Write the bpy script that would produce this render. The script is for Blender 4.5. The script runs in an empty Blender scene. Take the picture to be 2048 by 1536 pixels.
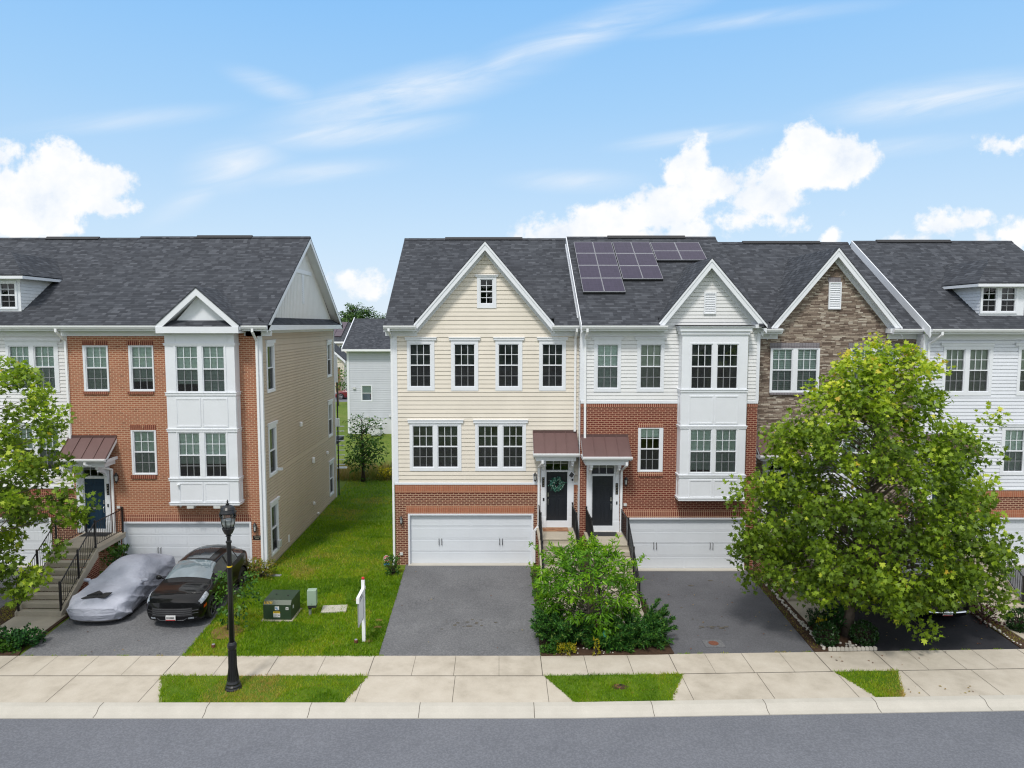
import bpy, math, random
import numpy as np
from mathutils import Vector, Matrix, noise as mnoise
R = math.radians
PI = math.pi
rnd = random.Random(7)
rng = np.random.default_rng(7)
scene = bpy.context.scene
C = scene.collection

# ---------------------------------------------------------------- camera
PITCH = R(4.75); CAM_Z = 9.55; FPX = 1420.0; CXP = 998.0; CYP = 768.0
cam_data = bpy.data.cameras.new("camera")
cam = bpy.data.objects.new("camera", cam_data); C.objects.link(cam)
cam.location = (0, 0, CAM_Z); cam.rotation_euler = (R(90) - PITCH, 0, 0)
cam_data.sensor_width = 36.0; cam_data.lens = FPX / 2048 * 36
cam_data.shift_x = (1024 - CXP) / 2048
cam_data.clip_start = 0.1; cam_data.clip_end = 3000
scene.camera = cam
SP, CP = math.sin(PITCH), math.cos(PITCH)

def ray(px, py):
    xc = (px - CXP) / FPX; yc = (CYP - py) / FPX
    return (xc, CP + yc * SP, -SP + yc * CP)
def at(px, py, Y):            # point of the photograph on the facade plane y = Y -> (x, z)
    d = ray(px, py); t = Y / d[1]
    return d[0] * t, CAM_Z + d[2] * t
def atx(px, py, X):           # on the plane x = X -> (y, z)
    d = ray(px, py); t = X / d[0]
    return d[1] * t, CAM_Z + d[2] * t
def ground(px, py, z=0.0):    # on the level z -> (x, y)
    d = ray(px, py); t = (z - CAM_Z) / d[2]
    return d[0] * t, d[1] * t
def on_plane(px, py, p0, n):
    d = Vector(ray(px, py)); o = Vector((0, 0, CAM_Z))
    return o + d * ((Vector(p0) - o).dot(Vector(n)) / d.dot(Vector(n)))
def rect(px0, py0, px1, py1, Y):
    xm = (px0 + px1) / 2; ym = (py0 + py1) / 2
    return at(px0, ym, Y)[0], at(px1, ym, Y)[0], at(xm, py1, Y)[1], at(xm, py0, Y)[1]

# ---------------------------------------------------------------- render / exposure
scene.view_settings.view_transform = 'Standard'
scene.view_settings.look = 'None'
scene.view_settings.exposure = 0.0
scene.view_settings.gamma = 1.0
scene.cycles.max_bounces = 6; scene.cycles.diffuse_bounces = 3; scene.cycles.glossy_bounces = 3
scene.cycles.sample_clamp_indirect = 2.5; scene.cycles.blur_glossy = 0.5
scene.cycles.transparent_max_bounces = 16
scene.cycles.use_denoising = True; scene.cycles.denoising_prefilter = "ACCURATE"; scene.cycles.denoising_input_passes = "RGB_ALBEDO_NORMAL"
scene.cycles.pixel_filter_type = "BLACKMAN_HARRIS"; scene.cycles.filter_width = 1.2

# ---------------------------------------------------------------- node helper
class NT:
    def __init__(s, tree): s.t = tree; s.n = tree.nodes; s.l = tree.links
    def new(s, typ, **kw):
        nd = s.n.new(typ)
        for k, v in kw.items():
            if k.startswith('i_'): s.put(nd.inputs[k[2:].replace('_', ' ')], v)
            else: setattr(nd, k, v)
        return nd
    def put(s, inp, v):
        if isinstance(v, bpy.types.NodeSocket): s.l.new(v, inp)
        else: inp.default_value = v
    def math(s, op, a, b=None, c=None, clamp=False):
        nd = s.n.new('ShaderNodeMath'); nd.operation = op; nd.use_clamp = clamp
        s.put(nd.inputs[0], a)
        if b is not None: s.put(nd.inputs[1], b)
        if c is not None: s.put(nd.inputs[2], c)
        return nd.outputs[0]
    def mix(s, f, a, b, mode='MIX'):
        nd = s.n.new('ShaderNodeMix'); nd.data_type = 'RGBA'; nd.blend_type = mode
        s.put(nd.inputs[0], f); s.put(nd.inputs[6], col(a)); s.put(nd.inputs[7], col(b))
        return nd.outputs[2]
    def ramp(s, f, stops):
        nd = s.n.new('ShaderNodeValToRGB'); s.put(nd.inputs[0], f)
        e = nd.color_ramp.elements
        while len(e) < len(stops): e.new(0.5)
        for el, (p, c) in zip(e, stops): el.position = p; el.color = col(c)
        return nd.outputs[0]
    def noise(s, vec, scale, detail=3, rough=0.55, dist=0.0):
        nd = s.n.new('ShaderNodeTexNoise')
        if vec is not None: s.l.new(vec, nd.inputs['Vector'])
        nd.inputs['Scale'].default_value = scale; nd.inputs['Detail'].default_value = detail
        nd.inputs['Roughness'].default_value = rough; nd.inputs['Distortion'].default_value = dist
        return nd.outputs[0]
    def maprange(s, v, a, b, c=0.0, d=1.0, smooth=False):
        nd = s.n.new('ShaderNodeMapRange')
        if smooth: nd.interpolation_type = 'SMOOTHSTEP'
        for i, x in enumerate((v, a, b, c, d)): s.put(nd.inputs[i], x)
        return nd.outputs[0]
    def mapping(s, vec, scale=(1, 1, 1), rot=(0, 0, 0), loc=(0, 0, 0)):
        nd = s.n.new('ShaderNodeMapping'); s.l.new(vec, nd.inputs[0])
        nd.inputs['Location'].default_value = loc; nd.inputs['Rotation'].default_value = rot; nd.inputs['Scale'].default_value = scale
        return nd.outputs[0]
def col(c):
    if isinstance(c, bpy.types.NodeSocket): return c
    if isinstance(c, (int, float)): return (c, c, c, 1)
    return tuple(c) + ((1,) if len(c) == 3 else ())
def lin(r, g, b):
    f = lambda v: (v / 255 / 12.92) if v <= 10 else ((v / 255 + 0.055) / 1.055) ** 2.4
    return f(r), f(g), f(b)

# ---------------------------------------------------------------- world: sky with cumulus and thin cirrus, by direction
SUN_EL, SUN_AZ = R(56), R(200)     # sun high, behind and slightly left of the viewpoint (azimuth from +Y clockwise)
world = bpy.data.worlds.new("World"); scene.world = world; world.use_nodes = True
world.cycles.sampling_method = 'MANUAL'; world.cycles.sample_map_resolution = 512
w = NT(world.node_tree); w.n.clear()
out = w.new('ShaderNodeOutputWorld'); bg = w.new('ShaderNodeBackground')
sky = w.new('ShaderNodeTexSky'); sky.sky_type = 'NISHITA'; sky.sun_disc = False
sky.sun_elevation = SUN_EL; sky.sun_rotation = SUN_AZ; sky.air_density = 1.0; sky.dust_density = 0.6; sky.ozone_density = 1.5
tc = w.new('ShaderNodeTexCoord'); dirv = tc.outputs['Generated']
sep = w.new('ShaderNodeSeparateXYZ'); w.l.new(dirv, sep.inputs[0])
yy = w.math('MAXIMUM', sep.outputs[1], 0.02)
U = w.math('DIVIDE', sep.outputs[0], yy); V = w.math('DIVIDE', sep.outputs[2], yy)
cmb = w.new('ShaderNodeCombineXYZ'); w.l.new(U, cmb.inputs[0]); w.l.new(V, cmb.inputs[1])
UV = cmb.outputs[0]
ahead = w.maprange(sep.outputs[1], 0.25, 0.45, smooth=True)
elev = sep.outputs[2]
grad = w.ramp(w.maprange(elev, 0.0, 0.46), [(0.0, lin(226, 240, 255)), (0.25, lin(204, 231, 255)), (0.6, lin(168, 214, 255)), (1.0, lin(130, 195, 255))])
nish = w.mix(1.0, sky.outputs[0], (0.12, 0.12, 0.12, 1), 'MULTIPLY')
base = w.mix(0.9, nish, grad)
def uvpt(px, py):
    d = ray(px, py); return d[0] / d[1], d[2] / d[1]
# thin cirrus
warp = w.noise(w.mapping(UV, (2, 2, 1)), 1.3, 2)
cir = None
for (px, py, rx, ry, rot, amp) in [(800, 190, 330, 52, 0.22, .8), (1180, 60, 330, 42, .32, .6), (470, 330, 120, 60, .2, .75), (620, 345, 200, 26, .1, .6),
                                   (1880, 195, 300, 42, .15, .75), (1400, 272, 190, 20, .12, .65), (1150, 362, 150, 26, 0, .5), (560, 180, 130, 30, -.35, .45),
                                   (700, 262, 240, 36, .10, .7), (250, 240, 260, 26, .1, .4), (1750, 300, 260, 22, .1, .4), (1000, 130, 200, 30, .5, .55), (1500, 40, 300, 20, .12, .4), (380, 400, 120, 30, .5, .35)]:
    u0, v0 = uvpt(px, py)
    m = w.mapping(UV, (1, 1, 1), (0, 0, 0), (-u0, -v0, 0))
    m = w.mapping(m, (FPX / rx, FPX / ry, 1), (0, 0, 0))
    rt = w.new('ShaderNodeVectorRotate'); rt.rotation_type = 'Z_AXIS'
    m0 = w.mapping(UV, (1, 1, 1), (0, 0, 0), (-u0, -v0, 0)); w.l.new(m0, rt.inputs[0]); rt.inputs['Angle'].default_value = -rot
    m = w.mapping(rt.outputs[0], (FPX / rx, FPX / ry, 1))
    ln = w.new('ShaderNodeVectorMath'); ln.operation = 'LENGTH'; w.l.new(m, ln.inputs[0])
    v = w.math('MULTIPLY', w.maprange(w.math('ADD', ln.outputs['Value'], w.math('MULTIPLY', warp, 0.5)), 1.45, 0.15, smooth=True), amp)
    cir = v if cir is None else w.math('MAXIMUM', cir, v)
rt = w.new('ShaderNodeVectorRotate'); rt.rotation_type = 'Z_AXIS'; w.l.new(UV, rt.inputs[0]); rt.inputs['Angle'].default_value = -0.2
streak = w.noise(w.mapping(rt.outputs[0], (1.6, 11, 1)), 3.0, 6, 0.6, 0.9)
cirf = w.math('MULTIPLY', cir, w.maprange(streak, 0.2, 0.8), clamp=True)
base = w.mix(w.math('MULTIPLY', w.math('MULTIPLY', cirf, 1.5, clamp=True), ahead), base, lin(238, 246, 255))
# cumulus
blobs = [(30, 395, 75, 70), (105, 370, 72, 78), (60, 440, 90, 42), (175, 375, 62, 52), (228, 365, 32, 24), (215, 415, 36, 16), (10, 310, 40, 26),
         (700, 562, 34, 20), (728, 575, 26, 14),
         (1395, 320, 26, 38), (1355, 350, 34, 30), (1405, 375, 62, 40), (1350, 400, 60, 36), (1300, 430, 80, 32), (1220, 445, 90, 36), (1130, 465, 70, 28), (1240, 480, 150, 24), (1370, 462, 40, 16),
         (1615, 285, 42, 38), (1650, 320, 78, 50), (1720, 325, 42, 36), (1600, 345, 60, 40), (1560, 370, 60, 36), (1540, 405, 60, 34), (1500, 437, 50, 16), (1560, 440, 56, 16),
         (1885, 450, 32, 16), (1942, 437, 14, 8), (2030, 292, 34, 14), (2040, 474, 40, 24), (1968, 482, 14, 10), (1662, 475, 14, 14), (1830, 484, 30, 8)]
dmin = None
for (px, py, rx, ry) in blobs:
    u0, v0 = uvpt(px, py)
    m = w.mapping(w.mapping(UV, (1, 1, 1), (0, 0, 0), (-u0, -v0, 0)), (FPX / rx, FPX / ry, 1))
    ln = w.new('ShaderNodeVectorMath'); ln.operation = 'LENGTH'; w.l.new(m, ln.inputs[0])
    sc = w.math('MULTIPLY', w.math('SUBTRACT', ln.outputs['Value'], 1.0), min(rx, ry) / 40.0)
    if dmin is None: dmin = sc
    else:
        nd = w.n.new('ShaderNodeMath'); nd.operation = 'SMOOTH_MIN'; w.put(nd.inputs[0], dmin); w.put(nd.inputs[1], sc); nd.inputs[2].default_value = 0.12; dmin = nd.outputs[0]
cn = w.noise(UV, 16, 10, 0.62, 0.2)
cn2 = w.noise(UV, 55, 6, 0.6)
dd = w.math('ADD', dmin, w.math('MULTIPLY', w.math('SUBTRACT', cn, 0.5), 2.3))
dd = w.math('ADD', dd, w.math('MULTIPLY', w.math('SUBTRACT', cn2, 0.5), 1.0))
dens = w.maprange(dd, 0.32, -0.22, smooth=True)
cshade = w.noise(w.mapping(UV, (1, 1, 1), (0, 0, 0), (0.02, 0.03, 0)), 11, 7, 0.6)
ccol = w.ramp(w.maprange(cshade, 0.3, 0.55), [(0, lin(224, 235, 251)), (0.45, lin(244, 249, 255)), (1, (1.02, 1.02, 1.02))])
base = w.mix(w.math('MULTIPLY', dens, ahead), base, ccol)
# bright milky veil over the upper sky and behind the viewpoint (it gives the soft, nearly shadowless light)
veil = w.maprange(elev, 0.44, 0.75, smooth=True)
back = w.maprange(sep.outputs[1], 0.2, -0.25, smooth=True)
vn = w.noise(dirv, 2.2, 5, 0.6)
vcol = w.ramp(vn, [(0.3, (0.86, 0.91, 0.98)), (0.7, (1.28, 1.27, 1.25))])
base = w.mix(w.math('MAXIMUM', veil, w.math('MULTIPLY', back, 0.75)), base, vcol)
below = w.maprange(elev, 0.0, -0.04, smooth=True)
base = w.mix(below, base, (0.25, 0.27, 0.24))
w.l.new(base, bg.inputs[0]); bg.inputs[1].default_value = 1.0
w.l.new(bg.outputs[0], out.inputs[0])

sun_d = bpy.data.lights.new("sun", 'SUN'); sun_d.energy = 2.45; sun_d.angle = R(9); sun_d.color = (1.0, 0.96, 0.9)
sun = bpy.data.objects.new("sun", sun_d); C.objects.link(sun)
sd = Vector((math.sin(SUN_AZ) * math.cos(SUN_EL), math.cos(SUN_AZ) * math.cos(SUN_EL), math.sin(SUN_EL)))
sun.rotation_euler = sd.to_track_quat('Z', 'Y').to_euler(); sun.location = sd * 60

# ---------------------------------------------------------------- materials
def newmat(name):
    m = bpy.data.materials.new(name); m.use_nodes = True
    t = NT(m.node_tree); p = t.n['Principled BSDF']
    return m, t, p
def simple(name, c, rough=0.6, metal=0.0, var=0.08, vscale=3.0, bump=0.0, bscale=40.0, spec=0.5, coat=0.0):
    m, t, p = newmat(name)
    tcn = t.new('ShaderNodeTexCoord'); v = tcn.outputs['Object']
    n1 = t.noise(v, vscale, 4)
    cc = col(c); hi = tuple(min(1, x * (1 + var)) for x in cc[:3]); lo = tuple(x * (1 - var) for x in cc[:3])
    t.put(p.inputs['Base Color'], t.ramp(n1, [(0.3, lo), (0.7, hi)]))
    p.inputs['Roughness'].default_value = rough; p.inputs['Metallic'].default_value = metal
    p.inputs['Specular IOR Level'].default_value = spec; p.inputs['Coat Weight'].default_value = coat
    if coat: p.inputs['Coat Roughness'].default_value = 0.03
    if bump:
        b = t.new('ShaderNodeBump'); b.inputs['Strength'].default_value = bump; b.inputs['Distance'].default_value = 0.01
        t.l.new(t.noise(v, bscale, 4), b.inputs['Height']); t.l.new(b.outputs[0], p.inputs['Normal'])
    return m
def siding_mat(name, c, lap):
    m, t, p = newmat(name)
    uv = t.new('ShaderNodeUVMap').outputs[0]
    s = t.new('ShaderNodeSeparateXYZ'); t.l.new(uv, s.inputs[0])
    row = t.math('FLOOR', t.math('DIVIDE', s.outputs[1], lap))
    cx = t.new('ShaderNodeCombineXYZ'); t.l.new(t.math('DIVIDE', s.outputs[0], 3.6), cx.inputs[0]); t.l.new(row, cx.inputs[1])
    wn = t.new('ShaderNodeTexWhiteNoise'); t.l.new(cx.outputs[0], wn.inputs[0])
    rr = t.new('ShaderNodeTexWhiteNoise'); rr.noise_dimensions = '1D'; t.l.new(row, rr.inputs['W'])
    dirt = t.noise(t.mapping(uv, (0.7, 0.25, 1)), 1.6, 5)
    c0 = col(c)[:3]
    a = t.mix(t.maprange(dirt, 0.3, 0.75), c0, tuple(x * 0.9 for x in c0))
    a = t.mix(t.math('MULTIPLY', rr.outputs[0], 0.10), a, tuple(x * 0.72 for x in c0))
    t.put(p.inputs['Base Color'], a); p.inputs['Roughness'].default_value = 0.55
    b = t.new('ShaderNodeBump'); b.inputs['Strength'].default_value = 0.15; b.inputs['Distance'].default_value = 0.01
    t.l.new(t.noise(t.mapping(uv, (2, 30, 1)), 6, 3), b.inputs['Height']); t.l.new(b.outputs[0], p.inputs['Normal'])
    return m
def brick_mat(name, c1, c2, mortar, width=0.213, row=0.075, soldier=False, msize=0.012, stain=0.35, bump=0.6):
    m, t, p = newmat(name)
    uv = t.new('ShaderNodeUVMap').outputs[0]
    vec = uv
    if soldier:
        s = t.new('ShaderNodeSeparateXYZ'); t.l.new(uv, s.inputs[0]); cx = t.new('ShaderNodeCombineXYZ')
        t.l.new(s.outputs[1], cx.inputs[0]); t.l.new(s.outputs[0], cx.inputs[1]); vec = cx.outputs[0]
    bt = t.new('ShaderNodeTexBrick'); t.l.new(vec, bt.inputs['Vector'])
    bt.offset = 0.0 if soldier else 0.5
    for k, v in (('Scale', 1.0), ('Brick Width', width), ('Row Height', row), ('Mortar Size', msize), ('Mortar Smooth', 0.15), ('Bias', 0.0)): bt.inputs[k].default_value = v
    n1 = t.noise(uv, 1.1, 5, 0.6); n2 = t.noise(t.mapping(uv, (4.5, 13, 1)), 1.0, 2)
    wn = t.noise(uv, 60, 3)
    k = t.maprange(n2, 0.3, 0.7)
    t.put(bt.inputs['Color1'], t.mix(k, c1, c2)); t.put(bt.inputs['Color2'], t.mix(k, c2, tuple(x * 0.62 for x in c1)))
    t.put(bt.inputs['Mortar'], col(mortar))
    c = t.mix(t.math('MULTIPLY', t.maprange(n1, 0.35, 0.75), stain), bt.outputs[0], t.mix(0.5, c2, mortar), 'MIX')
    c = t.mix(t.math('MULTIPLY', wn, 0.3), c, t.mix(1.0, c, (0.6, 0.6, 0.6), 'MULTIPLY'))
    t.put(p.inputs['Base Color'], c); p.inputs['Roughness'].default_value = 0.85
    b = t.new('ShaderNodeBump'); b.inputs['Strength'].default_value = bump; b.inputs['Distance'].default_value = 0.01
    hgt = t.math('ADD', t.math('SUBTRACT', 1.0, bt.outputs['Fac']), t.math('MULTIPLY', wn, 0.3))
    t.l.new(hgt, b.inputs['Height']); t.l.new(b.outputs[0], p.inputs['Normal'])
    return m
def courses(t, u, v, w_, h_, jit=1.0):
    """random staggered courses: tone per piece, edge mask, position inside the course"""
    row = t.math('FLOOR', t.math('DIVIDE', v, h_)); rw = t.new('ShaderNodeTexWhiteNoise'); rw.noise_dimensions = '1D'; t.l.new(row, rw.inputs['W'])
    k = t.math('ADD', t.math('DIVIDE', u, w_), t.math('MULTIPLY', rw.outputs['Value'], 7.3))
    k = t.math('ADD', k, t.math('MULTIPLY', t.math('SINE', t.math('MULTIPLY', k, 2.1)), 0.28 * jit))
    cx = t.new('ShaderNodeCombineXYZ'); t.l.new(t.math('FLOOR', k), cx.inputs[0]); t.l.new(row, cx.inputs[1])
    wn = t.new('ShaderNodeTexWhiteNoise'); wn.noise_dimensions = '2D'; t.l.new(cx.outputs[0], wn.inputs['Vector'])
    fu = t.math('FRACT', k); fv = t.math('FRACT', t.math('DIVIDE', v, h_))
    return wn, fu, fv
def stone_mat(name):
    m, t, p = newmat(name)
    uv = t.new('ShaderNodeUVMap').outputs[0]; s = t.new('ShaderNodeSeparateXYZ'); t.l.new(uv, s.inputs[0])
    v2 = t.math('ADD', s.outputs[1], t.math('MULTIPLY', t.noise(t.mapping(uv, (1.6, 5, 1)), 2.0, 2), 0.05))
    wn, fu, fv = courses(t, s.outputs[0], v2, .24, .052)
    sc = t.new('ShaderNodeSeparateColor'); t.l.new(wn.outputs['Color'], sc.inputs[0])
    c = t.ramp(sc.outputs[0], [(0.0, lin(102, 86, 76)), (0.3, lin(134, 117, 104)), (0.6, lin(156, 140, 126)), (0.85, lin(180, 166, 150)), (1.0, lin(204, 194, 180))])
    c = t.mix(t.maprange(t.noise(uv, 24, 3), 0.35, 0.7, 0, .5), c, t.mix(1.0, c, (0.6, 0.58, 0.56), 'MULTIPLY'))
    edge = t.math('MAXIMUM', t.maprange(fv, .16, .02), t.maprange(fu, .05, .01))
    c = t.mix(t.math('MULTIPLY', edge, .85), c, (0.03, 0.026, 0.022, 1))
    t.put(p.inputs['Base Color'], c); p.inputs['Roughness'].default_value = 0.9
    b = t.new('ShaderNodeBump'); b.inputs['Strength'].default_value = 0.9; b.inputs['Distance'].default_value = 0.03
    t.l.new(t.math('ADD', t.math('MULTIPLY', t.math('SUBTRACT', 1.0, edge), 0.6), t.math('ADD', t.math('MULTIPLY', sc.outputs[1], 0.7), t.math('MULTIPLY', t.noise(uv, 30, 4), 0.35))), b.inputs['Height'])
    t.l.new(b.outputs[0], p.inputs['Normal'])
    return m
def shingle_mat(name, k=1.0):
    m, t, p = newmat(name)
    uv = t.new('ShaderNodeUVMap').outputs[0]; s = t.new('ShaderNodeSeparateXYZ'); t.l.new(uv, s.inputs[0])
    wn, fu, fv = courses(t, s.outputs[0], s.outputs[1], .21, .138)
    gran = t.noise(uv, 120, 2); big = t.noise(uv, 0.45, 3)
    c = t.ramp(wn.outputs['Value'], [(0, (0.046 * k, 0.050 * k, 0.060 * k)), (0.55, (0.068 * k, 0.074 * k, 0.087 * k)), (0.85, (0.086 * k, 0.093 * k, 0.108 * k)), (1, (0.114 * k, 0.122 * k, 0.140 * k))])
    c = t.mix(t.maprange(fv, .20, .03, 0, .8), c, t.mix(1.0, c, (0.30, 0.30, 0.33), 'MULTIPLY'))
    c = t.mix(t.math('MULTIPLY', gran, 0.5), c, t.mix(1.0, c, (0.4, 0.4, 0.42), 'MULTIPLY'))
    c = t.mix(t.math('MULTIPLY', t.maprange(big, 0.35, 0.7), 0.3), c, t.mix(1.0, c, (1.3, 1.27, 1.22), 'MULTIPLY'))
    t.put(p.inputs['Base Color'], c); p.inputs['Roughness'].default_value = 0.92; p.inputs['Specular IOR Level'].default_value = 0.25
    b = t.new('ShaderNodeBump'); b.inputs['Strength'].default_value = 0.7; b.inputs['Distance'].default_value = 0.015
    t.l.new(t.math('ADD', t.math('SUBTRACT', 1.0, fv), t.math('MULTIPLY', gran, 0.4)), b.inputs['Height']); t.l.new(b.outputs[0], p.inputs['Normal'])
    return m
def ground_mat(name, stops, scale=2.0, fine=60.0, finek=0.5, bump=0.3, rough=0.9, spots=None, bdist=0.01):
    m, t, p = newmat(name)
    g = t.new('ShaderNodeNewGeometry').outputs['Position']
    n1 = t.noise(g, scale, 6, 0.62); n2 = t.noise(g, fine, 3, 0.7); n3 = t.noise(g, scale * 0.17, 3)
    c = t.ramp(t.math('ADD', t.math('MULTIPLY', n1, 0.65), t.math('MULTIPLY', n3, 0.35)), stops)
    c = t.mix(t.maprange(n2, 0.35, 0.7, 0, finek), c, t.mix(1.0, c, (0.45, 0.45, 0.45), 'MULTIPLY'))
    c = t.mix(t.maprange(n2, 0.62, 0.8, 0, finek), c, t.mix(1.0, c, (2.2, 2.2, 2.2), 'MULTIPLY'))
    if spots:
        vo = t.new('ShaderNodeTexVoronoi'); t.l.new(g, vo.inputs['Vector']); vo.inputs['Scale'].default_value = spots[0]
        f = t.math('MULTIPLY', t.maprange(vo.outputs['Distance'], spots[1], spots[1] * 0.5), t.maprange(t.noise(g, 0.5, 2), 0.55, 0.62))
        c = t.mix(f, c, spots[2])
    t.put(p.inputs['Base Color'], c); p.inputs['Roughness'].default_value = rough; p.inputs['Specular IOR Level'].default_value = 0.3
    b = t.new('ShaderNodeBump'); b.inputs['Strength'].default_value = bump; b.inputs['Distance'].default_value = bdist
    t.l.new(n2, b.inputs['Height']); t.l.new(b.outputs[0], p.inputs['Normal'])
    return m
def leaf_mat(name, stops, trans=0.25, rough=0.5):
    m, t, p = newmat(name)
    at_ = t.new('ShaderNodeAttribute'); at_.attribute_name = 'tint'
    c = t.ramp(at_.outputs['Fac'], stops)
    t.put(p.inputs['Base Color'], c); p.inputs['Roughness'].default_value = rough; p.inputs['Specular IOR Level'].default_value = 0.35
    tr = t.new('ShaderNodeBsdfTranslucent'); t.put(tr.inputs[0], t.mix(1.0, c, (1.15, 1.25, 0.5), 'MULTIPLY'))
    mx = t.new('ShaderNodeMixShader'); mx.inputs[0].default_value = trans
    t.l.new(p.outputs[0], mx.inputs[1]); t.l.new(tr.outputs[0], mx.inputs[2])
    t.l.new(mx.outputs[0], t.n['Material Output'].inputs[0])
    return m
def glass_mat(name, tint=(0.86, 0.95, 0.92), refl=1.0):
    m, t, p = newmat(name); t.n.remove(p)
    tr = t.new('ShaderNodeBsdfTransparent'); tr.inputs[0].default_value = col(tint)
    gl = t.new('ShaderNodeBsdfGlossy'); gl.inputs['Roughness'].default_value = 0.02
    geo = t.new('ShaderNodeNewGeometry')
    bump = t.new('ShaderNodeBump'); bump.inputs['Strength'].default_value = 0.06; bump.inputs['Distance'].default_value = 0.02
    t.l.new(t.noise(geo.outputs['Position'], 2.5, 2), bump.inputs['Height']); t.l.new(bump.outputs[0], gl.inputs['Normal'])
    fr = t.new('ShaderNodeFresnel'); fr.inputs[0].default_value = 1.5
    f = t.math('MULTIPLY', fr.outputs[0], 1.5 * refl, clamp=True)
    mx = t.new('ShaderNodeMixShader'); t.put(mx.inputs[0], f)
    t.l.new(tr.outputs[0], mx.inputs[1]); t.l.new(gl.outputs[0], mx.inputs[2]); t.l.new(mx.outputs[0], t.n['Material Output'].inputs[0])
    return m
def screen_mat(name):
    m, t, p = newmat(name); t.n.remove(p)
    tr = t.new('ShaderNodeBsdfTransparent'); df = t.new('ShaderNodeBsdfDiffuse'); df.inputs[0].default_value = (0.045, 0.045, 0.05, 1)
    mx = t.new('ShaderNodeMixShader'); mx.inputs[0].default_value = 0.42
    t.l.new(tr.outputs[0], mx.inputs[1]); t.l.new(df.outputs[0], mx.inputs[2]); t.l.new(mx.outputs[0], t.n['Material Output'].inputs[0])
    return m
def blind_mat(name, c, pitch=0.05, vertical=False):
    m, t, p = newmat(name)
    uv = t.new('ShaderNodeUVMap').outputs[0]; s = t.new('ShaderNodeSeparateXYZ'); t.l.new(uv, s.inputs[0])
    if vertical:
        h = t.noise(t.mapping(uv, (9, 0.3, 1)), 1.5, 3)
    else:
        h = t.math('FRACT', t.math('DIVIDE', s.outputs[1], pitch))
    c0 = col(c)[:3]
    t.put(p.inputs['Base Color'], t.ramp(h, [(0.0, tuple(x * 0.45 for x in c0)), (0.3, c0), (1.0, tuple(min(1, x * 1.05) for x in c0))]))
    p.inputs['Roughness'].default_value = 0.7
    return m
M = {}
M['white'] = simple('white_trim_paint', (0.76, 0.78, 0.82), 0.45, var=0.03, vscale=1.5, bump=0.05)
M['white2'] = simple('white_vinyl', (0.84, 0.85, 0.87), 0.35, var=0.02)
M['garage'] = simple('garage_door_paint', (0.70, 0.73, 0.77), 0.4, var=0.03, vscale=0.8)
M['s_tan'] = siding_mat('cream_siding', lin(230, 221, 207), 0.165)
M['s_white'] = siding_mat('white_siding', lin(232, 232, 232), 0.14)
M['s_grey'] = siding_mat('pale_grey_siding', lin(226, 229, 236), 0.14)
M['s_brown'] = siding_mat('taupe_siding', lin(199, 183, 163), 0.125)
M['s_far'] = siding_mat('far_white_siding', lin(205, 208, 216), 0.16)
M['s_far2'] = siding_mat('far_cream_siding', lin(222, 213, 196), 0.16)
M['board'] = simple('cream_board', lin(222, 222, 220), 0.6, var=0.03)
M['b_orange'] = brick_mat('orange_brick', lin(142, 78, 54), lin(182, 116, 84), lin(206, 174, 146), msize=0.010, stain=0.22)
M['b_red'] = brick_mat('red_brick', lin(128, 54, 38), lin(102, 42, 32), lin(190, 148, 122), msize=0.011, stain=0.05)
M['b_brown'] = brick_mat('brown_brick', lin(126, 62, 42), lin(92, 46, 36), lin(200, 166, 138), msize=0.011, stain=0.05)
M['b_sold_o'] = brick_mat('orange_soldier_brick', lin(188, 116, 84), lin(160, 90, 64), lin(186, 146, 118), soldier=True, msize=0.008)
M['b_sold_r'] = brick_mat('red_soldier_brick', lin(140, 62, 46), lin(120, 50, 38), lin(214, 172, 142), soldier=True, msize=0.011)
M['b_sold_d'] = brick_mat('dark_soldier_brick', lin(118, 52, 40), lin(98, 40, 32), lin(196, 140, 110), soldier=True, msize=0.010)
M['b_sold_g'] = brick_mat('grey_soldier_stone', lin(128, 122, 128), lin(150, 144, 148), lin(90, 86, 90), soldier=True, width=0.3, row=0.11, msize=0.006)
M['stone'] = stone_mat('ledge_stone')
M['shingle'] = shingle_mat('slate_grey_shingles', 0.86)
M['copper'] = simple('brown_metal_roof', lin(104, 80, 78), 0.38, metal=0.25, var=0.06, vscale=2)
M['black'] = simple('black_paint', (0.012, 0.012, 0.014), 0.35, var=0.1)
M['blackm'] = simple('matt_black', (0.02, 0.02, 0.022), 0.7, var=0.1)
M['door_b'] = simple('black_door', (0.014, 0.017, 0.024), 0.35, var=0.05)
M['door_n'] = simple('navy_door', lin(24, 52, 74), 0.4, var=0.05)
M['glass'] = glass_mat('window_glass')
M['screen'] = screen_mat('insect_screen')
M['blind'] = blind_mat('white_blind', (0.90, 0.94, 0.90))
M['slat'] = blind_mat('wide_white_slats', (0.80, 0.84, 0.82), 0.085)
M['backdrop'] = simple('grey_pane_backdrop', (0.11, 0.105, 0.11), 0.9, var=0.75, vscale=2.2)  # grey sheet added behind panes to lift their dark tone, no real curtain
M['curtain'] = blind_mat('pale_curtain', (0.62, 0.60, 0.54), vertical=True)
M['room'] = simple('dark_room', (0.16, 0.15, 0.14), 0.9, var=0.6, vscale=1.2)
M['concrete'] = ground_mat('concrete', [(0.25, lin(158, 149, 135)), (0.5, lin(186, 177, 163)), (0.72, lin(199, 191, 178))], 1.6, 40, 0.2, 0.15)
M['kerbm'] = ground_mat('pale_concrete', [(0.3, lin(178, 173, 163)), (0.7, lin(194, 189, 179))], 1.5, 40, 0.18, 0.15)
M['step'] = ground_mat('step_concrete', [(0.25, lin(166, 157, 142)), (0.75, lin(190, 181, 164))], 2.0, 40, 0.25, 0.2)
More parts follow.
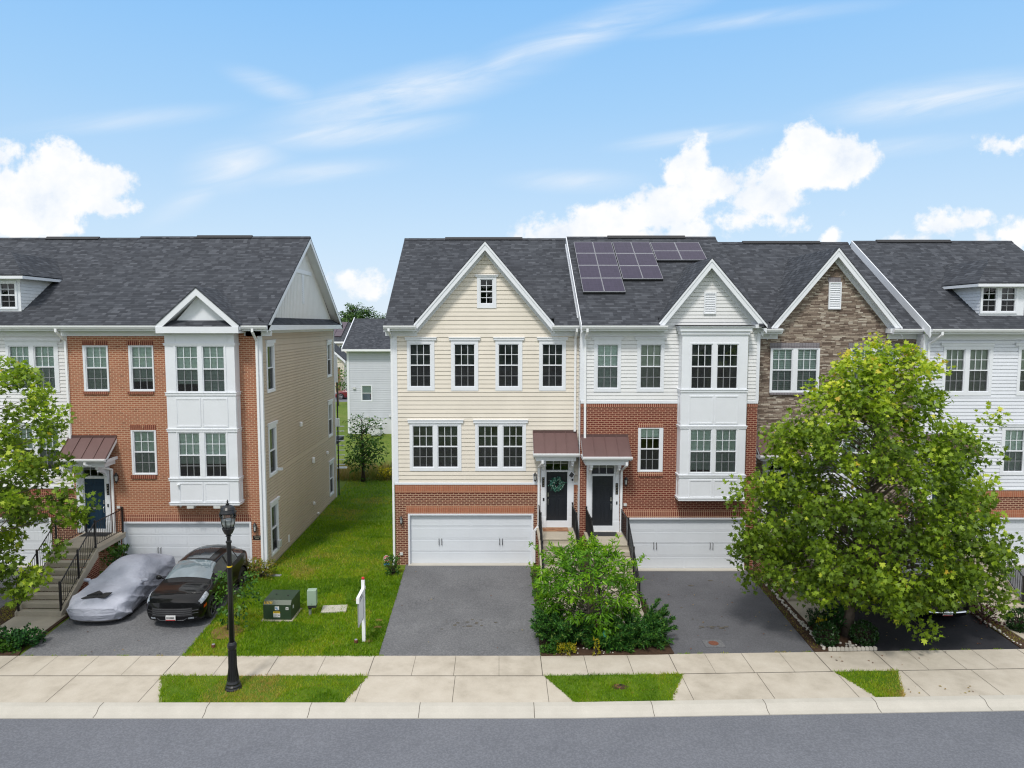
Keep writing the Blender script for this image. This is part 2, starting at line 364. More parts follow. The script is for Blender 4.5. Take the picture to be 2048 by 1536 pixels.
M['asphalt'] = ground_mat('road_asphalt', [(0.3, (0.155, 0.163, 0.188)), (0.7, (0.195, 0.203, 0.23))], 0.8, 19, 0.75, 0.5, bdist=0.015)
M['drive'] = ground_mat('driveway_asphalt', [(0.3, (0.135, 0.137, 0.146)), (0.7, (0.215, 0.217, 0.226))], 0.7, 19, 0.9, 0.5, spots=(5.0, 0.13, (0.035, 0.033, 0.03)))
M['drive_d'] = ground_mat('sealed_asphalt', [(0.3, (0.022, 0.022, 0.027)), (0.7, (0.036, 0.036, 0.042))], 1.0, 22, 0.7, 0.5)
M['drive2'] = ground_mat('dark_driveway_asphalt', [(0.3, (0.10, 0.101, 0.112)), (0.7, (0.155, 0.157, 0.17))], 0.7, 22, 0.7, 0.4)
M['soil'] = ground_mat('mulch', [(0.3, lin(58, 44, 34)), (0.7, lin(96, 72, 54))], 6, 45, 0.7, 1.0, bdist=0.03)
M['straw'] = ground_mat('dry_mulch', [(0.3, lin(112, 88, 52)), (0.7, lin(146, 118, 74))], 5, 50, 0.6, 0.8, bdist=0.02)
M['turf'] = ground_mat('lawn_soil', [(0.3, lin(58, 88, 6)), (0.5, lin(84, 114, 14)), (0.72, lin(112, 126, 40))], 1.1, 30, 0.6, 0.8, bdist=0.03)
M['turf_far'] = ground_mat('far_lawn', [(0.3, lin(74, 104, 18)), (0.5, lin(102, 122, 34)), (0.72, lin(128, 130, 66))], 0.9, 7, 0.8, 0.8, bdist=0.06)
M['bark'] = simple('bark', lin(98, 88, 78), 0.9, var=0.35, vscale=9, bump=1.0, bscale=30)
M['bark_d'] = simple('dark_bark', lin(62, 50, 42), 0.9, var=0.3, vscale=9, bump=1.0, bscale=30)
M['joint'] = simple('dark_joint', (0.09, 0.08, 0.065), 0.95, var=0.4, vscale=8)

# ---------------------------------------------------------------- mesh building
def tag(o, label=None, cat=None, group=None, kind=None):
    if label: o['label'] = label
    if cat: o['category'] = cat
    if group: o['group'] = group
    if kind: o['kind'] = kind
    return o
def thing(name, label, cat, loc=(0, 0, 0), group=None, rotz=0.0):
    o = bpy.data.objects.new(name, None); C.objects.link(o); o.empty_display_size = 0.2
    o.location = loc; o.rotation_euler = (0, 0, rotz)
    return tag(o, label, cat, group)
def set_uv(me):
    n = len(me.loops)
    if n == 0: return
    uvl = me.uv_layers.new(name='UVMap')
    co = np.empty(len(me.vertices) * 3); me.vertices.foreach_get('co', co); co = co.reshape(-1, 3)
    nf = len(me.polygons); nor = np.empty(nf * 3); me.polygons.foreach_get('normal', nor); nor = nor.reshape(-1, 3)
    tot = np.empty(nf, int); me.polygons.foreach_get('loop_total', tot)
    vi = np.empty(n, int); me.loops.foreach_get('vertex_index', vi)
    ln = np.repeat(nor, tot, axis=0); p = co[vi]
    up = np.tile(np.array([0., 0, 1]), (n, 1)); flat = np.abs(ln[:, 2]) > 0.97; up[flat] = (0, 1, 0)
    v = up - ln * (ln * up).sum(1)[:, None]; v /= np.maximum(np.linalg.norm(v, axis=1), 1e-6)[:, None]
    u = np.cross(v, ln)
    uv = np.stack([(p * u).sum(1), (p * v).sum(1)], 1)
    uvl.data.foreach_set('uv', uv.astype(np.float32).ravel())
class MB:
    def __init__(s): s.v = []; s.f = []
    def poly(s, pts):
        i = len(s.v); s.v += [tuple(p) for p in pts]; s.f.append(tuple(range(i, i + len(pts)))); return s
    def box(s, x0, x1, y0, y1, z0, z1):
        if x0 > x1: x0, x1 = x1, x0
        if y0 > y1: y0, y1 = y1, y0
        if z0 > z1: z0, z1 = z1, z0
        return s.hexa([(x0, y0, z0), (x1, y0, z0), (x1, y1, z0), (x0, y1, z0), (x0, y0, z1), (x1, y0, z1), (x1, y1, z1), (x0, y1, z1)])
    def hexa(s, p):
        i = len(s.v); s.v += [tuple(q) for q in p]
        for f in ((0, 3, 2, 1), (4, 5, 6, 7), (0, 1, 5, 4), (1, 2, 6, 5), (2, 3, 7, 6), (3, 0, 4, 7)): s.f.append(tuple(i + k for k in f))
        return s
    def prism(s, pts, d):         # polygon pts extruded by vector d
        n = len(pts); i = len(s.v); d = Vector(d)
        a = [Vector(p) for p in pts]
        nrm = Vector((0, 0, 0))
        for k in range(n): nrm += a[k].cross(a[(k + 1) % n])
        if nrm.dot(d) > 0: a.reverse()
        s.v += [tuple(p) for p in a] + [tuple(p + d) for p in a]
        s.f.append(tuple(i + k for k in range(n))); s.f.append(tuple(i + n + k for k in reversed(range(n))))
        for k in range(n):
            k2 = (k + 1) % n; s.f.append((i + k2, i + k, i + n + k, i + n + k2))
        return s
    def tube(s, pts, rad, seg=8, cap=True):
        pts = [Vector(p) for p in pts]; n = len(pts)
        if isinstance(rad, (int, float)): rad = [rad] * n
        base = len(s.v); prev = None
        for k in range(n):
            d = (pts[min(k + 1, n - 1)] - pts[max(k - 1, 0)]).normalized()
            if prev is None:
                a = d.orthogonal().normalized()
            else:
                a = (prev - d * prev.dot(d)); a = a.normalized() if a.length > 1e-5 else d.orthogonal().normalized()
            prev = a; b = d.cross(a)
            for j in range(seg):
                th = 2 * PI * j / seg; s.v.append(tuple(pts[k] + (a * math.cos(th) + b * math.sin(th)) * rad[k]))
        for k in range(n - 1):
            for j in range(seg):
                j2 = (j + 1) % seg
                s.f.append((base + k * seg + j, base + k * seg + j2, base + (k + 1) * seg + j2, base + (k + 1) * seg + j))
        if cap:
            s.f.append(tuple(base + j for j in reversed(range(seg)))); s.f.append(tuple(base + (n - 1) * seg + j for j in range(seg)))
        return s
    def lathe(s, prof, c=(0, 0, 0), seg=20):
        base = len(s.v); n = len(prof)
        for r, z in prof:
            for j in range(seg):
                th = 2 * PI * j / seg; s.v.append((c[0] + r * math.cos(th), c[1] + r * math.sin(th), c[2] + z))
        for k in range(n - 1):
            for j in range(seg):
                j2 = (j + 1) % seg; s.f.append((base + k * seg + j, base + k * seg + j2, base + (k + 1) * seg + j2, base + (k + 1) * seg + j))
        s.f.append(tuple(base + j for j in reversed(range(seg)))); s.f.append(tuple(base + (n - 1) * seg + j for j in range(seg)))
        return s
    def build(s, name, mat, parent=None, smooth=False, bevel=0.0, loc=None):
        me = bpy.data.meshes.new(name); me.from_pydata(s.v, [], s.f); me.update()
        set_uv(me)
        if smooth: me.polygons.foreach_set('use_smooth', [True] * len(me.polygons)); me.update()
        me.materials.append(M[mat] if isinstance(mat, str) else mat)
        o = bpy.data.objects.new(name, me); C.objects.link(o)
        if parent:
            o.parent = parent; o.matrix_parent_inverse = parent.matrix_world.inverted() if False else Matrix()
        if loc: o.location = loc
        if bevel:
            b = o.modifiers.new('bevel', 'BEVEL'); b.width = bevel; b.segments = 2; b.limit_method = 'ANGLE'
        return o
class Fr:                          # frame on a wall: a along the wall, b outward, z up
    def __init__(s, o, u, n): s.o = Vector(o); s.u = Vector(u); s.n = Vector(n)
    def p(s, a, b, z): q = s.o + s.u * a + s.n * b; return (q.x, q.y, z)
    def box(s, mb, a0, a1, b0, b1, z0, z1):
        P = s.p
        pts = [P(a0, b1, z0), P(a1, b1, z0), P(a1, b0, z0), P(a0, b0, z0), P(a0, b1, z1), P(a1, b1, z1), P(a1, b0, z1), P(a0, b0, z1)]
        if s.u.cross(Vector((0, 0, 1))).dot(s.n) < 0: pts = [pts[k] for k in (3, 2, 1, 0, 7, 6, 5, 4)]
        return mb.hexa(pts)
def front(Y): return Fr((0, Y, 0), (1, 0, 0), (0, -1, 0))
def rect_minus(outer, holes):
    a0, a1, z0, z1 = outer
    zs = sorted({z0, z1, *[min(max(h[2], z0), z1) for h in holes], *[min(max(h[3], z0), z1) for h in holes]})
    outp = []
    for zb, zt in zip(zs, zs[1:]):
        if zt - zb < 1e-5: continue
        zm = (zb + zt) / 2; cur = a0
        for h in sorted([h for h in holes if h[2] < zm < h[3]]):
            if h[0] > cur + 1e-5: outp.append((cur, h[0], zb, zt))
            cur = max(cur, h[1])
        if cur < a1 - 1e-5: outp.append((cur, a1, zb, zt))
    return outp
def wall(fr, name, mat, z0, z1, xf, openings=(), lap=0.0, parent=None, kinks=(), butt=0.022, gap=0.0):
    """sheet of wall between z0 and z1; xf = (a0, a1) or a function z -> (a0, a1); openings cut out; real laps when lap > 0"""
    fx = xf if callable(xf) else (lambda z: xf)
    mb = MB(); d = butt if lap else 0.0
    zs = {z0, z1, *kinks}
    for h in openings: zs |= {min(max(h[2], z0), z1), min(max(h[3], z0), z1)}
    laps = set()
    if lap:
        k = math.ceil(z0 / lap - 1e-6)
        while k * lap < z1: laps.add(round(k * lap, 5)); k += 1
        zs = {z for z in zs if all(abs(z - l) > 1e-4 for l in laps)} | {l for l in laps if z0 <= l <= z1}
    zs = sorted(zs)
    def spans(zb, zt):
        zm = (zb + zt) / 2; b0, b1 = fx(zb); t0, t1 = fx(zt)
        cut = sorted([h for h in openings if h[2] < zm < h[3]])
        res = []; cb, ct = b0, t0
        for h in cut:
            if h[0] > cb + 1e-5: res.append((cb, h[0], ct, h[0]))
            cb = ct = h[1]
        if cb < b1: res.append((cb, b1, ct, t1))
        return res
    def off(z, top):
        if not lap: return 0.0
        f = (z / lap) - math.floor(z / lap + 1e-5)
        if top and f < 1e-3: f = 1.0
        return d * (1 - f)
    flip = fr.u.cross(Vector((0, 0, 1))).dot(fr.n) < 0
    for zb, zt in zip(zs, zs[1:]):
        if zt - zb < 1e-5: continue
        ob, ot = off(zb, False), off(zt, True)
        for (a, b, c, e) in spans(zb, zt):
            slot = lap and abs(zt / lap - round(zt / lap)) < 1e-3 and zt - zb > .06
            gp = (gap or min(.02, lap * .16)) if lap else 0; zc = zt - gp if slot else zt; oc = .006 if slot else ot; k_ = (zc - zb) / (zt - zb); c2, e2 = a + (c - a) * k_, b + (e - b) * k_
            q = [fr.p(a, ob, zb), fr.p(b, ob, zb), fr.p(e2, oc, zc), fr.p(c2, oc, zc)]
            if flip: q.reverse()
            mb.poly(q)
            if slot:
                for q in ([fr.p(c2, oc, zc), fr.p(e2, oc, zc), fr.p(e2, -.02, zc), fr.p(c2, -.02, zc)], [fr.p(c2, -.02, zc), fr.p(e2, -.02, zc), fr.p(e, -.02, zt), fr.p(c, -.02, zt)]):
                    mb.poly(q[::-1] if flip else q)
            if lap and any(abs(zb - l) < 1e-4 for l in laps):
                q = [fr.p(a, -.02, zb), fr.p(b, -.02, zb), fr.p(b, ob, zb), fr.p(a, ob, zb)]
                if flip: q.reverse()
                mb.poly(q)
    return mb.build(name, mat, parent)

def window(house, fr, casing, glass, rails, cols=3, rows=2, cap=None, sill=False, blinds=None, trimb=0.035, label=None, lower_screen=True, mat='white'):
    """one window unit: casing rect, glass rects with meeting-rail heights; blinds = list of (kind, cover fraction)"""
    mb = MB()
    g2 = [(g[0] - .035, g[1] + .035, g[2] - .035, g[3] + .035) for g in glass]
    for r in rect_minus(casing, g2): fr.box(mb, r[0], r[1], -0.09, trimb, r[2], r[3])
    if cap:
        fr.box(mb, cap[0], cap[1], 0, trimb + .035, casing[3], cap[3])
        fr.box(mb, cap[0] - .02, cap[1] + .02, 0, trimb + .06, cap[3], cap[3] + 0.03)
    if sill: fr.box(mb, casing[0] - .02, casing[1] + .02, 0, trimb + .03, casing[2] - .03, casing[2])
    for g, g0, rz in zip(g2, glass, rails):
        a0, a1, z0, z1 = g
        for q in rect_minus(g, [g0]): fr.box(mb, q[0], q[1], -0.07, trimb - .025, q[2], q[3])
        fr.box(mb, g0[0], g0[1], -0.065, -0.005, rz - .022, rz + .022)
        for (zb, zt, bb) in ((g0[2], rz - .022, -0.05), (rz + .022, g0[3], -0.035)):
            for k in range(1, cols):
                a = g0[0] + (g0[1] - g0[0]) * k / cols; fr.box(mb, a - .0115, a + .0115, bb - .012, bb, zb, zt)
            for k in range(1, rows):
                z = zb + (zt - zb) * k / rows; fr.box(mb, g0[0], g0[1], bb - .011, bb + .001, z - .0115, z + .0115)
    wo = mb.build('window', mat, house)
    if label: wo['label'] = label
    blinds = blinds or [None] * len(glass)
    for g0, rz, bl in zip(glass, rails, blinds):
        pb = MB()
        q = [fr.p(g0[0], -.055, g0[2]), fr.p(g0[1], -.055, g0[2]), fr.p(g0[1], -.055, g0[3]), fr.p(g0[0], -.055, g0[3])]
        pb.poly(q); pb.build('pane', 'glass', wo)
        if lower_screen:
            q = [fr.p(g0[0], -.02, g0[2]), fr.p(g0[1], -.02, g0[2]), fr.p(g0[1], -.02, rz - .02), fr.p(g0[0], -.02, rz - .02)]
            MB().poly(q).build('insect_screen', 'screen', wo)
        if bl:
            kind, frac = bl; zb = g0[3] - (g0[3] - g0[2]) * frac
            q = [fr.p(g0[0] - .02, -.11, zb), fr.p(g0[1] + .02, -.11, zb), fr.p(g0[1] + .02, -.11, g0[3] + .02), fr.p(g0[0] - .02, -.11, g0[3] + .02)]
            MB().poly(q).build('curtain' if kind == 'curtain' else 'blind', kind, wo)  # the added grey pane sheets also carry the blind name
    return wo
def opening(casing): return (casing[0] + .02, casing[1] - .02, casing[2] + .02, casing[3] - .02)
def pwin(house, Y, glass_px, rail_py, casing_px, cap_py=None, cap_px=None, **kw):
    """window given by what the photograph shows on the facade plane"""
    fr = front(Y)
    cs = rect(*casing_px, Y)
    gl = [rect(*g, Y) for g in glass_px]
    rl = [at((g[0] + g[2]) / 2, rail_py, Y)[1] for g in glass_px]
    cap = None
    if cap_py is not None:
        cx0, cx1 = cap_px if cap_px else (casing_px[0] - 3.5, casing_px[2] + 3.5)
        c = rect(cx0, cap_py, cx1, casing_px[1], Y); cap = (c[0], c[1], cs[3], c[3])
    return window(house, fr, cs, gl, rl, cap=cap, **kw), opening(cs)
# ================================================================ houses
SLOPE = 0.627
def roof_z(y, eave_y, eave_z): return eave_z + (y - eave_y) * SLOPE
def main_roof(h, X0, X1, Yf, ez, cuts=(), lover=0.0, rover=0.0, gut=True, mat='shingle', trim='white', depth=11.9, gutter_spans=None, vent=None):
    ey = Yf - 0.45; ry = Yf + depth / 2; rz = roof_z(ry, ey, ez); by = 2 * ry - ey
    xa, xb = X0 - lover, X1 + rover; th = 0.07
    mb = MB(); xs = sorted({xa, xb, *[c for cc in cuts for c in cc]})
    for a, b in zip(xs, xs[1:]):
        m = (a + b) / 2; incut = any(c[0] < m < c[1] for c in cuts)
        y0 = Yf + 0.03 if incut else ey; z0 = roof_z(y0, ey, ez)
        mb.prism([(a, y0, z0), (b, y0, z0), (b, ry, rz), (a, ry, rz)], (0, 0, -th))
    mb.prism([(xa, ry, rz), (xb, ry, rz), (xb, by, ez), (xa, by, ez)], (0, 0, -th))
    mb.prism([(xa, ry - .16, rz - .16 * SLOPE + .025), (xa, ry, rz + .035), (xa, ry + .16, rz - .16 * SLOPE + .025)], (xb - xa, 0, 0))   # ridge cap
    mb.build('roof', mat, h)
    if vent:
        MB().prism([(vent[0], ry - .17, rz - .17 * SLOPE + .06), (vent[0], ry, rz + .085), (vent[0], ry + .17, rz - .17 * SLOPE + .06)], (vent[1] - vent[0], 0, 0)).build('ridge_vent', 'blackm', h)
    # eave trim
    for a, b in (gutter_spans or [(xa, xb)]):
        tr = MB(); tr.box(a, b, ey + .01, ey + .04, ez - .22, ez - .02); tr.box(a, b, ey + .04, Yf - .001, ez - .225, ez - .2)
        tr.box(a, b, Yf - .035, Yf + .02, ez - .42, ez - .2); tr.build('eave_trim', trim, h)
    tr = MB(); tr.box(xa, xb, by - .04, by - .01, ez - .22, ez - .02)
    tr.build('eave_trim', trim, h)
    if gut:
        for a, b in (gutter_spans or [(xa, xb)]):
            g = MB(); g.prism([(a, ey, ez - .02), (a, ey - .135, ez - .02), (a, ey - .13, ez - .07), (a, ey - .09, ez - .14), (a, ey, ez - .15)], (b - a, 0, 0)); g.build('gutter', 'white2', h)
    for side, over in ((0, lover), (1, rover)):
        if over <= 0: continue
        x = xa if side == 0 else xb; s = 1 if side == 0 else -1
        rk = MB()
        for (ya, za, yb, zb) in ((ey, ez, ry, rz), (by, ez, ry, rz)):
            rk.prism([(x, ya, za - th), (x, yb, zb - th), (x, yb, zb - th - .2), (x, ya, za - th - .2)], (s * .03, 0, 0))
            rk.prism([(x + s * .03, ya, za - th - .10), (x + s * .03, yb, zb - th - .10), (x + s * over, yb, zb - th - .10), (x + s * over, ya, za - th - .10)], (0, 0, -.02))
        rk.build('rake_board', trim, h)
    return ey, ry, rz, by
def gable(h, Yf, ez, L, A, Rr, mat, lap, rake=0.23, over=0.36, openings=(), vent=None, ventmat='white', zbase=None, wall_in=0.0, capz=None):
    """front gable: L, A, Rr are (x, z) of the outer rake line on the plane Yf - over"""
    Yg = Yf - over; ey = Yf - 0.45
    yb = ey + (A[1] - ez) / SLOPE + 0.15
    rf = MB()
    for P, s in ((L, 1), (Rr, -1)):
        q = [(P[0], Yg - .02, P[1]), (A[0], Yg - .02, A[1]), (A[0], yb, A[1]), (P[0], yb, P[1])]
        rf.prism(q, (0, 0, .05))
    rf.build('gable_roof', 'shingle', h)
    rk = MB()
    for P, s in ((L, 1), (Rr, -1)):
        d = Vector((A[0] - P[0], 0, A[1] - P[1])).normalized(); n = Vector((d.z, 0, -d.x)) * (1 if s > 0 else -1)
        if n.z > 0: n = -n
        k = rake / abs(n.z)          # vertical drop of the board
        q = [(P[0], Yg, P[1] - .005), (A[0], Yg, A[1] - .005), (A[0], Yg, A[1] - k), (P[0], Yg, P[1] - k)]
        rk.prism(q, (0, .04, 0))
        rk.prism([(P[0], Yg - .02, P[1] - .005), (A[0], Yg - .02, A[1] - .005), (A[0], Yg - .02, A[1] - .07 / abs(n.z)), (P[0], Yg - .02, P[1] - .07 / abs(n.z))], (0, .02, 0))
        kk = k * .62
        rk.prism([(P[0], Yg + .04, P[1] - kk), (A[0], Yg + .04, A[1] - kk), (A[0], Yf + .01, A[1] - kk), (P[0], Yf + .01, P[1] - kk)], (0, 0, -.03))
        # frieze on the wall following the slope
        rk.prism([(P[0], Yf - .03, P[1] - kk), (A[0], Yf - .03, A[1] - kk), (A[0], Yf - .03, A[1] - kk - k * .8), (P[0], Yf - .03, P[1] - kk - k * .8)], (0, .03, 0))
    rk.build('rake_board', 'white', h)
    zb = zbase if zbase is not None else L[1] - .1
    def xf(z):
        fl = min(1, max(0, (z - L[1]) / (A[1] - L[1]))); fr_ = min(1, max(0, (z - Rr[1]) / (A[1] - Rr[1])))
        return L[0] + (A[0] - L[0]) * fl, Rr[0] + (A[0] - Rr[0]) * fr_
    wall(front(Yf), 'gable_wall', mat, zb, A[1] - .06, xf, openings, lap, h, kinks=(L[1], Rr[1]))
    if vent:
        x0, x1, z0, z1 = vent; v = MB()
        for r in rect_minus((x0 - .05, x1 + .05, z0 - .05, z1 + .05), [(x0, x1, z0, z1)]): v.box(r[0], r[1], Yf - .06, Yf - .0, r[2], r[3])
        n = 11
        for k in range(n):
            z = z0 + (z1 - z0) * k / n
            v.prism([(x0, Yf - .05, z), (x0, Yf - .045, z + .01), (x0, Yf - .005, z + (z1 - z0) / n + .012), (x0, Yf - .01, z + (z1 - z0) / n)], (x1 - x0, 0, 0))
        v.build('gable_vent', ventmat, h)
def strip(h, name, mat, x0, x1, z0, z1, Yf, out_=0.012):
    return MB().box(x0, x1, Yf - out_, Yf + .004, z0, z1).build(name, mat, h)
def trim_box(h, x0, x1, z0, z1, Yf, out_=0.03, name='trim_board', mat='white'):
    return MB().box(x0, x1, Yf - out_, Yf + .01, z0, z1).build(name, mat, h)
def downspout(h, pts, w=0.085, d=0.06, name='downspout'):
    mb = MB()
    pts = [Vector(p) for p in pts]
    for k in range(len(pts) - 1):
        a, b = pts[k], pts[k + 1]; dd = (b - a).normalized()
        side = Vector((1, 0, 0)); nn = dd.cross(side)
        if nn.length < .3: side = Vector((0, 0, 1)); nn = dd.cross(side)
        nn.normalize(); side = nn.cross(dd).normalized()
        e = dd * .012
        q = [p + side * sx * w / 2 + nn * sy * d / 2 for p in (a - e, b + e) for sx, sy in ((-1, -1), (1, -1), (1, 1), (-1, 1))]
        if (q[1] - q[0]).cross(q[3] - q[0]).dot(dd) < 0: q = [q[3], q[2], q[1], q[0], q[7], q[6], q[5], q[4]]
        mb.hexa(q)
    return mb.build(name, 'white2', h, bevel=.008)
def lantern(h, x, z, Yf, s=1.0, name='wall_lamp'):
    e = MB()
    e.box(x - .03 * s, x + .03 * s, Yf - .02, Yf, z - .10 * s, z + .10 * s)
    e.tube([(x, Yf - .01, z + .05 * s), (x, Yf - .07, z + .17 * s), (x, Yf - .12, z + .15 * s)], .01 * s, 6)
    c = (x, Yf - .12, z)
    e.lathe([(.012 * s, .2 * s), (.03 * s, .16 * s), (.075 * s, .09 * s), (.07 * s, .075 * s)], c, 10)
    e.lathe([(.05 * s, -.10 * s), (.055 * s, -.12 * s), (.02 * s, -.16 * s), (.008 * s, -.2 * s)], c, 10)
    for k in range(6):
        a = k * PI / 3; p = Vector((math.cos(a), math.sin(a), 0)) * .062 * s
        q = Vector((math.cos(a), math.sin(a), 0)) * .045 * s
        e.tube([Vector(c) + p + Vector((0, 0, .08 * s)), Vector(c) + q + Vector((0, 0, -.11 * s))], .006 * s, 5)
    o = e.build(name, 'black', h)
    MB().lathe([(.05 * s, .075 * s), (.035 * s, -.1 * s)], c, 10).build('lamp_glass', 'lampglass', o)
    return o
M['lampglass'] = simple('frosted_glass', (0.62, 0.63, 0.62), 0.25, var=0.15)
M['plate_marks'] = simple('gold_figures', (0.45, 0.40, 0.30), 0.4, metal=0.4)
def number_plaque(h, x, z, Yf, w_, hh, vertical=True):
    o = MB().box(x - w_ / 2, x + w_ / 2, Yf - .02, Yf, z - hh / 2, z + hh / 2).build('house_number', 'black', h, bevel=.012)
    mk = MB()
    if vertical:
        for k in range(4):
            zc = z + hh / 2 - hh * (k + .6) / 4.2
            mk.box(x - .018, x + .018, Yf - .024, Yf - .0205, zc - .022, zc - .014); mk.box(x - .018, x - .010, Yf - .024, Yf - .0205, zc - .014, zc + .022); mk.box(x + .008, x + .018, Yf - .024, Yf - .0205, zc - .004, zc + .026)
    else:
        for zc, n, ww in ((z + hh * .18, 7, w_ * .7), (z - hh * .2, 4, w_ * .45)):
            for k in range(n):
                xc = x - ww / 2 + ww * (k + .5) / n; mk.box(xc - ww / n * .32, xc + ww / n * .32, Yf - .024, Yf - .0205, zc - .018, zc + .018)
    mk.build('figures', 'plate_marks', o)
def front_door(h, Yf, x0, x1, z0, z1, mat, tz0, tz1, sx0, sx1, ztop, handle_side=-1, recess=0.10, thresh=None):
    """door between z0 and z1, transom light tz0..tz1, white surround from sx0 to sx1 up to ztop"""
    sb = MB()
    zb = thresh if thresh is not None else z0 - .2
    for a, b in ((sx0, x0), (x1, sx1)):
        sb.box(a, b, Yf - .05, Yf + .12, zb, ztop)
        sb.box(a - .012, b + .012, Yf - .065, Yf - .045, zb, zb + .42)
        sb.box(a + .03, b - .03, Yf - .058, Yf - .048, zb + .5, ztop - .5)
        sb.box(a - .012, b + .012, Yf - .07, Yf - .045, ztop - .38, ztop - .30)
    sb.box(x0, x1, Yf - .03, Yf + .12, z1, tz0); sb.box(x0, x1, Yf - .05, Yf + .12, tz1, ztop)
    sb.box(x0, x1, Yf - .02, Yf + .12, zb, z0)
    sb.box(x0, x0 + .03, Yf - .01, Yf + .1, z0, z1); sb.box(x1 - .03, x1, Yf - .01, Yf + .1, z0, z1)
    # transom bars
    for k in (1, 2): a = x0 + (x1 - x0) * k / 3; sb.box(a - .01, a + .01, Yf + .02, Yf + .04, tz0, tz1)
    zz = tz0 + (tz1 - tz0) * .62; sb.box(x0, x1, Yf + .021, Yf + .039, zz - .01, zz + .01)
    so = sb.build('door_surround', 'white', h)
    MB().poly([(x0, Yf + .045, tz0), (x1, Yf + .045, tz0), (x1, Yf + .045, tz1), (x0, Yf + .045, tz1)]).build('transom_pane', 'glass', so)
    db = MB(); y = Yf + .04; a0, a1 = x0 + .03, x1 - .03
    db.box(a0, a1, y, y + .05, z0, z1)
    W_ = a1 - a0; H_ = z1 - z0
    for r0, r1 in ((.06, .46), (.50, .79), (.83, .94)):
        for c0, c1 in ((.13, .45), (.55, .87)):
            u0, u1, v0, v1 = a0 + W_ * c0, a0 + W_ * c1, z0 + H_ * r0, z0 + H_ * r1
            for q in rect_minus((u0, u1, v0, v1), [(u0 + .025, u1 - .025, v0 + .025, v1 - .025)]): db.box(q[0], q[1], y - .009, y, q[2], q[3])
            db.box(u0 + .05, u1 - .05, y - .010, y, v0 + .05, v1 - .05)
    do = db.build('front_door', mat, h, bevel=.004)
    hx = a0 + .07 if handle_side < 0 else a1 - .07
    hb = MB(); hb.lathe([(.03, 0), (.03, .012)], (hx, y - .02, z0 + H_ * .50), 10); hb.box(hx - .022, hx + .022, y - .02, y, z0 + H_ * .49, z0 + H_ * .57)
    hb.tube([(hx, y - .02, z0 + H_ * .44), (hx, y - .06, z0 + H_ * .42), (hx, y - .06, z0 + H_ * .34), (hx, y - .02, z0 + H_ * .32)], .011, 6)
    hb.build('door_handle', 'steel', do)
    return do
M['steel'] = simple('brushed_steel', (0.6, 0.58, 0.55), 0.3, metal=0.9)
def awning(h, Yf, x0, x1, zt, zb, proj, ztrim, seams=5, brackets=None):
    """shed roof of standing-seam metal over a door, with gutter, entablature and two carved brackets"""
    yf = Yf - proj
    a = MB(); a.prism([(x0, Yf, zt), (x1, Yf, zt), (x1, yf, zb), (x0, yf, zb)], (0, 0, -.04))
    nv = Vector((0, -(zt - zb), proj)).normalized()
    for k in range(seams):
        x = x0 + .012 + (x1 - x0 - .024) * k / (seams - 1)
        a.prism([(x - .01, Yf - .02, zt - .005), (x + .01, Yf - .02, zt - .005), (x + .01, yf + .01, zb + .005), (x - .01, yf + .01, zb + .005)], (0, 0, .035))
    a.box(x0, x1, Yf - .03, Yf, zt - .01, zt + .07)
    ao = a.build('awning', 'copper', h)
    e = MB()
    for x, s in ((x0, 1), (x1, -1)):
        e.prism([(x, Yf, zt - .04), (x, yf, zb - .04), (x, yf, zb - .16), (x, Yf, zt - .19)], (s * .03, 0, 0))
        e.box(min(x, x + s * .05), max(x, x + s * .05), yf, Yf, zb - .16, zb - .045)
    e.box(x0 + .02, x1 - .02, yf + .05, Yf, zb - .15, zb - .13)
    e.box(x0 + .1, x1 - .1, yf + .10, Yf, ztrim, zb - .14)
    e.build('awning_trim', 'white', ao)
    g = MB(); g.prism([(x0 - .02, yf, zb - .0), (x0 - .02, yf - .12, zb - .0), (x0 - .02, yf - .115, zb - .05), (x0 - .02, yf - .08, zb - .11), (x0 - .02, yf, zb - .12)], (x1 - x0 + .04, 0, 0))
    g.build('awning_gutter', 'white2', ao)
    for bx in (brackets or []):
        b = MB(); z = ztrim
        prof = [(Yf, z), (yf + .16, z), (yf + .16, z - .10), (yf + .24, z - .13), (yf + .27, z - .22), (yf + .38, z - .24), (Yf - .22, z - .36), (Yf - .12, z - .5), (Yf - .07, z - .78), (Yf, z - .8)]
        b.prism([(bx - .055, y, zz) for y, zz in prof], (.11, 0, 0))
        b.lathe([(.01, -.03), (.035, .0), (.03, .03), (.01, .05)], (bx, yf + .22, z - .2), 8)
        b.build('bracket', 'white', ao, bevel=.008)
    return ao
